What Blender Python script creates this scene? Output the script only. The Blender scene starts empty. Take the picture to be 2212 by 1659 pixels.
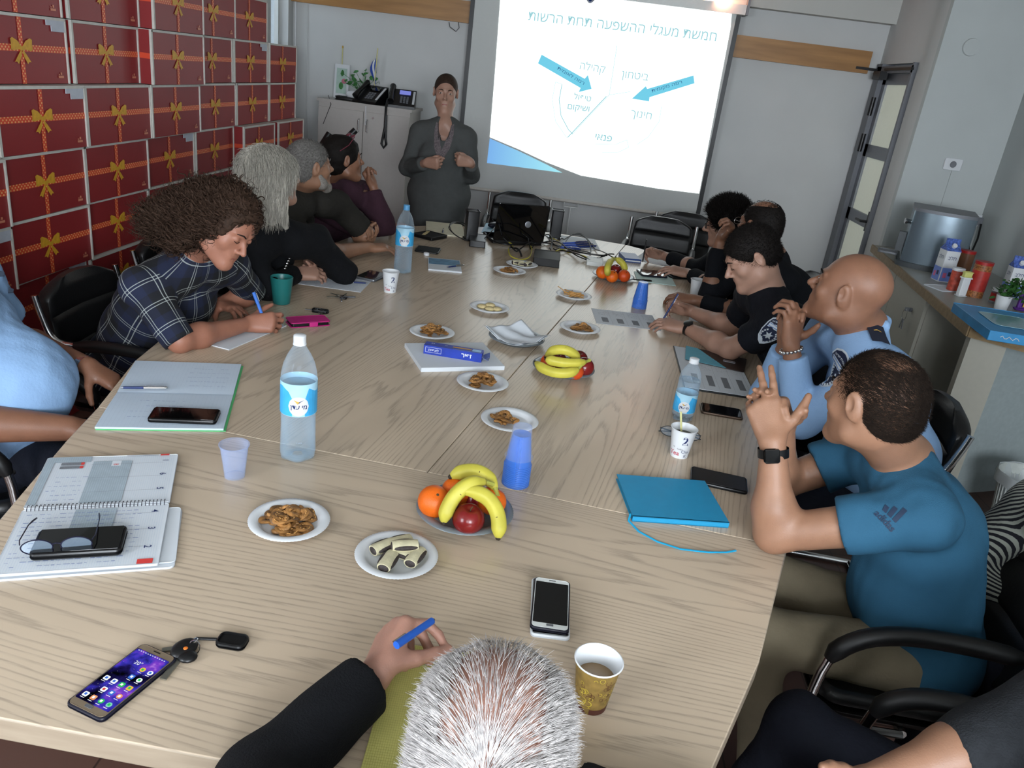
import bpy, math, random
import numpy as np
from mathutils import Vector, Matrix, Quaternion
random.seed(7); rng = np.random.default_rng(7)
SC = bpy.context.scene
COL = SC.collection
PI = math.pi

# ------------------------------------------------------------------ camera
CX, CY, FPX = 1106.0, 829.5, 1679.4386711
RM = np.array([[0.98851831, -0.1448461, 0.04302498],
               [0.093351, 0.36152798, -0.92767619],
               [0.11881555, 0.92104133, 0.37089856]])
CAM = np.array([0.0, 0.0, 1.75])
cam_d = bpy.data.cameras.new('camera'); cam = bpy.data.objects.new('camera', cam_d); COL.objects.link(cam)
cam_d.sensor_width = 36.0; cam_d.lens = FPX / 2212.0 * 36.0; cam_d.clip_start = 0.02
_m = np.eye(4); _m[:3, :3] = RM; _m[:3, 3] = CAM
cam.matrix_world = Matrix(_m.tolist())
SC.camera = cam

def ray(u, v):
    return RM @ np.array([(u - CX) / FPX, -(v - CY) / FPX, -1.0])
def P(u, v, d):                       # the point seen at pixel (u,v), d metres deep
    return CAM + ray(u, v) * d
def on(u, v, ax, val):
    r = ray(u, v); return CAM + r * ((val - CAM[ax]) / r[ax])
TZ = 0.75                             # table height
def T(u, v, z=TZ):                    # the point on the table top seen at (u,v)
    return on(u, v, 2, z)

# ------------------------------------------------------------------ light and exposure
SC.view_settings.view_transform = 'Standard'; SC.view_settings.look = 'None'
SC.view_settings.gamma = 1.0; SC.view_settings.use_curve_mapping = False
SC.view_settings.exposure = 0.22
W = bpy.data.worlds.new('world'); SC.world = W; W.use_nodes = True
bg = W.node_tree.nodes['Background']; bg.inputs[0].default_value = (0.75, 0.85, 1.0, 1); bg.inputs[1].default_value = 0.25

def area_light(name, loc, target, size, size_y, power, col):
    l = bpy.data.lights.new(name, 'AREA'); l.shape = 'RECTANGLE'; l.size = size; l.size_y = size_y
    l.energy = power; l.color = col
    o = bpy.data.objects.new(name, l); COL.objects.link(o); o.location = loc
    o.rotation_euler = (Vector(target) - Vector(loc)).to_track_quat('-Z', 'Y').to_euler()
    return o
# fluorescent ceiling fittings
for lx, ly, pw in ((-0.95, 1.6, 105), (0.75, 1.6, 125), (-0.95, 4.6, 215), (0.8, 4.6, 215), (-0.1, -1.0, 105)):
    area_light('ceiling_lamp_light', (lx, ly, 2.66), (lx, ly, 0), 0.3, 1.2, pw, (1.0, 0.92, 0.82))
# daylight from the windows of the left wall and the wall behind
area_light('window_daylight', (-2.5, -0.9, 1.7), (0.5, 3.0, 0.9), 1.6, 1.2, 100, (0.85, 0.92, 1.0))
area_light('window_daylight', (0.8, -2.3, 1.9), (0.3, 3.5, 1.0), 2.2, 1.2, 215, (0.85, 0.92, 1.0))
# ------------------------------------------------------------------ materials
MATS = {}
def srgb(h):
    if isinstance(h, str):
        h = h.lstrip('#'); c = [int(h[i:i+2], 16) / 255 for i in (0, 2, 4)]
    else: c = list(h)
    return tuple([(x / 12.92 if x <= 0.04045 else ((x + 0.055) / 1.055) ** 2.4) for x in c] + [1.0])
def nd(nt, t, **kw):
    n = nt.nodes.new(t)
    for k, v in kw.items():
        if k.startswith('i_'): n.inputs[k[2:].replace('_', ' ')].default_value = v
        else: setattr(n, k, v)
    return n
def mat(name, col, rough=0.5, metal=0.0, var=0.06, vscale=40.0, bump=0.0, bscale=200.0, spec=0.5,
        trans=0.0, ior=1.45, alpha=1.0, emit=None, estr=0.0, coat=0.0, stretch=(1, 1, 1), sheen=0.0, sss=0.0):
    if name in MATS: return MATS[name]
    m = bpy.data.materials.new(name); m.use_nodes = True; nt = m.node_tree
    b = nt.nodes['Principled BSDF']; c = srgb(col)
    b.inputs['Base Color'].default_value = c
    b.inputs['Roughness'].default_value = rough; b.inputs['Metallic'].default_value = metal
    b.inputs['Specular IOR Level'].default_value = spec; b.inputs['IOR'].default_value = ior
    b.inputs['Transmission Weight'].default_value = trans; b.inputs['Alpha'].default_value = alpha
    b.inputs['Coat Weight'].default_value = coat
    if sheen: b.inputs['Sheen Weight'].default_value = sheen
    if sss:
        b.inputs['Subsurface Weight'].default_value = sss; b.inputs['Subsurface Radius'].default_value = (0.012, 0.004, 0.002)
        b.inputs['Subsurface Scale'].default_value = 1.0
    if emit: b.inputs['Emission Color'].default_value = srgb(emit); b.inputs['Emission Strength'].default_value = estr
    tc = nd(nt, 'ShaderNodeTexCoord'); mp = nd(nt, 'ShaderNodeMapping'); mp.inputs['Scale'].default_value = stretch
    nt.links.new(tc.outputs['Object'], mp.inputs['Vector'])
    if var > 0 and trans < 0.5:
        n = nd(nt, 'ShaderNodeTexNoise'); n.inputs['Scale'].default_value = vscale; n.inputs['Detail'].default_value = 4
        nt.links.new(mp.outputs[0], n.inputs['Vector'])
        r = nd(nt, 'ShaderNodeMapRange'); r.inputs['From Min'].default_value = 0.3; r.inputs['From Max'].default_value = 0.7
        r.inputs['To Min'].default_value = 1 - var; r.inputs['To Max'].default_value = 1 + var
        nt.links.new(n.outputs['Fac'], r.inputs['Value'])
        x = nd(nt, 'ShaderNodeVectorMath', operation='SCALE'); x.inputs[0].default_value = c[:3]
        nt.links.new(r.outputs[0], x.inputs['Scale']); nt.links.new(x.outputs[0], b.inputs['Base Color'])
    if bump > 0:
        n2 = nd(nt, 'ShaderNodeTexNoise'); n2.inputs['Scale'].default_value = bscale; n2.inputs['Detail'].default_value = 3
        nt.links.new(mp.outputs[0], n2.inputs['Vector'])
        bp = nd(nt, 'ShaderNodeBump'); bp.inputs['Strength'].default_value = bump; bp.inputs['Distance'].default_value = 0.004
        nt.links.new(n2.outputs['Fac'], bp.inputs['Height']); nt.links.new(bp.outputs[0], b.inputs['Normal'])
    MATS[name] = m
    return m
def glassy(name, col, alpha=0.25, rough=0.05):
    """thin clear plastic: mostly see-through, with real reflections"""
    if name in MATS: return MATS[name]
    m = bpy.data.materials.new(name); m.use_nodes = True; nt = m.node_tree; nt.nodes.clear()
    out = nd(nt, 'ShaderNodeOutputMaterial'); mx = nd(nt, 'ShaderNodeMixShader')
    tr = nd(nt, 'ShaderNodeBsdfTransparent'); tr.inputs[0].default_value = (0.97, 0.985, 1, 1)
    pb = nd(nt, 'ShaderNodeBsdfPrincipled'); pb.inputs['Base Color'].default_value = srgb(col); pb.inputs['Roughness'].default_value = rough
    lw = nd(nt, 'ShaderNodeLayerWeight'); lw.inputs['Blend'].default_value = 0.25
    mr = nd(nt, 'ShaderNodeMapRange'); mr.inputs['To Min'].default_value = alpha; mr.inputs['To Max'].default_value = min(1, alpha + 0.55)
    nt.links.new(lw.outputs['Facing'], mr.inputs['Value']); nt.links.new(mr.outputs[0], mx.inputs[0])
    nt.links.new(tr.outputs[0], mx.inputs[1]); nt.links.new(pb.outputs[0], mx.inputs[2]); nt.links.new(mx.outputs[0], out.inputs[0])
    MATS[name] = m; return m

# ------------------------------------------------------------------ mesh building
def rotz(a):
    c, s = math.cos(a), math.sin(a); return np.array([[c, -s, 0], [s, c, 0], [0, 0, 1.0]])
def rotx(a):
    c, s = math.cos(a), math.sin(a); return np.array([[1, 0, 0], [0, c, -s], [0, s, c]], float)
def roty(a):
    c, s = math.cos(a), math.sin(a); return np.array([[c, 0, s], [0, 1, 0], [-s, 0, c]], float)
def unit(v):
    v = np.asarray(v, float); return v / max(1e-9, np.linalg.norm(v))
def frame(z, xh=(0, 0, 1)):
    z = unit(z); x = np.asarray(xh, float); x = x - z * (x @ z)
    if np.linalg.norm(x) < 1e-5: x = np.array([1.0, 0, 0]) - z * z[0]
    x = unit(x); return np.stack([x, np.cross(z, x), z], 1)

class MB:
    def __init__(s):
        s.v = []; s.f = []; s.m = []; s.n = 0; s.sm = []
    def add(s, v, f, m=0, smooth=True):
        v = np.asarray(v, float).reshape(-1, 3); o = s.n; s.v.append(v); s.n += len(v)
        for q in f: s.f.append([i + o for i in q]); s.m.append(m); s.sm.append(smooth)
        return s
    def xf(s, R=None, t=None):
        for i, v in enumerate(s.v):
            if R is not None: v = v @ np.asarray(R).T
            if t is not None: v = v + np.asarray(t)
            s.v[i] = v
        return s
    def join(s, o, R=None, t=None, m=None):
        for v in o.v:
            pass
        V = np.concatenate(o.v) if o.v else np.zeros((0, 3))
        if R is not None: V = V @ np.asarray(R).T
        if t is not None: V = V + np.asarray(t)
        off = s.n; s.v.append(V); s.n += len(V)
        for q, mm, sm in zip(o.f, o.m, o.sm):
            s.f.append([i + off for i in q]); s.m.append(mm if m is None else m); s.sm.append(sm)
        return s
    # --- shapes
    def box(s, c, d, R=None, m=0):
        x, y, z = [q / 2 for q in d]
        v = np.array([[-x, -y, -z], [x, -y, -z], [x, y, -z], [-x, y, -z], [-x, -y, z], [x, -y, z], [x, y, z], [-x, y, z]])
        if R is not None: v = v @ np.asarray(R).T
        return s.add(v + np.asarray(c), [(3, 2, 1, 0), (4, 5, 6, 7), (0, 1, 5, 4), (1, 2, 6, 5), (2, 3, 7, 6), (3, 0, 4, 7)], m, False)
    def loft(s, rings, m=0, cap=True, smooth=True, closed=False):
        n = len(rings[0]); V = np.concatenate(rings); F = []
        K = len(rings)
        for k in range(K if closed else K - 1):
            a, b = k * n, ((k + 1) % K) * n
            for i in range(n):
                j = (i + 1) % n; F.append((a + i, a + j, b + j, b + i))
        s.add(V, F, m, smooth)
        if cap and not closed:
            s.f.append([s.n - len(V) + i for i in range(n)][::-1]); s.m.append(m); s.sm.append(False)
            s.f.append([s.n - n + i for i in range(n)]); s.m.append(m); s.sm.append(False)
        return s
    def rbox(s, w, d, h, r=0.01, e=0.002, seg=5, m=0, mt=None, c=(0, 0, 0), R=None, es=2):
        """box with rounded corners (radius r) and softened edges e, base at z=0"""
        def ring(z, ins):
            rr = max(r - ins, 1e-4); pts = []
            for k, (sx, sy) in enumerate(((1, 1), (-1, 1), (-1, -1), (1, -1))):
                for i in range(seg + 1):
                    a = k * PI / 2 + i / seg * PI / 2
                    pts.append((sx * (w / 2 - r) + rr * math.cos(a), sy * (d / 2 - r) + rr * math.sin(a), z))
            return np.array(pts)
        rs = []
        for i in range(es + 1):
            a = PI / 2 * i / es; rs.append(ring(e * (1 - math.sin(a)), e * (1 - math.cos(a))))
        for i in range(es + 1):
            a = PI / 2 * (1 - i / es); rs.append(ring(h - e * (1 - math.sin(a)), e * (1 - math.cos(a))))
        if R is not None: rs = [q @ np.asarray(R).T for q in rs]
        rs = [q + np.asarray(c) for q in rs]
        k = len(s.m); s.loft(rs, m)
        if mt is not None: s.m[-1] = mt
        return s
    def lathe(s, prof, seg=32, c=(0, 0, 0), R=None, m=0, cap=False, fn=None, ms=None):
        rs = []
        for r, z in prof:
            a = np.arange(seg) / seg * 2 * PI
            rr = np.full(seg, max(r, 1e-5)) if fn is None else np.array([fn(r, z, t) for t in a])
            q = np.stack([rr * np.cos(a), rr * np.sin(a), np.full(seg, z)], 1)
            if R is not None: q = q @ np.asarray(R).T
            rs.append(q + np.asarray(c))
        k0 = len(s.m); s.loft(rs, m, cap)
        if ms:
            for i in range(len(prof) - 1):
                for j in range(seg): s.m[k0 + i * seg + j] = ms[i]
        return s
    def tube(s, pts, r, seg=8, m=0, cap=True, flat=1.0):
        pts = np.asarray(pts, float); n = len(pts)
        r = np.full(n, r) if np.isscalar(r) else np.asarray(r)
        tg = np.gradient(pts, axis=0); tg /= np.maximum(1e-9, np.linalg.norm(tg, axis=1))[:, None]
        F = frame(tg[0], (0, 0, 1) if abs(tg[0][2]) < 0.9 else (1, 0, 0)); x = F[:, 0]; rs = []
        for i in range(n):
            x = x - tg[i] * (x @ tg[i]); x = unit(x); y = np.cross(tg[i], x)
            a = np.arange(seg) / seg * 2 * PI
            rs.append(pts[i] + r[i] * (np.cos(a)[:, None] * x * flat + np.sin(a)[:, None] * y))
        return s.loft(rs, m, cap)
    def ell(s, c, rad, R=None, seg=16, rings=10, m=0):
        prof = [(math.sin(PI * i / rings), -math.cos(PI * i / rings)) for i in range(rings + 1)]
        b = MB().lathe(prof, seg); V = np.concatenate(b.v) * np.asarray(rad)
        if R is not None: V = V @ np.asarray(R).T
        b.v = [V + np.asarray(c)]; return s.join(b, m=m)
    def poly(s, pts, z0, z1, m=0, mside=None, c=(0, 0, 0), R=None):
        p = np.asarray(pts, float); n = len(p)
        ar = 0.5 * np.sum(p[:, 0] * np.roll(p[:, 1], -1) - np.roll(p[:, 0], -1) * p[:, 1])
        if ar < 0: p = p[::-1]
        V = np.concatenate([np.c_[p, np.full(n, z0)], np.c_[p, np.full(n, z1)]])
        if R is not None: V = V @ np.asarray(R).T
        V = V + np.asarray(c)
        s.add(V, [tuple(range(n))[::-1], tuple(range(n, 2 * n))], m, False)
        o = s.n - 2 * n
        for i in range(n):
            j = (i + 1) % n; s.f.append([o + i, o + j, o + n + j, o + n + i]); s.m.append(m if mside is None else mside); s.sm.append(False)
        return s
    def rect(s, x0, x1, y0, y1, z, m=0, c=(0, 0, 0), R=None):
        V = np.array([(x0, y0, z), (x1, y0, z), (x1, y1, z), (x0, y1, z)], float)
        if R is not None: V = V @ np.asarray(R).T
        return s.add(V + np.asarray(c), [(0, 1, 2, 3)], m, False)
    def text(s, body, size, c=(0, 0, 0), R=None, m=0, depth=0.0, center=True, sx=1.0, off=0.0):
        V, F = text_mesh(body, off); V = V.copy()
        if len(V) == 0: return s
        if center: V[:, 0] -= (V[:, 0].min() + V[:, 0].max()) / 2; V[:, 1] -= (V[:, 1].min() + V[:, 1].max()) / 2
        V *= size; V[:, 0] *= sx; V[:, 2] = depth
        if R is not None: V = V @ np.asarray(R).T
        return s.add(V + np.asarray(c), F, m, False)
    def mesh(s, name, mats):
        me = bpy.data.meshes.new(name)
        V = np.concatenate(s.v) if s.v else np.zeros((0, 3))
        L = np.fromiter((len(q) for q in s.f), int, len(s.f)); idx = np.fromiter((i for q in s.f for i in q), int, int(L.sum()))
        me.vertices.add(len(V)); me.vertices.foreach_set('co', V.ravel())
        me.loops.add(len(idx)); me.loops.foreach_set('vertex_index', idx)
        me.polygons.add(len(L)); me.polygons.foreach_set('loop_start', np.concatenate([[0], np.cumsum(L)[:-1]]) if len(L) else [])
        me.polygons.foreach_set('loop_total', L); me.polygons.foreach_set('material_index', s.m)
        me.polygons.foreach_set('use_smooth', s.sm)
        for mm in (mats if isinstance(mats, (list, tuple)) else [mats]): me.materials.append(mm)
        me.update(calc_edges=True); me.validate()
        return me

_TC = {}
def text_mesh(body, off=0.0):
    k = (body, off)
    if k in _TC: return _TC[k]
    cu = bpy.data.curves.new('t', 'FONT'); cu.body = body; cu.size = 1.0; cu.resolution_u = 3; cu.offset = off
    o = bpy.data.objects.new('t', cu); COL.objects.link(o); dg = bpy.context.evaluated_depsgraph_get()
    me = bpy.data.meshes.new_from_object(o.evaluated_get(dg))
    V = np.array([v.co[:] for v in me.vertices]).reshape(-1, 3); F = [tuple(p.vertices) for p in me.polygons]
    bpy.data.objects.remove(o); bpy.data.curves.remove(cu); bpy.data.meshes.remove(me)
    _TC[k] = (V, F); return _TC[k]
def heb(s):                            # right-to-left run, laid out for a left-to-right typesetter
    return s[::-1]

# ------------------------------------------------------------------ objects
def sharpen(me, ang=40):
    me.set_sharp_from_angle(angle=math.radians(ang))
def part(name, mb, mats, parent=None, label=None, kind=None, sharp=True):
    me = mb.mesh(name, mats) if isinstance(mb, MB) else mb
    if sharp: sharpen(me)
    o = bpy.data.objects.new(name, me); COL.objects.link(o)
    if parent is not None: o.parent = parent
    if label: o['label'] = label
    if kind: o['kind'] = kind
    return o
def thing(name, label, cat, loc=(0, 0, 0), rz=0.0, group=None, R=None):
    o = bpy.data.objects.new(name, None); COL.objects.link(o); o.empty_display_size = 0.05
    if R is not None:
        m = np.eye(4); m[:3, :3] = R; m[:3, 3] = loc; o.matrix_world = Matrix(m.tolist())
    else:
        o.location = [float(q) for q in loc]; o.rotation_euler = (0, 0, rz)
    o['label'] = label; o['category'] = cat
    if group: o['group'] = group
    return o
def solo(name, mb, mats, label, cat, loc=(0, 0, 0), rz=0.0, group=None, R=None, kind=None):
    o = part(name, mb, mats)
    if R is not None:
        m = np.eye(4); m[:3, :3] = R; m[:3, 3] = loc; o.matrix_world = Matrix(m.tolist())
    else:
        o.location = [float(q) for q in loc]; o.rotation_euler = (0, 0, rz)
    o['label'] = label; o['category'] = cat
    if group: o['group'] = group
    if kind: o['kind'] = kind
    return o
def struct(name, mb, mats, parent=None):
    o = part(name, mb, mats, parent)
    if parent is None: o['kind'] = 'structure'
    return o
def dup(root, loc, rz, label, group=None):
    r = root.copy(); COL.objects.link(r); r.location = [float(q) for q in loc]; r.rotation_euler = (0, 0, rz); r['label'] = label
    if group: r['group'] = group
    for ch in list(root.children):
        c = ch.copy(); COL.objects.link(c); c.parent = r
        for g in ch.children:
            d = g.copy(); COL.objects.link(d); d.parent = c
    return r
def ang(p, q):
    return math.atan2(q[1] - p[1], q[0] - p[0])
# ------------------------------------------------------------------ the room
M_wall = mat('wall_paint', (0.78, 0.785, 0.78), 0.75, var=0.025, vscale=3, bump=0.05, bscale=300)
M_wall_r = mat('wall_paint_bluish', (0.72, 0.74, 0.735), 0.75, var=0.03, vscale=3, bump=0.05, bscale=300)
M_ceil = mat('ceiling_paint', (0.76, 0.76, 0.74), 0.8, var=0.02, vscale=3)
M_white = mat('white_plastic', (0.85, 0.86, 0.85), 0.45, var=0.02)
M_blk = mat('black_plastic', (0.06, 0.06, 0.065), 0.35, var=0.1)
M_blkgl = mat('black_glass', (0.03, 0.03, 0.035), 0.08, var=0.0, coat=0.5)
M_chrome = mat('chrome', (0.8, 0.8, 0.8), 0.15, 1.0, var=0.02)
M_alu = mat('brushed_aluminium', (0.52, 0.53, 0.55), 0.4, 0.7, var=0.05, stretch=(1, 1, 20))
M_grey = mat('grey_frame', (0.46, 0.47, 0.49), 0.5, 0.2, var=0.03)

def floor_mat():
    m = bpy.data.materials.new('brown_floor_tiles'); m.use_nodes = True; nt = m.node_tree; b = nt.nodes['Principled BSDF']
    tc = nd(nt, 'ShaderNodeTexCoord'); br = nd(nt, 'ShaderNodeTexBrick', offset=0.0)
    br.inputs['Scale'].default_value = 1.0; br.inputs['Brick Width'].default_value = 0.33; br.inputs['Row Height'].default_value = 0.33
    br.inputs['Mortar Size'].default_value = 0.003
    br.inputs['Color1'].default_value = srgb('#5d4238'); br.inputs['Color2'].default_value = srgb('#553b32'); br.inputs['Mortar'].default_value = srgb('#3a2a24')
    nt.links.new(tc.outputs['Object'], br.inputs['Vector']); nt.links.new(br.outputs[0], b.inputs['Base Color']); b.inputs['Roughness'].default_value = 0.4
    return m
YF, XL, ZC = 7.05, -2.56, 2.62
def wx(y): return 2.88 - 0.12 * (5.85 - y)          # the slightly skewed right wall
fl = MB().box((0.2, 2.2, -0.05), (6.4, 10.4, 0.1)); struct('floor', fl, floor_mat())
struct('ceiling', MB().box((0.2, 2.2, ZC + 0.05), (6.4, 10.4, 0.1)), M_ceil)
# left wall with a window opening high beside the far corner
wl = MB(); wb = (6.55, 6.93); wz = (1.55, 2.45)
wl.box((XL - 0.1, (-3 + wb[0]) / 2, ZC / 2), (0.2, wb[0] + 3, ZC)); wl.box((XL - 0.1, (wb[1] + YF + 0.2) / 2, ZC / 2), (0.2, YF + 0.2 - wb[1], ZC))
wl.box((XL - 0.1, sum(wb) / 2, wz[0] / 2), (0.2, wb[1] - wb[0], wz[0])); wl.box((XL - 0.1, sum(wb) / 2, (wz[1] + ZC) / 2), (0.2, wb[1] - wb[0], ZC - wz[1]))
struct('wall_left', wl, M_wall)
struct('wall_back', MB().box((0.2, -3.0, ZC / 2), (6.4, 0.2, ZC)), M_wall)
struct('wall_far', MB().box(((XL + 2.3) / 2, YF + 0.1, ZC / 2), (2.3 - XL + 0.4, 0.2, ZC)), M_wall)
w1 = thing('window_1', 'x', 'window'); del w1['label']; del w1['category']; w1['kind'] = 'structure'
g = MB(); cy = sum(wb) / 2; cz = sum(wz) / 2; hw = (wb[1] - wb[0]) / 2; hh = (wz[1] - wz[0]) / 2
for s in (-1, 1):
    g.box((XL - 0.1, cy + s * (hw - 0.015), cz), (0.05, 0.03, 2 * hh)); g.box((XL - 0.1, cy, cz + s * (hh - 0.015)), (0.05, 2 * hw, 0.03))
part('window_frame', g, M_white, w1)
part('window_glass', MB().box((XL - 0.11, cy, cz), (0.006, 2 * hw - 0.05, 2 * hh - 0.05)), glassy('window_pane', (0.9, 0.95, 1), 0.08), w1)
# the bright day outside that window
M_day = mat('daylight_sky', (0.9, 0.95, 1), 1.0, var=0, emit=(0.93, 0.97, 1.0), estr=1.6)
solo('daylight_sky', MB().box((XL - 0.9, cy + 0.1, cz), (0.02, 3.0, 2.6)), M_day, 'overexposed white daylight outside the small window beyond the red boxes', 'sky')

# right side: door wall, kitchenette wall and skewed side wall
wr = MB(); yd0, yd1, zd = 6.24, 7.0, 2.15
XR = 2.3
wr.box((XR + 0.1, (yd1 + YF + 0.2) / 2, ZC / 2), (0.2, YF + 0.2 - yd1, ZC))
wr.box((XR + 0.1, (yd0 + yd1) / 2, (zd + ZC) / 2), (0.2, yd1 - yd0, ZC - zd))
wr.poly([(XR, yd0), (XR, 6.15), (2.262, 6.04), (2.262, 5.9), (XR + 0.2, 5.9), (XR + 0.2, yd0)], 0, ZC)
struct('wall_right_door', wr, M_wall)
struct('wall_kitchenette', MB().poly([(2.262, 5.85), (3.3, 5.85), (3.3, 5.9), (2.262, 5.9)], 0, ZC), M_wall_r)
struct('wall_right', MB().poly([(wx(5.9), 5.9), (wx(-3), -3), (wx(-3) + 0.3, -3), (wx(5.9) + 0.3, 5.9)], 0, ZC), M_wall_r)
# wooden beams on the far wall
def wood(name, a, b, scale=1.0, axis=0, rough=0.45, ring=9.0):
    if name in MATS: return MATS[name]
    m = bpy.data.materials.new(name); m.use_nodes = True; nt = m.node_tree; bs = nt.nodes['Principled BSDF']
    tc = nd(nt, 'ShaderNodeTexCoord'); mp = nd(nt, 'ShaderNodeMapping'); sc = [6.0 * scale] * 3; sc[axis] = 0.6 * scale
    mp.inputs['Scale'].default_value = sc; nt.links.new(tc.outputs['Object'], mp.inputs[0])
    n = nd(nt, 'ShaderNodeTexNoise'); n.inputs['Scale'].default_value = 3; n.inputs['Detail'].default_value = 6; nt.links.new(mp.outputs[0], n.inputs[0])
    cr = nd(nt, 'ShaderNodeValToRGB'); cr.color_ramp.elements[0].position = 0.3; cr.color_ramp.elements[1].position = 0.72
    cr.color_ramp.elements[0].color = srgb(a); cr.color_ramp.elements[1].color = srgb(b)
    nt.links.new(n.outputs[0], cr.inputs[0]); nt.links.new(cr.outputs[0], bs.inputs['Base Color']); bs.inputs['Roughness'].default_value = rough
    MATS[name] = m; return m
M_beam = wood('orange_pine', '#8f6434', '#b28249')
struct('trim_1', MB().box(((XL + 2.2) / 2, YF - 0.03, 2.152), (2.2 - XL, 0.06, 0.165)), M_beam)
struct('trim_2', MB().box((0.2, YF - 0.06, ZC - 0.09), (5.0, 0.12, 0.18)), M_ceil)
# baseboards
struct('baseboard_right', MB().poly([(wx(3.4), 3.4), (wx(-3), -3), (wx(-3) - 0.012, -3), (wx(3.4) - 0.012, 3.4)], 0, 0.07), mat('skirting', (0.5, 0.45, 0.42), 0.6))

# ------------------------------------------------------------------ door in the right wall
dr = thing('door_1', 'x', 'x'); del dr['label']; del dr['category']; dr['kind'] = 'structure'
X = XR - 0.004
fr = MB()
fr.box((XR + 0.02, yd1 - 0.04, zd / 2), (0.1, 0.12, zd)); fr.box((XR + 0.02, (yd0 + yd1) / 2, zd - 0.045), (0.1, yd1 - yd0, 0.05)); fr.box((XR + 0.02, yd0 + 0.02, zd / 2), (0.1, 0.03, zd))
part('door_frame', fr, M_grey, dr)
lf = MB(); y0, y1 = yd0 + 0.035, yd1 - 0.1
lf.box((XR + 0.03, y1 - 0.035, zd / 2), (0.045, 0.07, zd - 0.1)); lf.box((XR + 0.03, y0 + 0.02, zd / 2), (0.045, 0.04, zd - 0.1))
for a, b in ((2.0, 2.09), (1.45, 1.545), (0.94, 1.035), (0.42, 0.5), (0.02, 0.1)): lf.box((XR + 0.03, (y0 + y1) / 2, (a + b) / 2), (0.045, y1 - y0, b - a))
part('door_leaf', lf, M_alu, dr)
M_frost = mat('milky_glass', (0.80, 0.82, 0.76), 0.35, var=0.02, emit=(0.8, 0.82, 0.76), estr=0.22)  # faint emission added to the panes, imitating corridor light from behind
for a, b in ((1.545, 2.0), (1.035, 1.45), (0.5, 0.94), (0.1, 0.42)):
    part('glass_panel', MB().box((XR + 0.035, (y0 + y1) / 2, (a + b) / 2), (0.02, y1 - y0 - 0.1, b - a)), M_frost, dr)
part('door_closer', MB().box((XR - 0.05, yd1 - 0.17, 2.06), (0.06, 0.16, 0.06)).box((XR - 0.04, yd1 - 0.5, 2.105), (0.02, 0.55, 0.018)).box((XR - 0.1, yd1 + 0.0, 2.105), (0.2, 0.03, 0.02)), M_blk, dr)
for z in (1.83, 1.55): part('hinge', MB().tube([(XR - 0.03, yd1 - 0.11, z - 0.07), (XR - 0.03, yd1 - 0.11, z + 0.07)], 0.018, 10), M_blk, dr)
part('door_handle', MB().box((XR - 0.01, y0 + 0.03, 1.0), (0.02, 0.05, 0.15)).tube([(XR - 0.02, y0 + 0.03, 1.0), (XR - 0.07, y0 + 0.03, 1.0), (XR - 0.07, y0 + 0.14, 1.0)], 0.01), M_blk, dr)

# ------------------------------------------------------------------ projection screen
YS = 6.9
sroot = thing('projection_screen', 'large pull-down projection screen showing a bright slide on the far wall', 'screen', (0.05, YS, 0.8))
def sc(mb): return mb.xf(t=(-0.05, -YS, -0.8))
X0, X1, Z0, Z1 = -1.045, 1.10, 0.765, 2.37
part('screen_fabric', sc(MB().box(((X0 + X1) / 2, YS, (Z0 + Z1) / 2), (X1 - X0 - 0.07, 0.003, Z1 - Z0))), mat('screen_fabric', (0.78, 0.79, 0.78), 0.9, var=0.01), sroot)
for s, xx in ((-1, X0 + 0.017), (1, X1 - 0.017)):
    part('black_border', sc(MB().box((xx, YS, (Z0 + Z1) / 2 + 0.01), (0.036, 0.005, Z1 - Z0 - 0.03))), M_blk, sroot)
part('bottom_bar', sc(MB().tube([(X0, YS, Z0), (X1, YS, Z0)], 0.014, 10)), mat('bar_white', (0.78, 0.76, 0.73), 0.5), sroot)
part('pull_handle', sc(MB().tube([(-0.07, YS, Z0 - 0.01), (-0.07, YS, Z0 - 0.05), (0.05, YS, Z0 - 0.05), (0.05, YS, Z0 - 0.01)], 0.006, 6).tube([(-0.01, YS, Z0 - 0.05), (-0.01, YS, Z0 - 0.30)], 0.005, 6)), M_white, sroot)
part('roller_case', sc(MB().box(((X0 + X1) / 2, YS, Z1 + 0.035), (X1 - X0 + 0.05, 0.07, 0.07))), M_white, sroot)
for s in (-1, 1): part('bracket', sc(MB().box(((X0 + X1) / 2 + s * 1.11, YS + 0.045, Z1 + 0.06), (0.02, 0.17, 0.12))), M_grey, sroot)
# the projected slide (light on the fabric)
def em(name, col, s):
    m = bpy.data.materials.new(name); m.use_nodes = True; nt = m.node_tree; nt.nodes.clear()
    o = nd(nt, 'ShaderNodeOutputMaterial'); e = nd(nt, 'ShaderNodeEmission'); e.inputs[0].default_value = srgb(col); e.inputs[1].default_value = s
    nt.links.new(e.outputs[0], o.inputs[0]); return m
E_w = em('slide_white', (0.97, 1.0, 1.0), 1.6); E_t = em('slide_text', (0.60, 0.80, 0.83), 0.9); E_a = em('slide_arrow', (0.45, 0.80, 0.90), 0.9)
E_n = em('slide_ink', (0.22, 0.42, 0.58), 0.9); E_l = em('slide_line', (0.78, 0.92, 0.93), 0.9)
mb_ = bpy.data.materials.new('slide_blue'); mb_.use_nodes = True; nt = mb_.node_tree; nt.nodes.clear()
o_ = nd(nt, 'ShaderNodeOutputMaterial'); e_ = nd(nt, 'ShaderNodeEmission'); tc = nd(nt, 'ShaderNodeTexCoord'); sx = nd(nt, 'ShaderNodeSeparateXYZ'); cr = nd(nt, 'ShaderNodeValToRGB')
nt.links.new(tc.outputs['Object'], sx.inputs[0]); mr = nd(nt, 'ShaderNodeMapRange'); mr.inputs['From Min'].default_value = -0.83; mr.inputs['From Max'].default_value = -0.2
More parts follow.
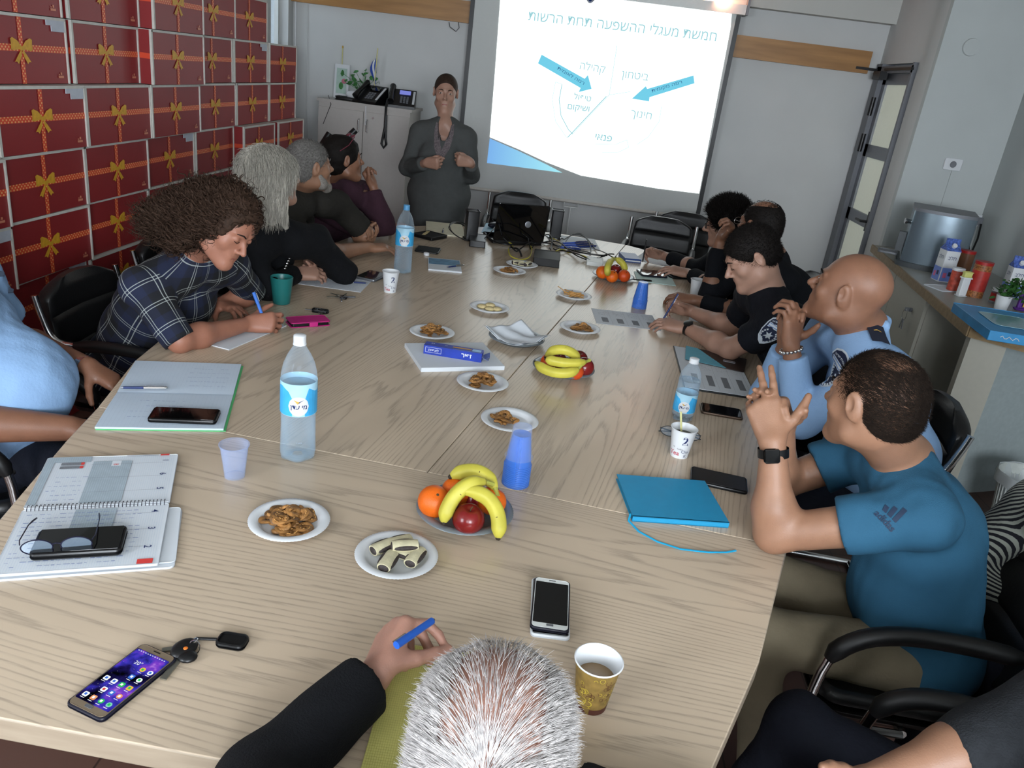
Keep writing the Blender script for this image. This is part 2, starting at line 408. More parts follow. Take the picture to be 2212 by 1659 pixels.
nt.links.new(sx.outputs[0], mr.inputs[0]); nt.links.new(mr.outputs[0], cr.inputs[0]); nt.links.new(cr.outputs[0], e_.inputs[0]); nt.links.new(e_.outputs[0], o_.inputs[0])
cr.color_ramp.elements[0].color = srgb('#7db4ee'); cr.color_ramp.elements[1].color = srgb('#a8eefa'); e_.inputs[1].default_value = 0.85
RS = np.array([[1, 0, 0], [0, 0, -1], [0, 1, 0]], float)          # (x,y) of the slide -> (x, z) of the wall, facing -Y
def S(u, v):
    p = on(u, v, 1, YS); return (p[0], p[2])
sl = MB(); yw = YS - 0.004
def spoly(pts, m, dy=0.0, s_=None):
    q = [S(*p) for p in pts]; V = np.array([(a, yw - dy, b) for a, b in q]); ar = sum(q[i][0] * q[(i + 1) % len(q)][1] - q[(i + 1) % len(q)][0] * q[i][1] for i in range(len(q)))
    sl.add(V, [tuple(range(len(q))) if ar > 0 else tuple(range(len(q)))[::-1]], m, False)
spoly([(1085, -60), (1582, 10), (1578, 60), (1510, 418), (1420, 407), (1255, 379), (1180, 350), (1120, 322), (1058, 296), (1069, 160)], 0)
spoly([(1058, 299), (1120, 326), (1180, 355), (1215, 373), (1130, 362), (1052, 352)], 1)
for pts, sgn in (([(1162, 137), (1170, 118), (1263, 170), (1270, 162), (1278, 192), (1250, 199), (1254, 190)], 1), ([(1498, 163), (1500, 180), (1403, 210), (1402, 219), (1365, 213), (1395, 186), (1398, 192)], 1)):
    spoly(pts, 2, 0.001)
def stext(s, u0, v0, u1, v1, size, m, bold=0.0):
    a, b = np.array(S(u0, v0)), np.array(S(u1, v1)); c = (a + b) / 2; d = b - a; th = math.atan2(d[1], d[0])
    V, F = text_mesh(heb(s), bold); w = V[:, 0].max() - V[:, 0].min(); k = np.linalg.norm(d) / (w * size)
    R_ = RS @ rotz(th)
    sl.text(heb(s), size, (c[0], yw - 0.0025, c[1]), R_, m, sx=k, off=bold)
stext('חמשת מעגלי ההשפעה תחת הרשות', 1142, 32, 1548, 78, 0.105, 3)
stext('קהילה', 1253, 143, 1307, 152, 0.085, 3); stext('ביטחון', 1343, 163, 1400, 170, 0.085, 3)
stext('חינוך', 1362, 247, 1407, 254, 0.085, 3); stext('פנאי', 1286, 295, 1322, 300, 0.075, 3, 0.02)
stext('טיפול', 1240, 207, 1277, 213, 0.065, 3, 0.015); stext('ושיקום', 1226, 232, 1273, 238, 0.065, 3, 0.015)
stext('רמה לאומית', 1205, 146, 1262, 180, 0.036, 4); stext('רמה מקומית', 1408, 198, 1473, 178, 0.036, 4)
def sline(pts, w_, m):
    q = np.array([S(*p) for p in pts])
    for i in range(len(q) - 1):
        d = q[i + 1] - q[i]; n = np.array([-d[1], d[0]]) / max(1e-6, np.linalg.norm(d)) * w_ / 2
        V = [(a[0], yw - 0.0015, a[1]) for a in (q[i] - n, q[i + 1] - n, q[i + 1] + n, q[i] + n)]
        sl.add(V, [(0, 1, 2, 3)], m, False)
sline([(1333, 98), (1316, 205), (1236, 290)], 0.006, 5); sline([(1310, 208), (1226, 297)], 0.008, 3); sline([(1316, 205), (1362, 198)], 0.005, 5)
sline([(1214, 182), (1208, 215), (1212, 250), (1228, 280), (1237, 289)], 0.007, 3); sline([(1214, 182), (1200, 177), (1193, 215), (1200, 262), (1224, 297)], 0.005, 5)
sline([(1285, 311), (1330, 312), (1354, 302), (1358, 318), (1335, 329), (1300, 329)], 0.005, 5); sline([(1429, 229), (1424, 262), (1400, 296), (1376, 312)], 0.005, 5)
part('projected_slide', sc(sl), [E_w, mb_, E_a, E_t, E_n, E_l], sroot, label='bright white projected slide with two pale blue arrows')
# small round sensor hanging above the screen
u = P(1276, -6, 6.2)
ms = thing('motion_detector', 'small grey detector hanging from the ceiling above the slide', 'detector', u)
part('housing', MB().lathe([(0.0, -0.05), (0.03, -0.045), (0.045, -0.02), (0.05, 0.03), (0.03, 0.05), (0.0, 0.055)], 20), M_grey, ms)
part('lens', MB().ell((0, -0.03, -0.02), (0.022, 0.03, 0.022)), mat('dark_blue_lens', (0.12, 0.2, 0.4), 0.1), ms)
part('stem', MB().tube([(0, 0, 0.05), (0, 0, ZC - u[2])], 0.012, 8), M_white, ms)
# warm ceiling lamp over the screen
wl_ = thing('wall_lamp', 'warm glowing uplight on the far wall above the projection screen', 'lamp', (0.78, YF - 0.09, 2.5))
part('lamp_body', MB().box((0, 0, 0), (0.3, 0.08, 0.05)), M_white, wl_)
part('lamp_glow', MB().box((0, -0.045, 0), (0.26, 0.006, 0.03)), mat('warm_lamp', (1, 0.8, 0.6), 1, var=0, emit=(1.0, 0.72, 0.5), estr=5), wl_)
area_light('warm_uplight', (0.85, YF - 0.16, 2.47), (0.95, YF, 2.35), 0.25, 0.05, 2.2, (1.0, 0.45, 0.28))

# ------------------------------------------------------------------ red gift boxes
def dots_mat():
    m = bpy.data.materials.new('dotted_ribbon_print'); m.use_nodes = True; nt = m.node_tree; b = nt.nodes['Principled BSDF']
    tc = nd(nt, 'ShaderNodeTexCoord'); mp = nd(nt, 'ShaderNodeMapping'); mp.inputs['Scale'].default_value = (75, 75, 75); mp.inputs['Rotation'].default_value = (PI / 4, 0, 0)
    nt.links.new(tc.outputs['Object'], mp.inputs[0]); fr_ = nd(nt, 'ShaderNodeVectorMath', operation='FRACTION'); nt.links.new(mp.outputs[0], fr_.inputs[0])
    sb = nd(nt, 'ShaderNodeVectorMath', operation='SUBTRACT'); sb.inputs[1].default_value = (0.5, 0.5, 0.5); nt.links.new(fr_.outputs[0], sb.inputs[0])
    ml = nd(nt, 'ShaderNodeVectorMath', operation='MULTIPLY'); ml.inputs[1].default_value = (0, 1, 1); nt.links.new(sb.outputs[0], ml.inputs[0])
    ln = nd(nt, 'ShaderNodeVectorMath', operation='LENGTH'); nt.links.new(ml.outputs[0], ln.inputs[0])
    lt = nd(nt, 'ShaderNodeMath', operation='LESS_THAN'); lt.inputs[1].default_value = 0.27; nt.links.new(ln.outputs['Value'], lt.inputs[0])
    mx = nd(nt, 'ShaderNodeMix', data_type='RGBA'); mx.inputs['A'].default_value = srgb('#d2482a'); mx.inputs['B'].default_value = srgb('#e8b070')
    nt.links.new(lt.outputs[0], mx.inputs['Factor']); nt.links.new(mx.outputs['Result'], b.inputs['Base Color']); b.inputs['Roughness'].default_value = 0.45
    return m
M_red = mat('red_carton', '#8a2a2c', 0.42, var=0.05, vscale=6); M_rib = dots_mat(); M_bow = mat('yellow_bow_print', '#cf9c2c', 0.45, var=0.12, vscale=60)
M_edge = mat('white_carton_edge', '#c9c7bf', 0.6); M_logo = mat('pale_logo_print', '#d0876a', 0.5); M_purp = mat('carton_shadow_side', '#5d1d22', 0.5)
BW, BD, BH = 0.534, 0.34, 0.25
def gift_box():
    b = MB(); b.box((-BD / 2, 0, BH / 2), (BD, BW, BH), m=0)      # front face at x=0, facing +x
    e = 0.0015
    def fr_rect(y0, y1, z0, z1, m, lift=e):
        b.add([(lift, y0, z0), (lift, y1, z0), (lift, y1, z1), (lift, y0, z1)], [(0, 1, 2, 3)], m, False)
    vy = -0.015
    # ribbon across the front, round the near end and over the top
    fr_rect(-BW / 2, BW / 2, 0.118, 0.143, 1); fr_rect(vy - 0.012, vy + 0.012, 0, BH, 1, e * 1.4)
    for s in (-1, 1): b.box((-BD / 2, s * (BW / 2), 0.1305), (BD, 0.002, 0.025), m=1)
    # carton rims: white edges at the top and both ends
    b.box((0.001, 0, BH - 0.003), (0.012, BW + 0.004, 0.011), m=2)
    b.box((0.001, -BW / 2 + 0.001, BH / 2), (0.012, 0.012, BH), m=2); b.box((0.001, BW / 2 - 0.001, BH / 2), (0.012, 0.007, BH), m=2)
    b.box((-BD / 2, 0, BH), (BD, BW, 0.003), m=2)
    def bow(pts, lift=0.0045):
        pts = [(y * 1.2, z * .88) for y, z in pts]
        q = [(lift, vy + y, 0.1305 + z) for y, z in pts]
        if sum(pts[i][0] * pts[(i + 1) % len(pts)][1] - pts[(i + 1) % len(pts)][0] * pts[i][1] for i in range(len(pts))) < 0: q = q[::-1]
        b.add(q, [tuple(range(len(q)))], 3, False)
    for s in (-1, 1):
        bow([(0, 0.003), (s * 0.02, 0.03), (s * 0.042, 0.042), (s * 0.052, 0.036), (s * 0.05, 0.015), (s * 0.053, -0.004), (s * 0.044, -0.012), (s * 0.02, -0.006), (0, -0.007)])
        bow([(0, 0.0), (s * 0.022, -0.03), (s * 0.04, -0.058), (s * 0.03, -0.056), (s * 0.022, -0.066), (s * 0.006, -0.035)], 0.0042)
    bow([(0.009, 0.008), (-0.009, 0.008), (-0.009, -0.01), (0.009, -0.01)], 0.005)
    fr_rect(BW / 2 - 0.07, BW / 2 - 0.035, 0.022, 0.031, 4, 0.003); fr_rect(BW / 2 - 0.055, BW / 2 - 0.045, 0.034, 0.044, 4, 0.003); fr_rect(BW / 2 - 0.068, BW / 2 - 0.06, 0.034, 0.038, 4, 0.003)
    return b
GM = [M_red, M_rib, M_edge, M_bow, M_logo]
box_me = gift_box().mesh('gift_box', GM); sharpen(box_me)
st_me = MB().box((0.004, BW / 2 - 0.05, BH - 0.028), (0.003, 0.085, 0.045)).box((0.005, BW / 2 - 0.1, BH - 0.018), (0.003, 0.05, 0.02)).mesh('sticker', [mat('sticker_paper', (0.74, 0.76, 0.8), 0.6)])
XB = -2.2; ys_ = [2.02, 2.57, 3.12, 3.665, 4.205, 4.755, 5.305, 5.86]
cols = ['second column', 'third column', 'fourth column', 'fifth column', 'sixth column', 'seventh column', 'last column by the window']
push = {(6, 4): .07, (5, 4): .07, (4, 2): .05, (4, 3): .04, (4, 4): .05, (3, 1): .06, (2, 1): .05, (3, 2): .03, (3, 6): .05, (3, 7): .05, (2, 2): .03, (3, 3): .02, (6, 3): .0, (1, 1): -.05}
stick = {(5, 2), (5, 6), (2, 1), (3, 4), (4, 2), (6, 4), (1, 2)}
rows = ['second row up', 'third row up', 'fourth row up', 'fifth row up', 'sixth row up', 'seventh row up', 'top row', 'bottom row']
colw = ['nearest column', 'second column', 'third column', 'fourth column', 'fifth column', 'sixth column', 'seventh column', 'farthest column']
nb = 0
for r in range(-1, 7):
    for c in range(8):
        if r == 6 and c > 6: continue
        if c == 0 and r > 3: pass
        z = 0.2 + 0.2552 * r if r >= 0 else 0.002; yy = ys_[c] + (0.05 if (r <= 3 and c == 7) else 0) + (-0.02 if r > 4 and c < 3 else 0) + rng.uniform(-0.006, 0.006)
        x = XB + push.get((r, c), 0) + rng.uniform(-0.008, 0.008)
        o = bpy.data.objects.new('gift_box', box_me); COL.objects.link(o); o.location = (x, yy, z); o.rotation_euler = (0, 0, rng.uniform(-0.02, 0.02)); o.scale = (1, 1, 1 if r >= 0 else 0.77)
        lab = 'red carton gift box with ribbon print, %s, %s from the camera' % (rows[r], colw[c]) if c not in (0, 7) else 'red carton gift box with ribbon print, %s, %s' % (rows[r], colw[c])
        if (r, c) in stick:
            s_ = bpy.data.objects.new('sticker', st_me); COL.objects.link(s_); s_.parent = o; s_['label'] = 'white paper sticker'
            lab = lab.replace('ribbon print', 'a sticker')
        o['label'] = lab; o['category'] = 'box'; o['group'] = 'red gift boxes stacked along the left wall'
# ------------------------------------------------------------------ conference table
def table_wood(name, theta, seed, kx=1.0):
    m = bpy.data.materials.new(name); m.use_nodes = True; nt = m.node_tree; b = nt.nodes['Principled BSDF']
    tc = nd(nt, 'ShaderNodeTexCoord'); m1 = nd(nt, 'ShaderNodeMapping'); m1.inputs['Rotation'].default_value = (0, 0, -theta); m1.inputs['Location'].default_value = (seed, seed * 1.7, 0)
    nt.links.new(tc.outputs['Object'], m1.inputs[0])
    mp = nd(nt, 'ShaderNodeMapping'); mp.inputs['Scale'].default_value = (0.24 * kx, 2.3, 1); nt.links.new(m1.outputs[0], mp.inputs[0])
    n = nd(nt, 'ShaderNodeTexNoise'); n.inputs['Scale'].default_value = 1.6; n.inputs['Detail'].default_value = 1.5; n.inputs['Roughness'].default_value = 0.35
    nt.links.new(mp.outputs[0], n.inputs[0])
    sx = nd(nt, 'ShaderNodeSeparateXYZ'); nt.links.new(m1.outputs[0], sx.inputs[0])
    # wobble of fine fibres
    mp2 = nd(nt, 'ShaderNodeMapping'); mp2.inputs['Scale'].default_value = (3.5, 70, 1); nt.links.new(m1.outputs[0], mp2.inputs[0])
    n2 = nd(nt, 'ShaderNodeTexNoise'); n2.inputs['Scale'].default_value = 1.0; n2.inputs['Detail'].default_value = 3; nt.links.new(mp2.outputs[0], n2.inputs[0])
    mp3 = nd(nt, 'ShaderNodeMapping'); mp3.inputs['Scale'].default_value = (14, 330, 1); nt.links.new(m1.outputs[0], mp3.inputs[0])
    n3 = nd(nt, 'ShaderNodeTexNoise'); n3.inputs['Scale'].default_value = 1.0; n3.inputs['Detail'].default_value = 2; nt.links.new(mp3.outputs[0], n3.inputs[0])
    a = nd(nt, 'ShaderNodeMath', operation='MULTIPLY'); a.inputs[1].default_value = 30.0; nt.links.new(n.outputs[0], a.inputs[0])
    c = nd(nt, 'ShaderNodeMath', operation='MULTIPLY_ADD'); c.inputs[1].default_value = 46.0; nt.links.new(sx.outputs[1], c.inputs[0]); nt.links.new(a.outputs[0], c.inputs[2])
    d = nd(nt, 'ShaderNodeMath', operation='MULTIPLY_ADD'); d.inputs[1].default_value = 0.9; nt.links.new(n2.outputs[0], d.inputs[0]); nt.links.new(c.outputs[0], d.inputs[2])
    f = nd(nt, 'ShaderNodeMath', operation='FRACT'); nt.links.new(d.outputs[0], f.inputs[0])
    cr = nd(nt, 'ShaderNodeValToRGB'); el = cr.color_ramp.elements; el[0].position = 0.0; el[0].color = (1, 1, 1, 1); el[1].position = 1.0; el[1].color = (1, 1, 1, 1)
    for p_, v in ((0.5, 1.0), (0.66, 0.85), (0.80, 0.42), (0.90, 0.45), (0.97, 0.92)):
        e = el.new(p_); e.color = (v, v, v, 1)
    nt.links.new(f.outputs[0], cr.inputs[0])
    # dark line only where fibres break it up
    r3 = nd(nt, 'ShaderNodeMapRange'); r3.inputs['From Min'].default_value = 0.35; r3.inputs['From Max'].default_value = 0.65; r3.inputs['To Min'].default_value = 0.25; r3.inputs['To Max'].default_value = 1.0
    nt.links.new(n3.outputs[0], r3.inputs[0])
    mx = nd(nt, 'ShaderNodeMix', data_type='FLOAT'); mx.inputs['A'].default_value = 1.0; nt.links.new(cr.outputs[0], mx.inputs['B']); nt.links.new(r3.outputs[0], mx.inputs['Factor'])
    cl = nd(nt, 'ShaderNodeMix', data_type='RGBA'); cl.inputs['A'].default_value = srgb('#877b6d'); cl.inputs['B'].default_value = srgb('#c4b19a'); nt.links.new(mx.outputs['Result'], cl.inputs['Factor'])
    # broad colour drift
    n4 = nd(nt, 'ShaderNodeTexNoise'); n4.inputs['Scale'].default_value = 2.2; mp4 = nd(nt, 'ShaderNodeMapping'); mp4.inputs['Scale'].default_value = (0.4, 2.5, 1)
    nt.links.new(m1.outputs[0], mp4.inputs[0]); nt.links.new(mp4.outputs[0], n4.inputs[0])
    r4 = nd(nt, 'ShaderNodeMapRange'); r4.inputs['From Min'].default_value = 0.3; r4.inputs['From Max'].default_value = 0.7; r4.inputs['To Min'].default_value = 0.91; r4.inputs['To Max'].default_value = 1.05
    nt.links.new(n4.outputs[0], r4.inputs[0]); vm = nd(nt, 'ShaderNodeVectorMath', operation='SCALE'); nt.links.new(cl.outputs['Result'], vm.inputs[0]); nt.links.new(r4.outputs[0], vm.inputs['Scale'])
    nt.links.new(vm.outputs[0], b.inputs['Base Color'])
    b.inputs['Roughness'].default_value = 0.25; b.inputs['Specular IOR Level'].default_value = 0.55
    bp = nd(nt, 'ShaderNodeBump'); bp.inputs['Strength'].default_value = 0.06; bp.inputs['Distance'].default_value = 0.002; nt.links.new(mx.outputs['Result'], bp.inputs['Height']); nt.links.new(bp.outputs[0], b.inputs['Normal'])
    return m
Lp = [(-0.99, 0.845), (-1.099, 1.321), (-1.185, 1.68), (-1.225, 1.88)]
Lq = [(-1.225, 1.88), (-1.314, 2.224), (-1.365, 2.65), (-1.375, 3.2), (-1.34, 3.8), (-1.25, 4.4), (-1.1, 4.87), (-0.85, 5.12), (-0.5, 5.31), (-0.1, 5.42)]
Rp = [(0.30, 0.84), (0.357, 0.972), (0.488, 1.25), (0.646, 1.692)]
Rq = [(0.646, 1.692), (0.80, 2.2), (0.885, 2.7), (0.925, 3.3), (0.915, 4.0), (0.85, 4.6), (0.72, 5.03), (0.5, 5.27), (0.2, 5.40), (-0.1, 5.42)]
seamA, seamB = np.array([-0.275, 1.795]), np.array([0.405, 5.41])
tab = thing('conference_table', 'long pale oak conference table with curved sides in the middle of the room', 'table', (0, 0, 0))
def ctop(name, pts, m):
    o = part(name, MB().poly(pts, TZ - 0.045, TZ, 0, 1), [m, M_tedge], tab)
    bv = o.modifiers.new('bevel', 'BEVEL'); bv.width = 0.003; bv.segments = 2; bv.limit_method = 'ANGLE'
    return o
M_tedge = wood('table_edge_wood', '#8f806e', '#a39480', 3.0)
g_ = 0.0006
ctop('end_panel', [(-0.99, 0.845)] + [(-0.7, 0.84), (-0.339, 0.833), (0.0, 0.832), (0.30, 0.84)] + Rp[1:-1] + [(0.646, 1.692 - g_), (-0.275, 1.795 - g_)] + Lp[::-1][:-1], table_wood('oak_crosswise', -0.11, 3.1, 0.8))
ctop('left_panel', [tuple(seamA + (-g_, g_))] + Lq[:-1] + [(-0.1, 5.42), (0.40 - g_, 5.335)] , table_wood('oak_left', PI / 2 - 0.19, 5.3))
ctop('right_panel', [tuple(seamA + (g_, g_))] + Rq[:-2][:-1] + [(0.5, 5.27), (0.40 + g_, 5.335)], table_wood('oak_right', PI / 2 - 0.19, 9.9))
M_tleg = mat('table_leg_dark', (0.16, 0.14, 0.13), 0.5)
for (x, y) in ((-0.35, 1.55), (-0.25, 3.0), (-0.1, 4.5)):
    part('leg', MB().rbox(0.7, 0.12, TZ - 0.045 - 0.0, 0.03, 0.004, c=(x, y, 0)), M_tleg, tab)
part('apron', MB().box((-0.22, 3.0, TZ - 0.1), (0.08, 3.6, 0.1)), M_tleg, tab)
# ------------------------------------------------------------------ things on the table
def fit(c4, z=TZ):
    q = [T(*c, z)[:2] for c in c4]; c = sum(q) / 4
    w = (np.linalg.norm(q[1] - q[0]) + np.linalg.norm(q[2] - q[3])) / 2; d = (np.linalg.norm(q[3] - q[0]) + np.linalg.norm(q[2] - q[1])) / 2
    r = math.atan2(*(((q[1] - q[0]) + (q[2] - q[3]))[::-1]))
    return (c[0], c[1], z), w, d, r
M_pw = mat('white_paper_plate', (0.83, 0.84, 0.85), 0.4, var=0.01); M_silver = mat('silver_plastic_plate', (0.50, 0.53, 0.55), 0.3, 0.35, var=0.03)
M_paper = mat('white_paper', (0.80, 0.82, 0.84), 0.7, var=0.01); M_ink = mat('blue_ink', (0.42, 0.48, 0.66), 0.7); M_print = mat('grey_print', (0.45, 0.46, 0.48), 0.7, var=0.2, vscale=300)
M_orange = mat('orange_peel', '#dd6411', 0.4, var=0.08, vscale=30, bump=0.25, bscale=450); M_ban = mat('banana_peel', '#beb444', 0.5, var=0.1, vscale=25)
M_bantip = mat('banana_tip', '#2c2318', 0.7); M_banst = mat('banana_stem', '#a9a94a', 0.6); M_apple = mat('apple_skin', '#6e1717', 0.22, var=0.35, vscale=18, stretch=(1, 1, 0.3)); M_stem = mat('fruit_stem', '#4a3a22', 0.8)
M_crk = mat('pretzel_cracker', '#8f6537', 0.5, var=0.35, vscale=90, bump=0.3, bscale=300); M_crk2 = mat('cracker_salt', '#b98a4e', 0.6, var=0.2, vscale=120)
M_dough = mat('sugared_dough', '#c9c1a0', 0.7, var=0.12, vscale=60, bump=0.2); M_fill = mat('dark_filling', '#3a3230', 0.6, var=0.3, vscale=150, bump=0.4)
M_cookie = mat('pale_cookie', '#c4b283', 0.7, var=0.15, vscale=80, bump=0.3)

def plate_mb(R, rimw, h=0.018, wall=0.0):
    def fl_(r, z, t): return r * (1 + (0.006 * math.cos(72 * t) if r > R * 0.85 else 0))
    p = [(0, 0.0), (R * 0.66, 0.0), (R * 0.70, 0.002), (R - rimw, h * 0.75), (R - rimw * 0.55, h), (R, h * 0.93), (R + 0.001, h * 0.86), (R - rimw * 0.5, h * 0.8), (R - rimw, h * 0.6), (R * 0.70, 0.004 * 0 + 0.0035), (R * 0.66, 0.003), (0, 0.003)]
    up = [(0, 0.003), (R * 0.64, 0.003), (R * 0.70, 0.005), (R * 0.76, h * 0.75), (R * 0.80, h * 0.92), (R * 0.9, h), (R, h * 0.95), (R + 0.0012, h * 0.85), (R * 0.99, h * 0.78), (R * 0.8, h * 0.7), (R * 0.74, h * 0.5), (R * 0.68, 0.0), (0, 0.0)]
    return MB().lathe(up[::-1], 144, fn=fl_)
plate_me = {}
def plate(name, u, v, R, m, label, cat='plate', group=None):
    k = (name, R)
    if k not in plate_me:
        plate_me[k] = plate_mb(R, R * 0.2, 0.016 if R < 0.1 else 0.022).mesh(name, [m]); sharpen(plate_me[k], 60)
    o = bpy.data.objects.new(name, plate_me[k]); COL.objects.link(o); o.location = T(u, v); o['label'] = label; o['category'] = cat
    if group: o['group'] = group
    return np.array(o.location)
GP = 'white disposable plates on the table'; GS = 'silver plastic fruit plates'
PL = {}
PL['a'] = plate('paper_plate', 625, 1133, 0.088, M_pw, 'white plate piled with pretzel crackers, nearest to the camera', group=GP)
PL['b'] = plate('paper_plate', 856, 1208, 0.088, M_pw, 'white plate holding five filled sugared pastries, lowest in the photo', group=GP)
PL['c'] = plate('paper_plate', 1100, 914, 0.088, M_pw, 'white plate of ring crackers behind the near stack of blue cups', group=GP)
PL['d'] = plate('paper_plate', 1042, 832, 0.088, M_pw, 'white plate of crackers just in front of the blank paper stack', group=GP)
PL['e'] = plate('paper_plate', 933, 723, 0.088, M_pw, 'white plate of crackers just behind the blank paper stack', group=GP)
PL['f'] = plate('paper_plate', 1057, 669, 0.088, M_pw, 'white plate with four pale round cookies', group=GP)
PL['g'] = plate('paper_plate', 1252, 713, 0.088, M_pw, 'white plate of crackers beside the tissue plate', group=GP)
PL['h'] = plate('paper_plate', 1239, 642, 0.088, M_pw, 'white plate of thin pretzel sticks', group=GP)
PL['i'] = plate('paper_plate', 1100, 589, 0.088, M_pw, 'white plate of crackers beside the far pastry plate', group=GP)
PL['j'] = plate('paper_plate', 1127, 575, 0.088, M_pw, 'white plate with two pale pastries, farthest up the table', group=GP)
PL['s1'] = plate('silver_plate', 1003, 1112, 0.116, M_silver, 'silver plate heaped with bananas and oranges nearest to the camera', group=GS)
PL['s2'] = plate('silver_plate', 1216, 802, 0.114, M_silver, 'silver fruit plate with three bananas in the middle of the table', group=GS)
PL['s3'] = plate('silver_plate', 1324, 601, 0.116, M_silver, 'silver fruit plate farthest up the table beside the papers', group=GS)
PL['s0'] = plate('silver_plate', 1115, 737, 0.112, M_silver, 'silver plate lined with white paper tissues')

# crackers
def cracker(kind):
    b = MB(); n, k = 16, 8; rs = []
    R0, r0 = 0.0112, 0.0060
    for i in range(n):
        a = i / n * 2 * PI; q = []
        for j in range(k):
            t = j / k * 2 * PI; rr = r0 * (1.12 if kind == 0 else 1.0)
            q.append(((R0 + rr * math.cos(t)) * math.cos(a) * 1.1, (R0 + rr * math.cos(t)) * math.sin(a), 0.0030 * math.sin(t) + 0.0012 * math.sin(3 * a)))
        rs.append(np.array(q))
    b.loft(rs, 0, False, closed=True)
    if kind == 1:
        for i in range(10):
            a = rng.uniform(0, 2 * PI); b.ell((R0 * math.cos(a), R0 * math.sin(a), 0.0035), (0.0022, 0.0015, 0.001), seg=6, rings=4, m=1)
    return b.mesh('cracker', [M_crk, M_crk2])
def vary(m, amt):                       # each piece baked a little differently
    nt = m.node_tree; b = nt.nodes['Principled BSDF']; l = b.inputs['Base Color'].links[0]; src = l.from_socket; oi = nd(nt, 'ShaderNodeObjectInfo'); mr = nd(nt, 'ShaderNodeMapRange')
    mr.inputs['To Min'].default_value = 1 - amt; mr.inputs['To Max'].default_value = 1 + amt; nt.links.new(oi.outputs['Random'], mr.inputs[0]); sc_ = nd(nt, 'ShaderNodeVectorMath', operation='SCALE'); nt.links.new(src, sc_.inputs[0]); nt.links.new(mr.outputs[0], sc_.inputs['Scale']); nt.links.new(sc_.outputs[0], b.inputs['Base Color'])
vary(M_crk, .45); crk = [cracker(0), cracker(1)]
hf = MB(); n = 9; rs = []
for i in range(n):
    a = (i / (n - 1) - 0.5) * 2.6; q = []
    for j in range(8):
        t = j / 8 * 2 * PI; rr = 0.0058 * (1 if 0 < i < n - 1 else 0.5)
        q.append(((0.0125 + rr * math.cos(t)) * math.cos(a) - 0.008, (0.0125 + rr * math.cos(t)) * math.sin(a), 0.0036 * math.sin(t)))
    rs.append(np.array(q))
crk.append(hf.loft(rs).mesh('cracker', [M_crk, M_crk2])); [sharpen(m_, 60) for m_ in crk]
def pile(c, n, rad, h, where, s=1.08, off=(0, 0)):
    for i in range(n):
        t = i / n; r = rad * math.sqrt(rng.uniform(0, 1)) * (1 - 0.55 * t ** 2); a = rng.uniform(0, 2 * PI)
        o = bpy.data.objects.new('cracker', crk[rng.integers(0, 3)]); COL.objects.link(o)
        o.location = (c[0] + off[0] + r * math.cos(a), c[1] + off[1] + r * math.sin(a), c[2] + 0.007 + h * t * (1 - (r / rad) ** 2 * 0.7))
        tl = 0.15 + 0.45 * t; o.rotation_euler = (rng.uniform(-tl, tl), rng.uniform(-tl, tl), rng.uniform(0, 2 * PI)); o.scale = (s, s, s)
        o['label'] = 'brown ring cracker on ' + where; o['category'] = 'cracker'; o['group'] = 'crackers on ' + where
pile(PL['a'], 48, 0.058, 0.022, 'the plate nearest the camera'); pile(PL['c'], 13, 0.035, 0.018, 'the plate behind the near blue cups', off=(-0.018, 0.0))
pile(PL['d'], 28, 0.046, 0.034, 'the plate in front of the blank paper stack'); pile(PL['e'], 30, 0.052, 0.026, 'the plate behind the blank paper stack')
pile(PL['g'], 20, 0.050, 0.016, 'the plate beside the tissues'); pile(PL['i'], 18, 0.047, 0.018, 'the plate next to the far pastries')
# pretzel sticks
stk = MB().tube([(-0.032, 0, 0), (-0.01, 0.001, 0.0005), (0.012, 0, 0), (0.032, 0.001, 0)], 0.0022, 6).mesh('pretzel_stick', [M_crk2])
for i in range(30):
    o = bpy.data.objects.new('pretzel_stick', stk); COL.objects.link(o); c = PL['h']
    o.location = (c[0] + rng.uniform(-0.025, 0.025), c[1] + rng.uniform(-0.02, 0.02), c[2] + 0.006 + i * 0.0006); o.rotation_euler = (0, rng.uniform(-0.1, 0.1), rng.normal(0.0, 0.5))
    if i == 29: o.location = (c[0] - 0.058, c[1] + 0.01, c[2] + 0.026); o.rotation_euler = (0, 0.45, -0.3)
    o['label'] = 'thin golden pretzel stick lying among others on a plate' if i < 29 else 'thin pretzel stick poking over the left rim of its plate'
    o['category'] = 'pretzel'; 
    if i < 29: o['group'] = 'pretzel sticks on the plate'
# pastries
def pastry(name, loc, rz, s, label, tilt=0.0, group=None):
    t = thing(name, label, 'pastry', loc, rz, group); t.rotation_euler = (tilt, 0, rz); t.scale = (s, s, s)
    b = MB(); rs = []
    for i in range(13):
        x = (i / 12 - 0.5) * 0.056; e = 1 - 0.12 * (abs(i - 6) / 6) ** 3; q = []
        for j in range(20):
            a = j / 20 * 2 * PI; q.append((x, 0.0165 * e * math.cos(a) * (1 + 0.06 * math.cos(3 * a + x * 60)), 0.012 + 0.012 * e * math.sin(a)))
        rs.append(np.array(q))
    part('dough', b.loft(rs), M_dough, t)
    f = MB()
    for s_ in (-1, 1):
        f.ell((s_ * 0.026, 0, 0.012), (0.005, 0.0135, 0.0095), seg=12, rings=8)
        f.ell((0, s_ * 0.0135, 0.0145), (0.027, 0.0055, 0.0055), seg=14, rings=6)
    part('filling', f, M_fill, t)
    return t
c = PL['b']; GQ = 'filled pastries on the nearest pastry plate'
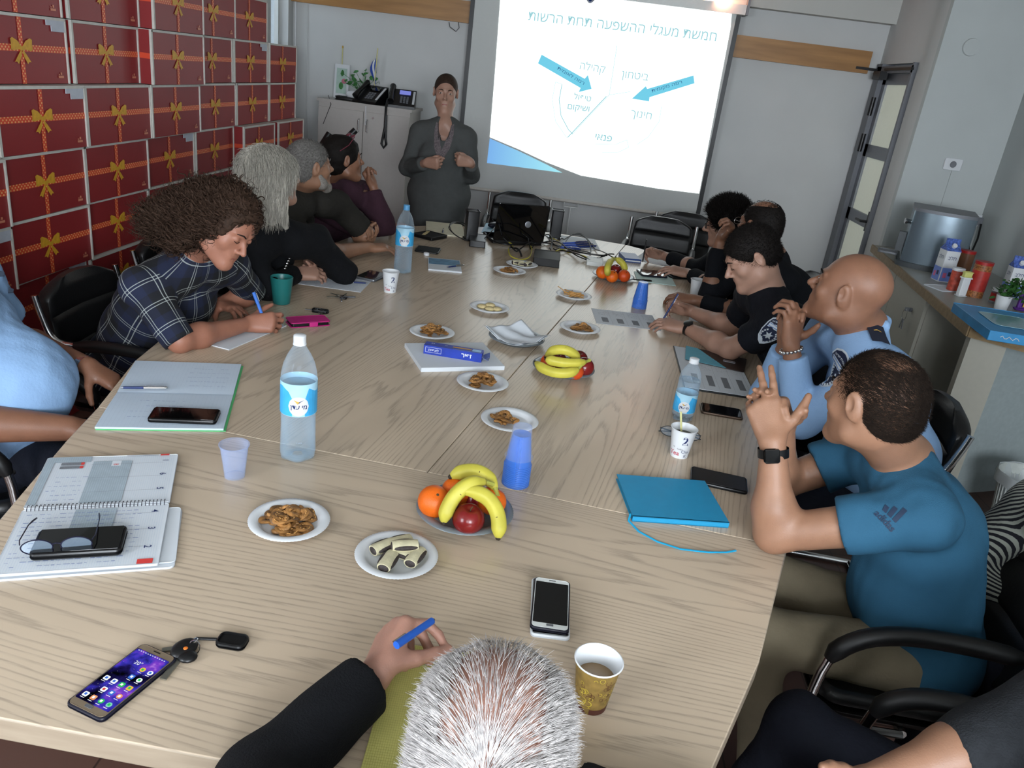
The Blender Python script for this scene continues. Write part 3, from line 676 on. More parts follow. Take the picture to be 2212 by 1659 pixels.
for i, (dx, dy, a, tl, lb) in enumerate(((-0.033, 0.016, 0.9, 0, 'upper left of the near pastry plate'), (-0.012, -0.033, 1.45, 0.1, 'at the bottom of the near pastry plate'), (0.043, -0.004, 1.35, -0.1, 'at the right of the near pastry plate'), (0.014, 0.014, 0.35, 0.0, 'in the middle of the near pastry plate'), (-0.004, 0.042, 0.7, 0, 'at the top of the near pastry plate'))):
    pastry('pastry', (c[0] + dx, c[1] + dy, c[2] + 0.004 + (0.012 if i == 3 else 0)), a, 1.0, 'sugared pastry roll with dark filling, ' + lb, tl, GQ)
pastry('pastry', (c[0] + 0.012, c[1] + 0.004, c[2] + 0.003), -0.3, 0.85, 'dark filled pastry roll underneath the middle one on the near plate', 0, GQ)
c = PL['j']
for dx, a, lb in ((-0.025, 0.4, 'left'), (0.03, 1.2, 'right')): pastry('pastry', (c[0] + dx, c[1], c[2] + 0.004), a, 1.1, 'pale pastry roll at the %s of the farthest plate' % lb)
pastry('pastry', (c[0] + 0.005, c[1] - 0.015, c[2] + 0.004), 0.1, 0.9, 'dark filled pastry roll at the front of the farthest plate')
ck = MB().lathe([(0, 0.0), (0.016, 0.0), (0.0205, 0.004), (0.0205, 0.008), (0.014, 0.013), (0, 0.015)], 20).mesh('cookie', [M_cookie]); c = PL['f']
for dx, dy, dz, lb in ((-0.035, 0.005, 0, 'leftmost'), (0.0, 0.022, 0.006, 'rear middle'), (0.003, -0.018, 0.0, 'front middle'), (0.035, -0.006, 0, 'rightmost')):
    o = bpy.data.objects.new('cookie', ck); COL.objects.link(o); o.location = (c[0] + dx, c[1] + dy, c[2] + 0.003 + dz); o.scale = (1.1,) * 3
    o['label'] = 'pale round cookie, %s of the four on its plate' % lb; o['category'] = 'cookie'; o['group'] = 'cookies on the plate'

# fruit
def orange(loc, r, label, m=M_orange, rz=0.0):
    b = MB(); prof = []
    for i in range(19):
        a = PI * i / 18; rr = r * (1 - 0.07 * math.exp(-((PI - a) / 0.22) ** 2)); prof.append((rr * math.sin(a), -rr * 0.94 * math.cos(a)))
    b.lathe(prof, 32); t = thing('orange', label, 'orange', loc); t.rotation_euler = (0.5, 0.3, rz)
    part('peel', b, m, t); part('stem_scar', MB().lathe([(0, 0), (0.004, 0), (0.003, 0.002), (0, 0.002)], 8, (0, 0, r * 0.865)), M_stem, t); return t
def apple(loc, r, label, rot=(0.2, 0.1, 0)):
    b = MB(); prof = []
    for i in range(25):
        a = PI * i / 24; rr = r * (1 - 0.28 * math.exp(-((PI - a) / 0.3) ** 2) - 0.12 * math.exp(-(a / 0.35) ** 2)) * (1 + 0.03 * math.cos(a + 0.6)); prof.append((rr * math.sin(a) * 1.03, -rr * math.cos(a) * 0.95))
    b.lathe(prof, 32); t = thing('apple', label, 'apple', loc); t.rotation_euler = rot
    part('skin', b, M_apple, t); part('stem', MB().tube([(0, 0, r * 0.62), (0.001, 0, r * 0.85), (0.004, 0, r * 1.05)], 0.0012, 6), M_stem, t); return t
def banana(pts, label, r=0.0175, flip=False):
    """pts: world points along the fruit, stem first"""
    pts = np.array(pts, float)
    def bez(t):
        n = len(pts) - 1; return sum(math.comb(n, i) * (1 - t) ** (n - i) * t ** i * pts[i] for i in range(n + 1))
    c0 = bez(0.5); N = 26; ts = np.linspace(0.11, 0.965, N); body = [bez(t) - c0 for t in ts]
    rr = [r * min(1, 0.45 + 2.6 * (x) ** 0.9, 0.35 + 3.2 * (1 - x) ** 0.8) for x in np.linspace(0, 1, N)]
    b = MB(); tg = np.gradient(np.array(body), axis=0); rs = []; x = None
    side = unit(np.cross(body[-1] - body[0], body[N // 2] - (body[0] + body[-1]) / 2) + 1e-9)
    for i in range(N):
        z = unit(tg[i]); y = unit(np.cross(z, side)); s_ = np.cross(y, z); a = np.arange(20) / 20 * 2 * PI
        k = rr[i] * (1 + 0.045 * np.cos(5 * a)); rs.append(body[i] + (k * np.cos(a))[:, None] * y + (k * np.sin(a))[:, None] * s_)
    b.loft(rs); t = thing('banana', label, 'banana', c0, group='bananas on the fruit plates')
    part('peel', b, M_ban, t, sharp=False)
    st = [bez(q) - c0 for q in (0.0, 0.04, 0.09, 0.13)]
    part('stem', MB().tube(st, [r * 0.36, r * 0.30, r * 0.34, r * 0.5], 8), M_bantip if flip else M_banst, t)
    part('tip', MB().tube([bez(q) - c0 for q in (0.955, 0.975, 0.995)], [r * 0.4, r * 0.34, r * 0.2], 8), M_bantip, t)
    sp = MB()
    for _ in range(3):
        i = int(rng.integers(5, N - 5)); a = int(rng.integers(0, 20)); p = rs[i][a]; n_ = unit(p - body[i]); sp.ell(p - n_ * 0.0008, (0.0012, 0.0028, 0.0014), frame(n_, tg[i]), 8, 5)
    part('brown_spots', sp, mat('banana_spot', '#5b4a22', 0.6), t)
    return t
def TT(u, v, z): return T(u, v, TZ + z)
c = PL['s1']
orange(TT(938, 1083, 0.045), 0.039, 'large orange at the left of the nearest fruit plate')
orange(TT(985, 1062, 0.05), 0.036, 'orange at the back of the nearest fruit plate behind the bananas', rz=1)
orange(TT(1062, 1082, 0.044), 0.036, 'orange at the right of the nearest fruit plate under a banana', rz=2)
apple(TT(1012, 1120, 0.042), 0.037, 'dark red apple at the front of the nearest fruit plate')
apple(TT(1030, 1075, 0.036), 0.034, 'dark apple hidden under the bananas of the nearest fruit plate')
banana([TT(972, 1068, 0.095), TT(1040, 1042, 0.125), TT(1085, 1085, 0.085), TT(1082, 1130, 0.055), TT(1075, 1168, 0.02)], 'banana curving over the front right of the nearest fruit plate')
banana([TT(1065, 1046, 0.10), TT(1010, 1022, 0.15), TT(962, 1080, 0.075), TT(958, 1135, 0.03)], 'banana curving down the left front of the nearest fruit plate behind the red apple')
banana([TT(1075, 1072, 0.07), TT(1062, 1018, 0.105), TT(1020, 1002, 0.115), TT(968, 1033, 0.085)], 'banana lying across the back of the nearest fruit plate')
apple(TT(1262, 792, 0.042), 0.036, 'dark red apple at the right of the middle fruit plate'); apple(TT(1205, 778, 0.036), 0.033, 'dark red apple behind the bananas of the middle fruit plate')
apple(TT(1250, 775, 0.04), 0.034, 'dark apple at the back right of the middle fruit plate')
orange(TT(1243, 803, 0.035), 0.03, 'small orange at the front of the middle fruit plate', mat('mandarin_peel', '#c94a17', 0.4, bump=0.2, bscale=400))
orange(TT(1185, 782, 0.035), 0.03, 'small orange at the back left of the middle fruit plate', MATS['mandarin_peel'])
banana([TT(1175, 778, 0.04), TT(1190, 742, 0.13), TT(1242, 752, 0.12), TT(1250, 782, 0.06)], 'banana arching over the back of the middle fruit plate', flip=True)
banana([TT(1274, 778, 0.085), TT(1245, 792, 0.075), TT(1200, 782, 0.08), TT(1176, 775, 0.085)], 'spotted banana lying across the middle of the middle fruit plate')
banana([TT(1255, 790, 0.075), TT(1240, 815, 0.045), TT(1180, 812, 0.05), TT(1155, 780, 0.055)], 'banana lying along the front of the middle fruit plate')
orange(TT(1302, 588, 0.045), 0.037, 'orange at the left of the farthest fruit plate'); orange(TT(1322, 597, 0.042), 0.034, 'orange in the middle of the farthest fruit plate')
orange(TT(1348, 596, 0.042), 0.035, 'red orange at the right of the farthest fruit plate', MATS['mandarin_peel'])
apple(TT(1330, 583, 0.04), 0.034, 'dark apple behind the oranges of the farthest fruit plate')
banana([TT(1330, 560, 0.12), TT(1308, 562, 0.12), TT(1312, 590, 0.1), TT(1313, 592, 0.05)], 'banana standing at the left over the farthest fruit plate')
banana([TT(1322, 558, 0.12), TT(1345, 560, 0.11), TT(1352, 580, 0.075), TT(1348, 584, 0.06)], 'banana sloping to the right over the farthest fruit plate')
# tissues on the silver plate
c = PL['s0']; g = MB(); nx = 26; V = []; F = []
for i in range(nx):
    for j in range(nx):
        x, y = (i / (nx - 1) - 0.5) * 0.2, (j / (nx - 1) - 0.5) * 0.18; r = math.hypot(x, y)
        z = 0.010 + 0.012 * max(0, (r - 0.06) / 0.05) ** 1.2 + 0.004 * math.sin(x * 60 + y * 30) + 0.022 * max(0, -y / 0.09 - .2) * max(0, x / 0.1 - .3) + 0.018 * max(0, y / 0.09)
        V.append((x * math.cos(0.5) - y * math.sin(0.5), x * math.sin(0.5) + y * math.cos(0.5), z))
for i in range(nx - 1):
    for j in range(nx - 1): F.append((i * nx + j, (i + 1) * nx + j, (i + 1) * nx + j + 1, i * nx + j + 1))
g.add(V, F); g.add(np.array(V) * [0.95, 0.95, 1] + [0, 0, 0.003] , F)
o = solo('paper_tissue', g, M_paper, 'crumpled white tissues on the silver plate', 'tissue', (c[0], c[1], c[2] + 0.002), 0.3)
md = o.modifiers.new('thickness', 'SOLIDIFY'); md.thickness = 0.0008

# bottles
M_clear = glassy('clear_plastic', (0.80, 0.87, 0.92), 0.07); M_water = glassy('water', (0.62, 0.78, 0.88), 0.05)
M_lab = mat('label_pale_blue', '#a9d3e6', 0.4, var=0.12, vscale=12); M_lab2 = mat('label_blue', '#3ea6dc', 0.4, var=0.15, vscale=25); M_navy = mat('navy_print', '#1c2c5c', 0.5)
M_gold = mat('gold_print', '#c9a24a', 0.5)
def bottle(u, v, h, r, label, capcol, level, lab, text=True, facing=None, cname='cap', capped=True):
    p = T(u, v); t = thing('water_bottle', label, 'bottle', p, group=None)
    if facing is None: facing = math.atan2(CAM[1] - p[1], CAM[0] - p[0])
    S_ = h / 0.33
    def rib(rr, z, th):
        if z < 0.012 * S_: return rr * (1 + 0.07 * math.cos(5 * th))
        if 0.03 * S_ < z < 0.13 * S_: return rr * (1 - 0.03 * (0.5 + 0.5 * math.cos(6 * th + z * 40 / S_)))
        return rr
    prof = [(r * 0.3, 0.008), (r * 0.62, 0.001), (r * 0.9, 0.004), (r, 0.02)] + [(r * (0.985 if k % 2 else 1.0), (0.03 + 0.012 * k) * S_) for k in range(9)] + [(r, 0.14 * S_), (r, 0.215 * S_), (r * 0.97, 0.235 * S_), (r * 0.86, 0.258 * S_), (r * 0.66, 0.28 * S_), (r * 0.42, 0.298 * S_), (0.0135, 0.308 * S_), (0.013, 0.315 * S_)]
    part('bottle_body', MB().lathe(prof, 40, fn=rib), M_clear, t, sharp=False)
    wp = [(r * 0.25, 0.01)] + [(q[0] * 0.96, q[1] + 0.002) for q in prof[1:] if q[1] < level * h] + [(r * 0.955, level * h), (0.0001, level * h)]
    part('water', MB().lathe(wp, 40, fn=rib), M_water, t, sharp=False)
    if capped:
        part(cname, MB().lathe([(0, 0.333 * S_), (0.013, 0.333 * S_), (0.0155, 0.331 * S_), (0.0155, 0.312 * S_), (0.0165, 0.311 * S_), (0.0165, 0.308 * S_), (0, 0.308 * S_)][::-1], 24, fn=lambda a, z, th: a * (1 + 0.02 * math.cos(36 * th))), mat('cap_' + capcol, {'white': (0.85, 0.86, 0.87), 'blue': (0.35, 0.6, 0.78)}[capcol], 0.4), t)
    L0, L1 = lab; lb = MB(); rl = r * 1.012; n = 60
    def cyl(a0, a1, z0, z1, rr, m, k=24):
        V = []; F = []
        for i in range(k + 1):
            a = facing + a0 + (a1 - a0) * i / k; V += [(rr * math.cos(a), rr * math.sin(a), z0), (rr * math.cos(a), rr * math.sin(a), z1)]
        for i in range(k): F.append((2 * i, 2 * i + 2, 2 * i + 3, 2 * i + 1))
        lb.add(V, F, m)
    cyl(-PI, PI, L0 * h, L1 * h, rl, 0, 60); zm = (L0 + L1) / 2 * h
    def wrap(pts, rr, m):          # flat outline (angle*r, z) wrapped round the label
        pts = [(p_[0], p_[1]) for p_ in pts]; V = [(rr * math.cos(facing + x / rr), rr * math.sin(facing + x / rr), z) for x, z in pts]; lb.add(V, [tuple(range(len(V)))], m)
    hh = (L1 - L0) * h
    for s_ in (-1, 1):
        for k in range(12):
            x0 = s_ * (r * 0.35 + (r * 2.6) * k / 12); x1 = s_ * (r * 0.35 + r * 2.6 * (k + 1) / 12); f_ = lambda x: L0 * h + hh * (0.82 + 0.08 * math.sin(x * 90)) if abs(x) > r * 0.5 else L0 * h + hh * 0.55
            a, b_ = sorted((x0, x1)); wrap([(a, L0 * h + 0.001), (b_, L0 * h + 0.001), (b_, f_(b_)), (a, f_(a))], rl + 0.0003, 1)
    R0 = hh * 0.3
    for k in range(14):
        x0 = -R0 + 2 * R0 * k / 14; x1 = x0 + 2 * R0 / 14; g0 = math.sqrt(max(0, R0 ** 2 - x0 ** 2)); g1 = math.sqrt(max(0, R0 ** 2 - x1 ** 2)); zc = L0 * h + R0 * 1.1
        wrap([(x0, zc - g0), (x1, zc - g1), (x1, zc + g1), (x0, zc + g0)], rl + 0.0007, 2)
    if text:
        V, F = text_mesh(heb('מי עדן'), 0.02); V = V.copy(); V[:, 0] -= (V[:, 0].max() + V[:, 0].min()) / 2; V *= R0 * 0.62
        zc = L0 * h + R0 * 0.85; VV = [(( rl + .0012) * math.cos(facing + x / rl), (rl + .0012) * math.sin(facing + x / rl), zc + y) for x, y, _ in V]; lb.add(VV, F, 3, False)
        wrap([(-R0 * 0.5, zc + R0 * 0.95), (-R0 * 0.1, zc + R0 * 0.5), (R0 * 0.1, zc + R0 * 0.75), (-R0 * 0.1, zc + R0 * 0.8)], rl + 0.0012, 4); wrap([(-R0 * 0.1, zc + R0 * 0.5), (R0 * 0.5, zc + R0 * 0.95), (R0 * 0.1, zc + R0 * 0.78)], rl + 0.0013, 3)
    part('label_band', lb, [M_lab, M_lab2, M_pw, M_navy, M_gold], t, label='pale blue paper label with a round white badge')
    return t
bottle(643, 985, 0.335, 0.0455, 'large half-full plastic water bottle with a white cap on the near left of the table', 'white', 0.62, (0.40, 0.66))
bottle(869, 588, 0.335, 0.0445, 'large water bottle with blue cap far up the left side of the table', 'blue', 0.42, (0.42, 0.68))
bottle(1472, 905, 0.215, 0.036, 'small water bottle behind the paper cup with stirrer on the right', 'white', 0.66, (0.16, 0.46))

# cups
M_coffee = mat('milky_coffee', '#8a7152', 0.15, var=0); M_tea = mat('green_tea', '#4c5a30', 0.1, var=0); M_brcup = mat('brown_cup_print', '#7b6331', 0.55, var=0.25, vscale=60)
M_maroon = mat('maroon_band', '#4a241c', 0.5); M_teal = mat('teal_mug', '#1f6b68', 0.35, var=0.04)
M_blcup = glassy('blue_cup_plastic', '#4a80dc', 0.5, 0.15); M_clcup = glassy('clear_cup_plastic', (0.72, 0.78, 0.92), 0.10, 0.1)
def cup(u, v, h, r0, r1, label, mout, mdrink, lvl, deco=None):
    p = T(u, v); t = thing('paper_cup', label, 'cup', p); f = math.atan2(CAM[1] - p[1], CAM[0] - p[0])
    part('cup_wall', MB().lathe([(0, 0.004), (r0 - 0.003, 0.004), (r0 - 0.002, 0.0), (r0, 0.0), (r1, h - 0.003), (r1 + 0.002, h - 0.003), (r1 + 0.003, h - 0.001), (r1 + 0.001, h), (r1 - 0.001, h - 0.002), (r0 - 0.001, 0.006), (0, 0.006)], 40, ms=[0, 0, 0, 1, 2, 2, 2, 2, 0, 0]), [M_pw, mout, M_pw], t)
    rl = r0 + (r1 - r0) * lvl - 0.0012; part('drink', MB().lathe([(0, h * lvl), (rl, h * lvl)], 32), mdrink, t)
    if deco: part('print', deco(f, r0, r1, h), [M_navy, mat('yellow_print', '#b8a23a', 0.5), mat('red_print', '#b34a55', 0.5), M_maroon, M_print], t)
    return t
def wrapc(b, V, F, f, r0, r1, h, m, lift=0.0006):
    W_ = []
    for x, z in V:
        rr = r0 + (r1 - r0) * (z / h) + lift; W_.append((rr * math.cos(f + x / rr), rr * math.sin(f + x / rr), z))
    b.add(W_, F, m, False)
def wtext(b, s, size, x, z, f, r0, r1, h, m, off=0.0):
    V, F = text_mesh(s, off); V = V.copy(); V[:, 0] -= (V[:, 0].max() + V[:, 0].min()) / 2; wrapc(b, [(x + q[0] * size, z + q[1] * size) for q in V], F, f, r0, r1, h, m)
def arc(b, x, z, R_, w_, a0, a1, f, r0, r1, h, m, ry=1.0):
    n = 10; V = []; F = []
    for i in range(n + 1):
        a = a0 + (a1 - a0) * i / n; V += [(x + (R_ - w_) * math.cos(a), z + (R_ - w_) * math.sin(a) * ry), (x + (R_ + w_) * math.cos(a), z + (R_ + w_) * math.sin(a) * ry)]
    F = [(2 * i, 2 * i + 1, 2 * i + 3, 2 * i + 2) for i in range(n)]; wrapc(b, V, F, f, r0, r1, h, m)
def deco_brown(f, r0, r1, h):
    b = MB(); n = 40
    V = []; F = []
    for i in range(n + 1):
        a = i / n * 2 * PI; V += [(a * r0, 0.0008), (a * r0, 0.013)]
    F = [(2 * i, 2 * i + 2, 2 * i + 3, 2 * i + 1) for i in range(n)]; wrapc(b, V, F, f, r0, r1, h, 3)
    for k in range(46):
        x = rng.uniform(-0.06, 0.06); z = rng.uniform(0.025, 0.085); arc(b, x, z, rng.uniform(0.002, 0.006), 0.0004, rng.uniform(0, 6), rng.uniform(7, 10), f, r0, r1, h, 3 if k % 3 else 1)
    for R_, w_ in ((0.013, 0.001), (0.010, 0.0008)): arc(b, -0.022, 0.030, R_, w_, PI, 2 * PI, f, r0, r1, h, 1)
    arc(b, -0.022, 0.033, 0.014, 0.0007, 0, 2 * PI, f, r0, r1, h, 1, 0.35); arc(b, -0.004, 0.026, 0.006, 0.0008, -1.6, 1.6, f, r0, r1, h, 1); arc(b, -0.02, 0.017, 0.02, 0.0007, 0, 2 * PI, f, r0, r1, h, 1, 0.25)
    for k in range(3): arc(b, -0.022 + 0.005 * k, 0.048 + 0.002 * k, 0.005, 0.0006, -1.2, 1.8, f, r0, r1, h, 1)
    return b
def deco_white(f, r0, r1, h):
    b = MB(); wtext(b, '2', 0.034, 0.012, h * 0.55, f, r0, r1, h, 0, 0.03); arc(b, 0.012, h * 0.5, 0.010, 0.0015, 0.2, 2.6, f, r0, r1, h, 0, 0.4)
    wtext(b, 'Tea', 0.020, -0.015, h * 0.12, f, r0, r1, h, 2, 0.02); wtext(b, 'Cha', 0.014, 0.016, h * 0.22, f, r0, r1, h, 0); wtext(b, 'Kaffee', 0.007, 0.0, h * 0.33, f, r0, r1, h, 4); wtext(b, 'tè', 0.008, -0.02, h * 0.38, f, r0, r1, h, 4); wtext(b, 'K', 0.014, 0.019, h * 0.06, f, r0, r1, h, 0)
    return b
cup(1275, 1520, 0.098, 0.027, 0.0395, 'brown patterned paper cup of milky coffee beside the person at the bottom', M_brcup, M_coffee, 0.62, deco_brown)
tc_ = cup(1466, 983, 0.092, 0.026, 0.0375, 'white printed paper cup with a wooden stirrer in dark tea', M_pw, mat('dark_tea', '#3f3a22', 0.1, var=0), 0.75, deco_white)
part('stirrer', MB().box((0, 0, 0), (0.006, 0.0016, 0.11), R=rotz(-0.5) @ rotx(0.12) @ roty(-0.18)).xf(t=(-0.008, 0.008, 0.083)), mat('stirrer_wood', '#c9c48a', 0.6), tc_)
cup(1501, 637, 0.088, 0.026, 0.037, 'white paper cup of green tea beside the writing officer', M_pw, M_tea, 0.8)
cup(842, 630, 0.098, 0.027, 0.0375, 'white paper cup with a dark mark in front of the far bottle', M_pw, M_coffee, 0.5, deco_white)
mg = thing('mug', 'dark teal tapered mug beside the person in the plaid shirt', 'mug', T(608, 655))
part('mug_wall', MB().lathe([(0, 0), (0.03, 0), (0.034, 0.003), (0.046, 0.112), (0.044, 0.114), (0.042, 0.11), (0.031, 0.008), (0, 0.006)], 40), M_teal, mg); part('drink', MB().lathe([(0, 0.05), (0.0355, 0.05)], 30), M_coffee, mg)
def pcup_prof(h, r0, r1): return [(0, 0.003), (r0 - 0.001, 0.003), (r0, 0), (r1, h), (r1 + 0.0025, h), (r1 + 0.0025, h - 0.002), (r1 - 0.0012, h - 0.002), (r0 - 0.002, 0.004)]
pc = thing('plastic_cup', 'empty clear plastic cup between the notebook and the large bottle', 'cup', T(507, 1028))
part('cup_wall', MB().lathe(pcup_prof(0.088, 0.024, 0.034), 40, fn=lambda r, z, th: r), M_clcup, pc)
def stack(u, v, n, h, r0, r1, dz, where, clear=False):
    base = T(u, v)
    cm = MB().lathe([(r1 + 0.0018, 0), (r1 + 0.0018, 0.002), (r1, 0.003), (r0, h), (r0 - 0.002, h), (0, h - 0.002)], 32).mesh('plastic_cup', [M_blcup]); sharpen(cm, 50)
    for k in range(n):
        o = bpy.data.objects.new('plastic_cup', cm); COL.objects.link(o); o.location = base + [0, 0, k * dz]; o['category'] = 'cup'; o['group'] = 'upturned blue plastic cups nested in the %s stack' % where
        o['label'] = 'blue translucent plastic cup nested upside down in the %s stack' % where
        if k == 0: o['label'] = 'bottom cup of the %s stack of blue plastic cups' % where; 
    return base + [0, 0, n * dz]
tp = stack(1113, 1043, 12, 0.088, 0.0235, 0.035, 0.0052, 'near')
solo('plastic_cup', MB().lathe([(0.0375, 0), (0.0375, 0.002), (0.034, 0.003), (0.024, 0.088), (0.022, 0.088), (0, 0.086)], 36), M_clcup, 'clear plastic cup upside down on top of the near stack of blue cups', 'cup', tp + [0, 0, 0.016])
stack(1380, 664, 9, 0.088, 0.0235, 0.035, 0.0052, 'far')

# phones
M_gold2 = mat('phone_gold', '#8a7a66', 0.35, 0.4); M_case = mat('phone_case_dark', (0.10, 0.10, 0.15), 0.35); M_scr = mat('dark_screen', (0.035, 0.035, 0.04), 0.06, var=0, coat=0.6)
def phone(c4, label, body=None, z=TZ, th=0.009, face=None, case=True, frame_m=None, swap=False, btn=False, name='phone'):
    loc, w, d, r = fit(c4, z + th); loc = (loc[0], loc[1], z)
    if swap: w, d, r = d, w, r + PI / 2
    t = thing(name, label, 'phone', loc, r)
    part('phone_case', MB().rbox(w, d, th, min(w, d) * 0.13, th * 0.3), body or M_case, t)
    if frame_m: part('front_frame', MB().rbox(w - 0.006, d - 0.006, 0.0012, min(w, d) * 0.11, 0.0004, c=(0, 0, th - 0.0004)), frame_m, t)
    m = 0.016 if frame_m else 0.003
    L, Wd = (w, d) if w > d else (d, w); sw = L - 2 * m if frame_m else L - 0.012; sd = Wd - 0.009
    if w > d: part('screen', MB().rbox(sw, sd, 0.001, 0.002, 0.0003, c=(0, 0, th + 0.0003)), face or M_scr, t)
    else: part('screen', MB().rbox(sd, sw, 0.001, 0.002, 0.0003, c=(0, 0, th + 0.0003)), face or M_scr, t)
    if btn:
        part('home_button', MB().rbox(0.014, 0.006, 0.0008, 0.002, 0.0003, c=(0, -d / 2 + 0.011, th + 0.0006)), M_alu, t); part('earpiece', MB().box((0, d / 2 - 0.009, th + 0.001), (0.014, 0.0015, 0.0005)), M_blk, t)
    return t, w, d, th
# lit phone, long side away from its home button
ph, w, d, th = phone([(145, 1518), (222, 1560), (384, 1418), (304, 1386)], 'gold phone with a lit violet home screen at the lower left of the table', M_case, frame_m=M_gold2, btn=True)
def neb():
    m = bpy.data.materials.new('violet_starfield_screen'); m.use_nodes = True; nt = m.node_tree; nt.nodes.clear(); o = nd(nt, 'ShaderNodeOutputMaterial'); e = nd(nt, 'ShaderNodeEmission')
    tc = nd(nt, 'ShaderNodeTexCoord'); n = nd(nt, 'ShaderNodeTexNoise'); n.inputs['Scale'].default_value = 22; n.inputs['Detail'].default_value = 4; nt.links.new(tc.outputs['Object'], n.inputs[0])
    cr = nd(nt, 'ShaderNodeValToRGB'); el = cr.color_ramp.elements; el[0].position = 0.38; el[0].color = srgb('#04040c'); el[1].position = 0.74; el[1].color = srgb('#d9a0f0')
    for p_, h_ in ((0.47, '#1a1550'), (0.56, '#3b35b5'), (0.64, '#7c3fc4')): el.new(p_).color = srgb(h_)
    nt.links.new(n.outputs[0], cr.inputs[0]); nt.links.new(cr.outputs[0], e.inputs[0]); e.inputs[1].default_value = 0.9; nt.links.new(e.outputs[0], o.inputs[0]); return m
ph.children[[c.name.startswith('screen') for c in ph.children].index(True)].data.materials[0] = neb()
ic = MB(); cm = [em('icon_' + k, c_, 0.95) for k, c_ in (('white', '#eef2f6'), ('green', '#2fbf5b'), ('blue', '#3b6fd0'), ('orange', '#e0986a'), ('amber', '#e6b84a'), ('red', '#d0453c'), ('teal', '#7fd0b8'))]
sx_ = [-0.024, -0.008, 0.008, 0.024]; zt = th + 0.0016
def icon(x, y, m, sh=0, m2=None):
    ic.rbox(0.0095, 0.0095, 0.0004, 0.0045 if sh == 0 else 0.0022, 0.0001, m=m, c=(x, y, zt - 0.0004))
    if m2 is not None: ic.rect(x - 0.0022, x + 0.0022, y - 0.0022, y + 0.0022, zt + 0.0003, m2)
    ic.rect(x - 0.004, x + 0.004, y - 0.0078, y - 0.0068, zt, 0)
sl_ = d - 0.032; yb = -sl_ / 2 + 0.011
for k, (m, sh, m2) in enumerate(((0, 1, 2), (3, 1, 0), (1, 0, 0), (6, 0, 1))): icon(sx_[k], yb, m, sh, m2)
for k, (m, sh, m2) in enumerate(((0, 1, 5), (2, 1, 0), (3, 0, 0))): icon(sx_[k + 1 - 0], yb + 0.02, m, sh, m2)
for k, (m, sh, m2) in enumerate(((0, 1, 2), (0, 1, 2), (1, 1, 0), (4, 1, 1))): icon(sx_[k], yb + 0.04, m, sh, m2)
icon(sx_[2], yb + 0.06, 2, 1, 0); icon(sx_[3], yb + 0.06, 0, 0, 1); icon(sx_[2] + 0.003, yb + 0.08, 4, 0, 1); icon(sx_[3] + 0.003, yb + 0.08, 0, 0, 2)
ic.text('20°', 0.011, (-0.006, yb + 0.088, zt), None, 0)
for k in range(12): ic.rect(-0.03 + k * 0.005, -0.0275 + k * 0.005, sl_ / 2 - 0.004, sl_ / 2 - 0.0025, zt, 0)
for k in range(40):
    x, y = rng.uniform(-0.03, 0.03), rng.uniform(-sl_ / 2, sl_ / 2); ic.rect(x, x + 0.0005, y, y + 0.0005, zt, 0)
part('icons', ic, cm, ph, label='rows of small coloured app icons')
# stack of two phones
phone([(1139, 1366), (1222, 1379), (1236, 1256), (1155, 1248)], 'black and white phone lying underneath the white phone', M_pw, th=0.009)
p2, _, _, _ = phone([(1143, 1352), (1228, 1366), (1234, 1256), (1156, 1245)], 'white-fronted phone with a dark screen lying on another phone', M_case, z=TZ + 0.0115, frame_m=M_white, btn=True)
phone([(1490, 1036), (1613, 1064), (1617, 1032), (1494, 1006)], 'black phone face down beside the blue notebook', M_blk, th=0.01, face=mat('ribbed_black', (0.07, 0.07, 0.075), 0.4))
phone([(1512, 888), (1603, 904), (1604, 884), (1515, 869)], 'bronze-edged phone beside the folder near the person in the blue T-shirt', mat('bronze', '#5b4a3c', 0.35, 0.5))
phone([(893, 541), (945, 546), (954, 537), (905, 529)], 'black phone lying beyond the far water bottle', M_blk)
t_, w_, d_, th_ = phone([(775, 598), (818, 606), (832, 590), (790, 581)], 'silver-edged phone next to the paper in front of the person in black with folded arms', M_alu, th=0.013)

# notebooks and papers
def sheet(c4, label, name='paper_sheet', th=0.0012, z=TZ, m=None, cat='paper', lines=None, group=None):
    loc, w, d, r = fit(c4, z); t = thing(name, label, cat, loc, r, group)
    part('page', MB().box((0, 0, th / 2 + 0.0002), (w, d, th)), m or M_paper, t)
    if lines: part('writing', lines(w, d, th + 0.0005), [M_ink, M_print, M_navy], t)
    return t, w, d
def scrib(n, x0, x1, y0, y1, z, b, m=0, wd=0.0009):
    for k in range(n):
        y = y1 - (y1 - y0) * (k + 0.5) / n; x = x0
        while x < x1:
            l = rng.uniform(0.004, 0.012); hh = rng.uniform(0.5, 1.2) * wd
            if rng.uniform() < 0.8: b.rect(x, x + l, y - hh, y + hh, z + rng.uniform(0, 1e-4), m)
            x += l + rng.uniform(0.002, 0.005)
    return b
def L_hand(w, d, z):
    b = MB(); return scrib(9, -w * .42, w * .4, -d * .42, d * .42, z, b, 0)
M_rule = mat('ruled_paper', (0.74, 0.79, 0.84), 0.7, var=0.01)
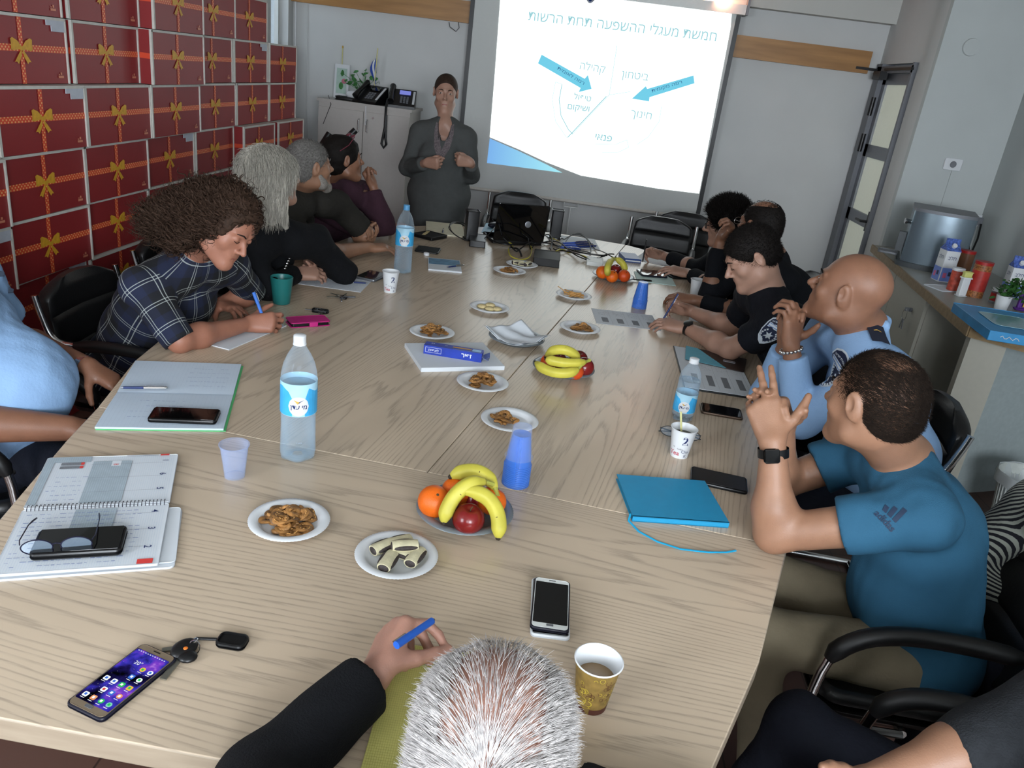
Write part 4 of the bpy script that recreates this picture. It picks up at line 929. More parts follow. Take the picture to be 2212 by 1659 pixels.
# officer's open notebook
def nb_lines(w, d, z):
    b = MB()
    for k in range(46):
        x = -w / 2 + w * (k + 0.5) / 46; b.rect(x, x + 0.0004, -d / 2 + 0.005, d / 2 - 0.005, z, 1)
    return b
M_faint = mat('faint_grid', (0.70, 0.755, 0.81), 0.7)
nb_ = thing('notebook', 'open squared notebook beside the officer at the left edge', 'notebook', fit([(205, 928), (488, 932), (517, 792), (293, 785)])[0], 0)
loc, w, d, r = fit([(205, 928), (488, 932), (517, 792), (293, 785)]); nb_.rotation_euler = (0, 0, r)
part('cover', MB().box((0.004, 0.0, 0.0012), (w + 0.004, d + 0.004, 0.0024)), mat('green_cover', '#4fae6a', 0.5), nb_)
for s_, nm in ((-1, 'page_block'), (1, 'page_block')):
    b = MB(); n = 10; rs = []
    V = []; F = []
    for i in range(n + 1):
        yy = s_ * d / 2 * (1 - i / n); zz = 0.003 + 0.005 * (1 - (i / n) ** 3) + (0.0015 if s_ > 0 else 0)
        V += [(-w / 2, yy, zz), (w / 2, yy, zz), (w / 2, yy, 0.0026), (-w / 2, yy, 0.0026)]
    for i in range(n):
        a = 4 * i; q = 4 * (i + 1)
        for j in range(4):
            k = (j + 1) % 4; F.append((a + j, a + k, q + k, q + j) if s_ < 0 else (a + j, q + j, q + k, a + k))
    F.append((0, 1, 2, 3)); b.add(V, F, 0, False); part(nm, b, M_rule, nb_)
g = MB(); z_ = 0.0098
for k in range(30):
    for s_ in (-1, 1): x = -w / 2 + w * (k + 0.5) / 30; g.rect(x, x + 0.0006, min(s_ * 0.015, s_ * (d / 2 - 0.004)), max(s_ * 0.015, s_ * (d / 2 - 0.004)), z_ - (0.0015 if s_ < 0 else 0), 0)
scrib(5, w * .05, w * .4, d * .06, d * .42, z_ + .0003, g, 1, 0.0007); scrib(4, -w * .3, w * .1, -d * .4, -d * .1, z_ - .001, g, 1, 0.0007)
part('writing', g, [M_faint, M_ink], nb_)
def pen(a, b, label, mb_=None, z=TZ + 0.005, cap=None, za=None, zb=None, r=0.0042, name='pen'):
    A = T(*a, za if za else z); B = T(*b, zb if zb else z); c = (A + B) / 2; A = A - c; B = B - c
    t = thing(name, label, 'pen', c); 
    part('barrel', MB().tube([A + (B - A) * 0.08, A + (B - A) * 0.5], [r * 0.9, r], 12), mb_ or M_navy, t)
    part('cap', MB().tube([A + (B - A) * 0.5, A + (B - A) * 0.97, B], [r * 1.05, r * 1.05, r * 0.6], 12), cap or M_chrome, t)
    part('tip', MB().tube([A, A + (B - A) * 0.08], [r * 0.25, r * 0.85], 10), M_alu, t)
    n_ = np.array([0, 0, r * 1.3]); part('clip', MB().tube([A + (B - A) * 0.55 + n_, A + (B - A) * 0.93 + n_], r * 0.25, 6), M_chrome, t)
    return t
pen((258, 837), (362, 838), 'blue and silver pen lying in the open notebook on the left', z=TZ + 0.016)
phone([(320, 905), (470, 910), (474, 884), (330, 877)], 'black phone lying on the open notebook at the left', M_blk, z=TZ + 0.010, th=0.012)
# spiral planner on a paper pile
loc, w, d, r = fit([(-22, 1262), (384, 1225), (388, 1105), (45, 1118)]); pp = thing('paper_pile', 'pile of folded white papers under the spiral planner', 'papers', loc, r)
part('sheets', MB().rbox(w, d, 0.005, 0.012, 0.001), M_paper, pp); part('top_sheet', MB().rbox(w * 0.98, d * 0.95, 0.003, 0.01, 0.001, c=(0.003, 0.004, 0.0055), R=rotz(0.02)), M_paper, pp)
zp = TZ + 0.0095
loc, w, d, r = fit([(0, 1248), (352, 1222), (378, 985), (88, 993)], zp); pl = thing('planner', 'open spiral weekly planner with big black digits under the phone and glasses', 'planner', loc, r)
for s_ in (-1, 1): part('page_block', MB().rbox(w, d / 2 - 0.004, 0.006, 0.006, 0.001, c=(0, s_ * (d / 4 + 0.001), 0)), M_paper, pl)
for k in range(36):
    x = -w / 2 + 0.01 + (w - 0.02) * k / 35; a_ = [(x, 0.011 * math.cos(q), 0.006 + 0.006 * math.sin(q)) for q in np.linspace(0, PI, 7)]
    part('spiral_ring', MB().tube(a_, 0.0008, 5), M_case, pl)
g = MB(); z_ = 0.0066
M_gtint = mat('planner_grey_tint', (0.60, 0.65, 0.68), 0.7); M_rtab = mat('planner_red_tab', '#cf3f3a', 0.6)
hw, hd = w / 2, d / 2
g.rect(-hw * 0.28, hw * 0.30, 0.014, hd - 0.03, z_, 0); g.rect(-hw * 0.28, hw * 0.28, -hd * 0.45, -0.014, z_, 0); g.rect(-hw * 0.98, -hw * 0.33, hd - 0.03, hd - 0.004, z_, 0); g.rect(-hw * 0.98, -hw * 0.86, 0.014, hd - 0.03, z_, 0)
g.rect(hw * 0.0, hw * 0.14, hd - 0.055, hd - 0.028, z_ + .0002, 5); g.rect(-hw * .75, -hw * .42, hd - 0.045, hd - 0.033, z_ + .0002, 2); g.rect(-hw * .75, -hw * .42, hd - 0.062, hd - 0.05, z_ + .0002, 2)
g.rect(-hw * .46, -hw * .41, hd - 0.045, hd - 0.033, z_ + .0004, 1); g.rect(-hw * .46, -hw * .41, hd - 0.062, hd - 0.05, z_ + .0004, 1)
g.rect(hw * .72, hw * .86, hd - 0.009, hd - 0.001, z_ + .0002, 1); g.rect(hw * .72, hw * .92, -hd + 0.004, -hd + 0.02, z_ + .0002, 1); g.rect(hw * .2, hw * .7, hd - 0.007, hd - 0.005, z_ + .0002, 2)
for k, s_ in enumerate(('1', '6', '5')): y = hd - 0.03 - k * (hd - 0.03) / 3; g.text(s_, 0.02, (hw * 0.82, y - 0.004, z_ + .0003), rotz(-PI / 2 + 0.0) @ rotz(0), 3, off=0.01)
for k, s_ in enumerate(('4', '3', '2')): y = -0.028 - k * (hd - 0.028) / 3; g.text(s_, 0.02, (hw * 0.82, y - 0.006, z_ + .0003), rotz(-PI / 2), 3, off=0.01)
g.text('8', 0.016, (hw * 0.07, hd - 0.048, z_ + .0004), rotz(-PI / 2), 1)
for k in range(3):
    y = hd - 0.045 - k * (hd - 0.04) / 3; g.rect(-hw * .3, hw * .8, y, y + 0.0006, z_ + .0002, 2)
    y = -0.04 - k * (hd - 0.04) / 3; g.rect(-hw * .3, hw * .8, y, y + 0.0006, z_ + .0002, 2)
for k in range(5): y0 = -0.03; 
scrib(13, -hw * .9, hw * .6, -hd * .95, -0.02, z_ + .0004, g, 4, 0.0008); scrib(6, -hw * .8, -hw * .35, 0.02, hd * .6, z_ + .0003, g, 4, 0.0007)
for s_ in (-1, 1):
    for k in range(60): x = -hw * 0.97 + k * w * 0.97 / 60; g.rect(x, x + 0.0004, min(s_ * 0.013, s_ * (hd - 0.006)), max(s_ * 0.013, s_ * (hd - 0.006)), z_ + 0.00005, 6)
part('print', g, [M_gtint, M_rtab, M_print, M_navy, M_ink, M_paper, M_faint], pl)
phone([(62, 1200), (262, 1186), (277, 1134), (82, 1142)], 'black phone in a rugged case lying on the spiral planner', M_blk, z=TZ + 0.018, th=0.016)
def glasses(loc, rz, label, m, s=1.0, lens=True, open_=True, up=False):
    t = thing('eyeglasses', label, 'glasses', loc, rz); t.scale = (s, s, s); b = MB()
    for q in (-1, 1):
        ring = [(q * 0.034 + 0.026 * math.cos(a) * (1 + 0.05 * math.cos(2 * a)), 0, 0.018 + 0.017 * math.sin(a)) for a in np.linspace(0, 2 * PI, 25)]; b.tube(ring, 0.0013, 6, cap=False)
        if lens: part('lens', MB().add([(q * 0.034, 0, 0.018)] + [(q * 0.034 + 0.026 * math.cos(a), 0, 0.018 + 0.017 * math.sin(a)) for a in np.linspace(0, 2 * PI, 25)], [(0, i, i + 1) for i in range(1, 25)], 0), glassy('lens_glass', (0.8, 0.9, 1), 0.12), t)
        tp_ = [(q * 0.062, 0, 0.026), (q * 0.066, 0.02, 0.024), (q * 0.064, 0.09, 0.014), (q * 0.061, 0.115, 0.008), (q * 0.058, 0.135, 0.002)] if open_ else [(q * 0.062, 0, 0.024), (q * 0.063, 0.008, 0.02), (0, 0.016 + 0.004 * q, 0.012), (-q * 0.05, 0.02, 0.006), (-q * 0.066, 0.022, 0.002)]
        part('temple', MB().tube(tp_, [0.0012, 0.0012, 0.0012, 0.002, 0.0018] if open_ else 0.0022, 6), m, t)
    b.tube([(-0.009, 0, 0.022), (0, -0.002, 0.026), (0.009, 0, 0.022)], 0.0012, 6); part('frame', b, m, t); return t
l_, w_, d_, r_ = fit([(75, 1205), (248, 1190), (270, 1110), (92, 1120)], TZ + 0.02)
glasses((l_[0], l_[1] - 0.072, TZ + 0.022), r_ + 0.02, 'thin-rimmed reading glasses standing on the black phone on the planner', mat('dark_wire', (0.15, 0.15, 0.24), 0.3, 0.6))
l_ = T(1470, 962); glasses((l_[0] + 0.0, l_[1] + 0.045, TZ + 0.002), 0.1 - 0.25, 'black-framed glasses lying behind the cup with the stirrer', M_blk, 1.0, open_=False)

# blue notebook with ribbon
c4 = [(1362, 1118), (1571, 1128), (1526, 1042), (1337, 1024)]; loc, w, d, r = fit(c4, TZ + 0.014); loc = (loc[0], loc[1], TZ); M_bnb = mat('bright_blue_cover', '#1b86b0', 0.5, var=0.03, bump=0.05, bscale=800)
bn = thing('notebook', 'closed bright blue notebook with ribbon in front of the person in the blue T-shirt', 'notebook', loc, r)
part('cover', MB().box((0, 0, 0.0012), (w, d, 0.0024)).box((0, 0, 0.0148), (w, d, 0.0024)).box((0, -d / 2 + 0.0015, 0.008), (w, 0.003, 0.016)), M_bnb, bn); part('page_block', MB().box((0.002, 0.001, 0.008), (w - 0.008, d - 0.006, 0.0112)), mat('cream_pages', (0.8, 0.79, 0.7), 0.7), bn)
rp = [T(*q, TZ + z) for q, z in (((1362, 1110), .010), ((1358, 1125), .003), ((1380, 1148), .002), ((1420, 1170), .002), ((1470, 1186), .003), ((1530, 1193), .005), ((1570, 1193), .003), ((1590, 1189), .002))]
bn.rotation_euler = (0, 0, r); MI = np.array(Matrix.LocRotScale(Vector(loc), Quaternion((0, 0, 1), r), None).inverted())
rl_ = [(MI @ np.array([*q, 1]))[:3] for q in rp]; part('ribbon_bookmark', MB().tube(np.array(rl_), 0.003, 6, flat=0.35), mat('ribbon_cyan', '#1f9fcb', 0.4), bn)
# yellow squared pad
c4 = [(742, 1700), (1010, 1700), (1085, 1418), (893, 1398)]; M_yel = mat('yellow_pad_paper', '#cfc976', 0.7, var=0.03)
def L_pad(w, d, z):
    b = MB()
    for k in range(44): b.rect(-w / 2 + w * k / 44, -w / 2 + w * k / 44 + 0.0005, -d / 2, d / 2, z, 3)
    for k in range(60): b.rect(-w / 2, w / 2, -d / 2 + d * k / 60, -d / 2 + d * k / 60 + 0.0005, z, 3)
    b.text('12.2019', 0.012, (-w * 0.12, d * 0.36, z + .0002), rotz(0.1), 2); scrib(1, w * .08, w * .42, d * .28, d * .31, z + .0002, b, 2, 0.0006); return b
c4 = [(738, 1690), (985, 1715), (1065, 1425), (882, 1396)]
loc, w, d, r = fit(c4); yp = thing('writing_pad', 'yellow squared writing pad under the person at the bottom', 'notepad', (loc[0], loc[1], TZ), r)
part('page', MB().box((0, 0, 0.003), (w, d, 0.006)), M_yel, yp); part('writing', L_pad(w, d, 0.0064), [M_ink, M_print, M_case, mat('yellow_grid', '#b5b062', 0.7)], yp)
# blank paper stack with blue box
sheet([(905, 804), (1088, 800), (1043, 748), (878, 750)], 'thick stack of blank white paper in the middle of the table', 'paper_stack', 0.016, cat='papers')
A, B = T(918, 752, TZ + .03), T(1042, 772, TZ + .03); c_ = (A + B) / 2; L = np.linalg.norm(B - A); bx = thing('food_wrap_box', 'long blue printed box with an open window lying on the blank paper stack', 'box', (c_[0], c_[1], TZ + 0.0165), ang(A, B)); M_bbox = mat('blue_carton', '#22399a', 0.4, var=0.15, vscale=20)
part('carton', MB().box((0, 0, 0.017), (L, 0.042, 0.034)), M_bbox, bx); b = MB(); b.rect(-L * .02, L * .30, -0.004, 0.008, 0.0346, 0); b.rect(L * .32, L * .47, -0.012, 0.012, 0.0346, 1); b.rect(L * .0, L * .46, -0.02, -0.0185, 0.0346, 1)
RF = rotx(PI / 2)
b.text(heb('זפיר'), 0.022, (L * .24, -0.0215, 0.017), RF, 2, off=0.03); b.text(heb('לאפייה'), 0.014, (-L * .33, -0.0215, 0.018), RF, 2, off=0.01)
for zz in (0.008, 0.027): b.add([(-L * .47, -0.0213, zz), (-L * .2, -0.0213, zz), (-L * .2, -0.0213, zz + .001), (-L * .47, -0.0213, zz + .001)], [(0, 1, 2, 3)], 2, False)
for xx in (-.47, -.2): b.add([(L * xx, -0.0213, .008), (L * xx + .001, -0.0213, .008), (L * xx + .001, -0.0213, .028), (L * xx, -0.0213, .028)], [(0, 1, 2, 3)], 2, False)
b.text('24', 0.013, (-L * .37, 0.006, 0.0346), None, 2, off=0.02); b.text('50', 0.01, (-L * .14, 0.004, 0.0346), None, 2)
part('print', b, [mat('window_amber', '#b98a3a', 0.5), mat('label_sky', '#8fb8dd', 0.4), M_pw], bx); part('end_flap', MB().box((L / 2 + 0.012, 0, 0.014), (0.028, 0.03, 0.002), R=roty(0.35)).box((L / 2 + 0.016, 0.004, 0.02), (0.022, 0.026, 0.002), R=roty(-0.5) @ rotx(0.4)), mat('torn_flap', '#4e5a86', 0.5), bx)
# keys near the lit phone
k1 = thing('car_keys', 'black car key with metal keys and a fob lying against the lit phone', 'keys', T(400, 1410)); M_key = mat('key_steel', (0.62, 0.62, 0.58), 0.3, 0.9)
o3 = T(400, 1410)
def loc3(u, v, z=0.0): return T(u, v, TZ + z) - o3
part('key_head', MB().ell(loc3(398, 1400, 0.008), (0.020, 0.026, 0.0085), rotz(-0.3)).ell(loc3(405, 1418, 0.007), (0.017, 0.015, 0.007)), M_blk, k1)
part('key_head_dot', MB().ell(loc3(401, 1400, 0.0165), (0.004, 0.004, 0.0012)), mat('orange_dot', '#d9762a', 0.4), k1)
def keyb(a, b, w_): 
    A, B = loc3(*a, 0.004), loc3(*b, 0.003); return MB().box((A + B) / 2, (np.linalg.norm(B - A), w_, 0.0025), R=rotz(ang(A, B)))
part('key_blade', keyb((385, 1425), (352, 1468), 0.011), M_key, k1); part('key_blade', keyb((388, 1398), (350, 1405), 0.009), M_key, k1)
part('key_ring', MB().tube([loc3(420, 1398, 0.01) + np.array([0.010 * math.cos(a), 0.004 * math.sin(a), 0.012 * math.sin(a)]) for a in np.linspace(0, 2 * PI, 20)], 0.0011, 6, cap=False).tube([loc3(418, 1385, 0.012) + np.array([0.007 * math.cos(a), 0.007 * math.sin(a), 0.004 * math.cos(a)]) for a in np.linspace(0, 2 * PI, 16)], 0.0011, 6, cap=False), M_chrome, k1)
part('strap', MB().tube([loc3(424, 1379, 0.006), loc3(445, 1380, 0.005), loc3(468, 1381, 0.005)], 0.0028, 8), M_blk, k1)
l_ = fit([(466, 1396), (534, 1397), (538, 1367), (470, 1365)], TZ + .01); part('fob', MB().rbox(l_[1], l_[2], 0.012, 0.012, 0.004, c=np.array([l_[0][0], l_[0][1], TZ]) - o3, R=None), M_blk, k1)
# pink case, key sets, mug side
l_, w, d, r = fit([(613, 706), (708, 697), (712, 686), (625, 688)], TZ + 0.01); pk = thing('phone_case', 'bright pink folding phone case beside the dark keys', 'phone case', (l_[0], l_[1], TZ), ang(T(613, 706), T(708, 700)))
M_pink = mat('hot_pink', '#b32372', 0.45); part('cover', MB().rbox(0.155, 0.08, 0.004, 0.01, 0.001, c=(0, 0, 0.016)).rbox(0.155, 0.08, 0.003, 0.01, 0.001), M_pink, pk); part('phone_body', MB().rbox(0.145, 0.074, 0.012, 0.008, 0.001, c=(0, 0.001, 0.0035)), M_blk, pk); part('closing_strap', MB().rbox(0.035, 0.012, 0.019, 0.003, 0.001, c=(0.01, -0.038, 0.001)), M_pink, pk)
def keyset(u, v, label, n, seed, fob=False):
    r_ = np.random.default_rng(seed); t = thing('keys', label, 'keys', T(u, v))
    for k in range(n):
        a = r_.uniform(0, 2 * PI); b = MB().ell((0.02 * math.cos(a), 0.02 * math.sin(a), 0.005 + k * 0.001), (0.012, 0.009, 0.0015), rotz(a)).box((0.045 * math.cos(a), 0.045 * math.sin(a), 0.005 + k * 0.001), (0.035, 0.006, 0.002), R=rotz(a)); part('key', b, M_key if k % 2 else M_alu, t)
    part('key_ring', MB().tube([(0.014 * math.cos(a), 0.014 * math.sin(a), 0.012) for a in np.linspace(0, 2 * PI, 18)], 0.001, 5, cap=False), M_chrome, t)
    if fob: part('fob', MB().rbox(0.07, 0.034, 0.014, 0.014, 0.004), M_blk, t)
    else: part('fob', MB().rbox(0.03, 0.02, 0.01, 0.008, 0.003, c=(0.01, 0, 0)), M_blk, t)
    return t
keyset(737, 645, 'bunch of metal keys beside the paper with the blue pen', 6, 3); keyset(692, 675, 'black key fob with keys just behind the pink phone case', 3, 5, True)
# papers
sheet([(420, 738), (512, 760), (603, 702), (560, 690)], 'white sheets under the writing hand of the person in the plaid shirt', 'paper_sheet', 0.003, cat='paper')
sheet([(632, 610), (772, 632), (812, 604), (690, 590)], 'handwritten white paper in front of the person in black with folded arms', cat='paper', lines=L_hand)
pen((795, 612), (733, 607), 'blue and white pen on the paper by the person in black with folded arms', M_navy, cap=M_white)
t_, w, d = sheet([(919, 583), (990, 590), (1000, 566), (930, 560)], 'white and blue printed notepad in the far middle of the table', 'notepad', 0.008, cat='notepad')
part('cover_picture', MB().box((0, d * 0.2, 0.0088), (w * 0.96, d * 0.5, 0.0006)), mat('blue_picture', '#4f7f9f', 0.5, var=0.3, vscale=30), t_)
pen((965, 577), (1003, 573), 'blue pen lying on the printed notepad', M_navy, z=TZ + 0.014)
sheet([(905, 502), (985, 512), (1015, 488), (935, 482)], 'cream papers on the table in front of the standing person', 'paper_sheet', 0.006, cat='paper', m=mat('cream_paper', (0.84, 0.82, 0.72), 0.7))
pen((956, 503), (958, 494), 'blue pen cap standing on the cream papers', M_navy, z=TZ + .012)
l_, w, d, r = fit([(902, 512), (945, 524), (955, 512), (912, 502)]); wl2 = thing('wallet', 'black folded phone wallet beside the cream papers', 'wallet', (l_[0], l_[1], TZ), r); part('body', MB().rbox(w, d, 0.02, 0.008, 0.003), M_blk, wl2); part('band', MB().box((-w * .2, 0, 0.0205), (0.02, d * .7, 0.002), R=rotz(0.4)), M_cookie, wl2)
solo('bottle_cap', MB().lathe([(0, 0), (0.016, 0), (0.016, 0.012), (0.014, 0.014), (0, 0.014)], 20), M_pw, 'white bottle cap lying on the table by the far bottle', 'cap', T(921, 551))
def L_form(w, d, z):
    b = MB()
    for k in range(4): x = -w / 2 + w * (0.16 + 0.24 * k); scrib(8, x - w * .08, x + w * .08, d * .1, d * .42, z, b, 1, 0.0008); b.rect(x - w * .05, x + w * .05, -d * .35, -d * .05, z, 1); b.rect(x + w * .10, x + w * .102, -d * .45, d * .45, z, 1)
    return b
sheet([(1276, 697), (1412, 712), (1424, 684), (1289, 668)], 'printed form lying before the far stack of cups', 'paper_sheet', cat='paper', lines=L_form)
sheet([(1480, 690), (1590, 712), (1600, 690), (1500, 672)], 'paper under the arms of the officer in black', 'paper_sheet', cat='paper')
sheet([(1365, 560), (1455, 578), (1500, 562), (1400, 542)], 'white paper under the writing hand at the far right', 'paper_sheet', 0.003, cat='paper')
sheet([(1365, 604), (1440, 616), (1468, 600), (1380, 590)], 'loose papers beside the farthest fruit plate', 'paper_sheet', 0.003, cat='paper', m=mat('pale_green_paper', (0.72, 0.82, 0.8), 0.6))
phone([(1375, 592), (1432, 597), (1440, 587), (1385, 582)], 'dark phone with a bright reflecting screen on the far right papers', M_case, z=TZ + .004)
phone([(1440, 597), (1492, 600), (1482, 588), (1440, 586)], 'dark tablet at the elbow of the person with glasses', M_blk, th=0.012)
pen((1362, 603), (1408, 607), 'black pen on the loose papers beside the farthest fruit plate', M_blk, z=TZ + .009, cap=M_blk)
l_, w, d, r = fit([(1341, 558), (1377, 562), (1380, 549), (1346, 546)], TZ + .02); cg = thing('small_carton', 'small blue and white carton beside the far right writing hand', 'box', (l_[0], l_[1], TZ), r); part('carton', MB().box((0, 0, 0.012), (w, d * .9, 0.024)), mat('blue_pack', '#27457f', 0.4), cg); part('stripe', MB().box((0, -d * .45 - 0.0003, 0.01), (w * .9, 0.001, 0.008)), M_pw, cg)
# folder with form in front of the bald officer
loc, w, d, r = fit([(1490, 845), (1640, 862), (1585, 770), (1444, 745)]); fo = thing('folder', 'open black folder with printed forms in front of the officer in light blue', 'folder', loc, r)
part('cover', MB().rbox(w, d, 0.004, 0.004, 0.001), M_blk, fo)
part('page', MB().box((0, 0, 0.0055), (w * 0.97, d * 0.96, 0.002)), M_paper, fo); part('writing', L_form(w * .9, d * .75, 0.0068).xf(t=(0, -d * .12, 0)), [M_ink, M_print, M_navy], fo)
loc2, w2, d2, r2 = fit([(1500, 778), (1622, 806), (1600, 772), (1473, 746)], TZ + .012); tb = thing('brown_folder', 'dark brown document cover with a pale blue corner lying on the printed forms', 'folder', (loc2[0], loc2[1], TZ + 0.0075), r2)
part('cover', MB().rbox(w2, d2, 0.003, 0.008, 0.001), mat('dark_brown_leather', '#2e2320', 0.45), tb); part('corner', MB().poly([(-w2 / 2 - .02, d2 / 2), (-w2 / 2 + 0.03, d2 / 2), (w2 * .2, -d2 / 2), (-w2 / 2, -d2 / 2)], 0.0032, 0.004), mat('cyan_paper', '#5fa9bd', 0.6), tb); part('clasp', MB().rbox(0.05, 0.02, 0.002, 0.003, .0005, c=(w2 * .22, 0, 0.003)), M_alu, tb)

# laptop, speakers, cables
A, B = T(1062, 530), T(1150, 532); lp = thing('laptop', 'black laptop with raised lid at the far end of the table', 'laptop', ((A + B) / 2 + [0.02, 0.06, 0]), 0.28 + 0.1)
part('base', MB().rbox(0.33, 0.25, 0.02, 0.012, 0.004, c=(0, 0.1, 0.004)), M_blk, lp); part('lid', MB().rbox(0.33, 0.245, 0.008, 0.012, 0.003, R=rotx(PI / 2 + 0.22 + 0.0), c=(0, -0.05, 0.145)), M_blkgl, lp)
part('screen', MB().rbox(0.30, 0.21, 0.001, 0.004, 0.0003, R=rotx(PI / 2 + 0.22), c=(0, -0.0425, 0.147)), em('laptop_screen', '#9fb4c4', 0.5), lp); part('keyboard', MB().rbox(0.31, 0.12, 0.002, 0.005, 0.001, c=(0, 0.13, 0.024)), M_case, lp); part('badge', MB().ell((0.04, -0.0625, 0.14), (0.02, 0.0015, 0.02)), M_alu, lp)
def speaker(u, v, h, label, rz):
    t = thing('speaker', label, 'speaker', T(u, v), rz); part('cabinet', MB().rbox(0.085, 0.09, h, 0.012, 0.006), M_blk, t); part('grille', MB().rbox(0.07, h - 0.02, 0.006, 0.01, 0.002, R=rotx(-PI / 2), c=(0, 0.045, h / 2)), mat('speaker_cloth', (0.09, 0.09, 0.095), 0.9), t); part('foot', MB().rbox(0.095, 0.1, 0.01, 0.02, 0.003), M_blkgl, t)
speaker(1016, 518, 0.185, 'small black desktop speaker left of the laptop', 0.3); speaker(1198, 514, 0.19, 'small black desktop speaker right of the laptop', 0.1)
M_cab = mat('black_cable', (0.05, 0.05, 0.055), 0.45); M_ycab = mat('yellow_cable', '#b5a93a', 0.5)
def cable(pts, label, m, r=0.0035, wob=0.012, seed=0, lift=0.02):
    r_ = np.random.default_rng(seed); q = np.array([T(*p_) for p_ in pts]); n = len(q); out = []
    for i in range(n - 1):
        p0, p1, p2, p3 = q[max(0, i - 1)], q[i], q[i + 1], q[min(n - 1, i + 2)]
        for t in np.linspace(0, 1, 9)[:-1]: out.append(0.5 * ((2 * p1) + (-p0 + p2) * t + (2 * p0 - 5 * p1 + 4 * p2 - p3) * t * t + (-p0 + 3 * p1 - 3 * p2 + p3) * t ** 3))
    out.append(q[-1]); out = np.array(out); k = len(out); w_ = np.abs(np.sin(np.linspace(0, r_.uniform(4, 9), k) + r_.uniform(0, 3)))
    out[:, 2] = TZ + r + 0.001 + w_ * lift; solo('cable', MB().tube(out, r, 6), m, label, 'cable')
cable([(1020, 522), (985, 518), (968, 508), (985, 498), (1010, 506), (1000, 522), (975, 516), (972, 500), (1000, 494), (1025, 510)], 'loops of thin black cable left of the near speaker', M_cab, 0.003, seed=1, lift=0.05)
cable([(1045, 500), (1052, 488), (1068, 492), (1070, 510), (1060, 525), (1040, 528)], 'arched thin black cable between left speaker and laptop', M_cab, 0.003, seed=2, lift=0.08)
cable([(1055, 522), (1075, 533), (1100, 537), (1140, 535), (1180, 528), (1215, 538), (1250, 552), (1290, 560), (1310, 560)], 'thick black cable running along the front of the laptop', M_cab, 0.005, seed=3)
cable([(1085, 530), (1112, 545), (1140, 540), (1165, 525), (1200, 535), (1240, 560), (1305, 565)], 'tangled black cable crossing the far table', M_cab, 0.004, seed=4, lift=0.04)
cable([(1150, 545), (1140, 530), (1165, 520), (1190, 530), (1185, 552)], 'black cable looped above the flat black box', M_cab, 0.004, seed=5, lift=0.05)
cable([(1170, 520), (1200, 545), (1230, 520), (1262, 530), (1275, 550), (1240, 560)], 'black cable looping between speaker and fruit plate', M_cab, 0.0035, seed=6, lift=0.05)
cable([(1212, 520), (1250, 515), (1285, 540), (1312, 562), (1330, 560)], 'black cable passing behind the farthest fruit plate', M_cab, 0.0035, seed=7, lift=0.03)
cable([(1195, 540), (1240, 555), (1280, 570), (1300, 560), (1325, 556)], 'black cable lying beside the white adapter', M_cab, 0.004, seed=8)
cable([(1062, 523), (1090, 527), (1108, 532), (1098, 545), (1105, 560), (1140, 562), (1148, 545), (1142, 532)], 'yellow cable looping in front of the laptop', M_ycab, 0.004, seed=9, lift=0.015)
cable([(1190, 520), (1210, 535), (1200, 550), (1220, 545), (1255, 560), (1275, 566)], 'yellow cable among the black cables at the right', M_ycab, 0.004, seed=10, lift=0.02)
cable([(1100, 545), (1108, 540), (1118, 548), (1126, 557)], 'short black cable with a dangling plug', M_cab, 0.006, seed=11)
def blk(c4, h, name, label, cat, m=None, e=0.003):
    l_, w, d, r = fit(c4); return solo(name, MB().rbox(w, d, h, 0.008, e), m or M_blk, label, cat, (l_[0], l_[1], TZ), r)
blk([(1010, 532), (1045, 537), (1052, 520), (1018, 517)], 0.04, 'switch_box', 'small black box with cables beside the left speaker', 'box', M_blk)
blk([(1148, 572), (1206, 580), (1210, 560), (1155, 553)], 0.045, 'cable_hub', 'flat black box in front of the cable tangle', 'box', mat('matt_black', (0.11, 0.11, 0.11), 0.6))
blk([(1262, 572), (1300, 578), (1303, 566), (1270, 562)], 0.025, 'power_adapter', 'white power adapter beside the farthest fruit plate', 'adapter', M_white)
blk([(1040, 503), (1085, 508), (1090, 488), (1050, 482)], 0.003, 'paper_sheet', 'pale blue sheet beside the computer mouse', 'paper', mat('pale_blue_sheet', '#8fb9cf', 0.5), 0.001)
t = thing('computer_mouse', 'dark computer mouse left of the laptop', 'mouse', T(1068, 492) + [0, 0, 0.004], 0.9); part('shell', MB().ell((0, 0, 0.015), (0.06, 0.032, 0.02)), M_case, t); part('wheel', MB().ell((0.035, 0, 0.03), (0.008, 0.003, 0.006)), M_alu, t)
sheet([(1205, 530), (1290, 541), (1290, 518), (1215, 510)], 'white papers right of the right speaker', 'paper_sheet', 0.003, cat='paper')
for i, (a, b) in enumerate((((1204, 531), (1280, 527)), ((1202, 536), (1288, 531)), ((1210, 526), (1270, 523)), ((1203, 533), (1255, 539)))): pen(a, b, 'blue marker pen on the white papers, %s of four' % ('second nearest', 'nearest to the fruit', 'farthest', 'leftmost lowest')[i], mat('marker_blue', '#3554b0', 0.4), z=TZ + .012, r=0.007, cap=mat('marker_blue_dark', '#22346f', 0.4), name='marker')
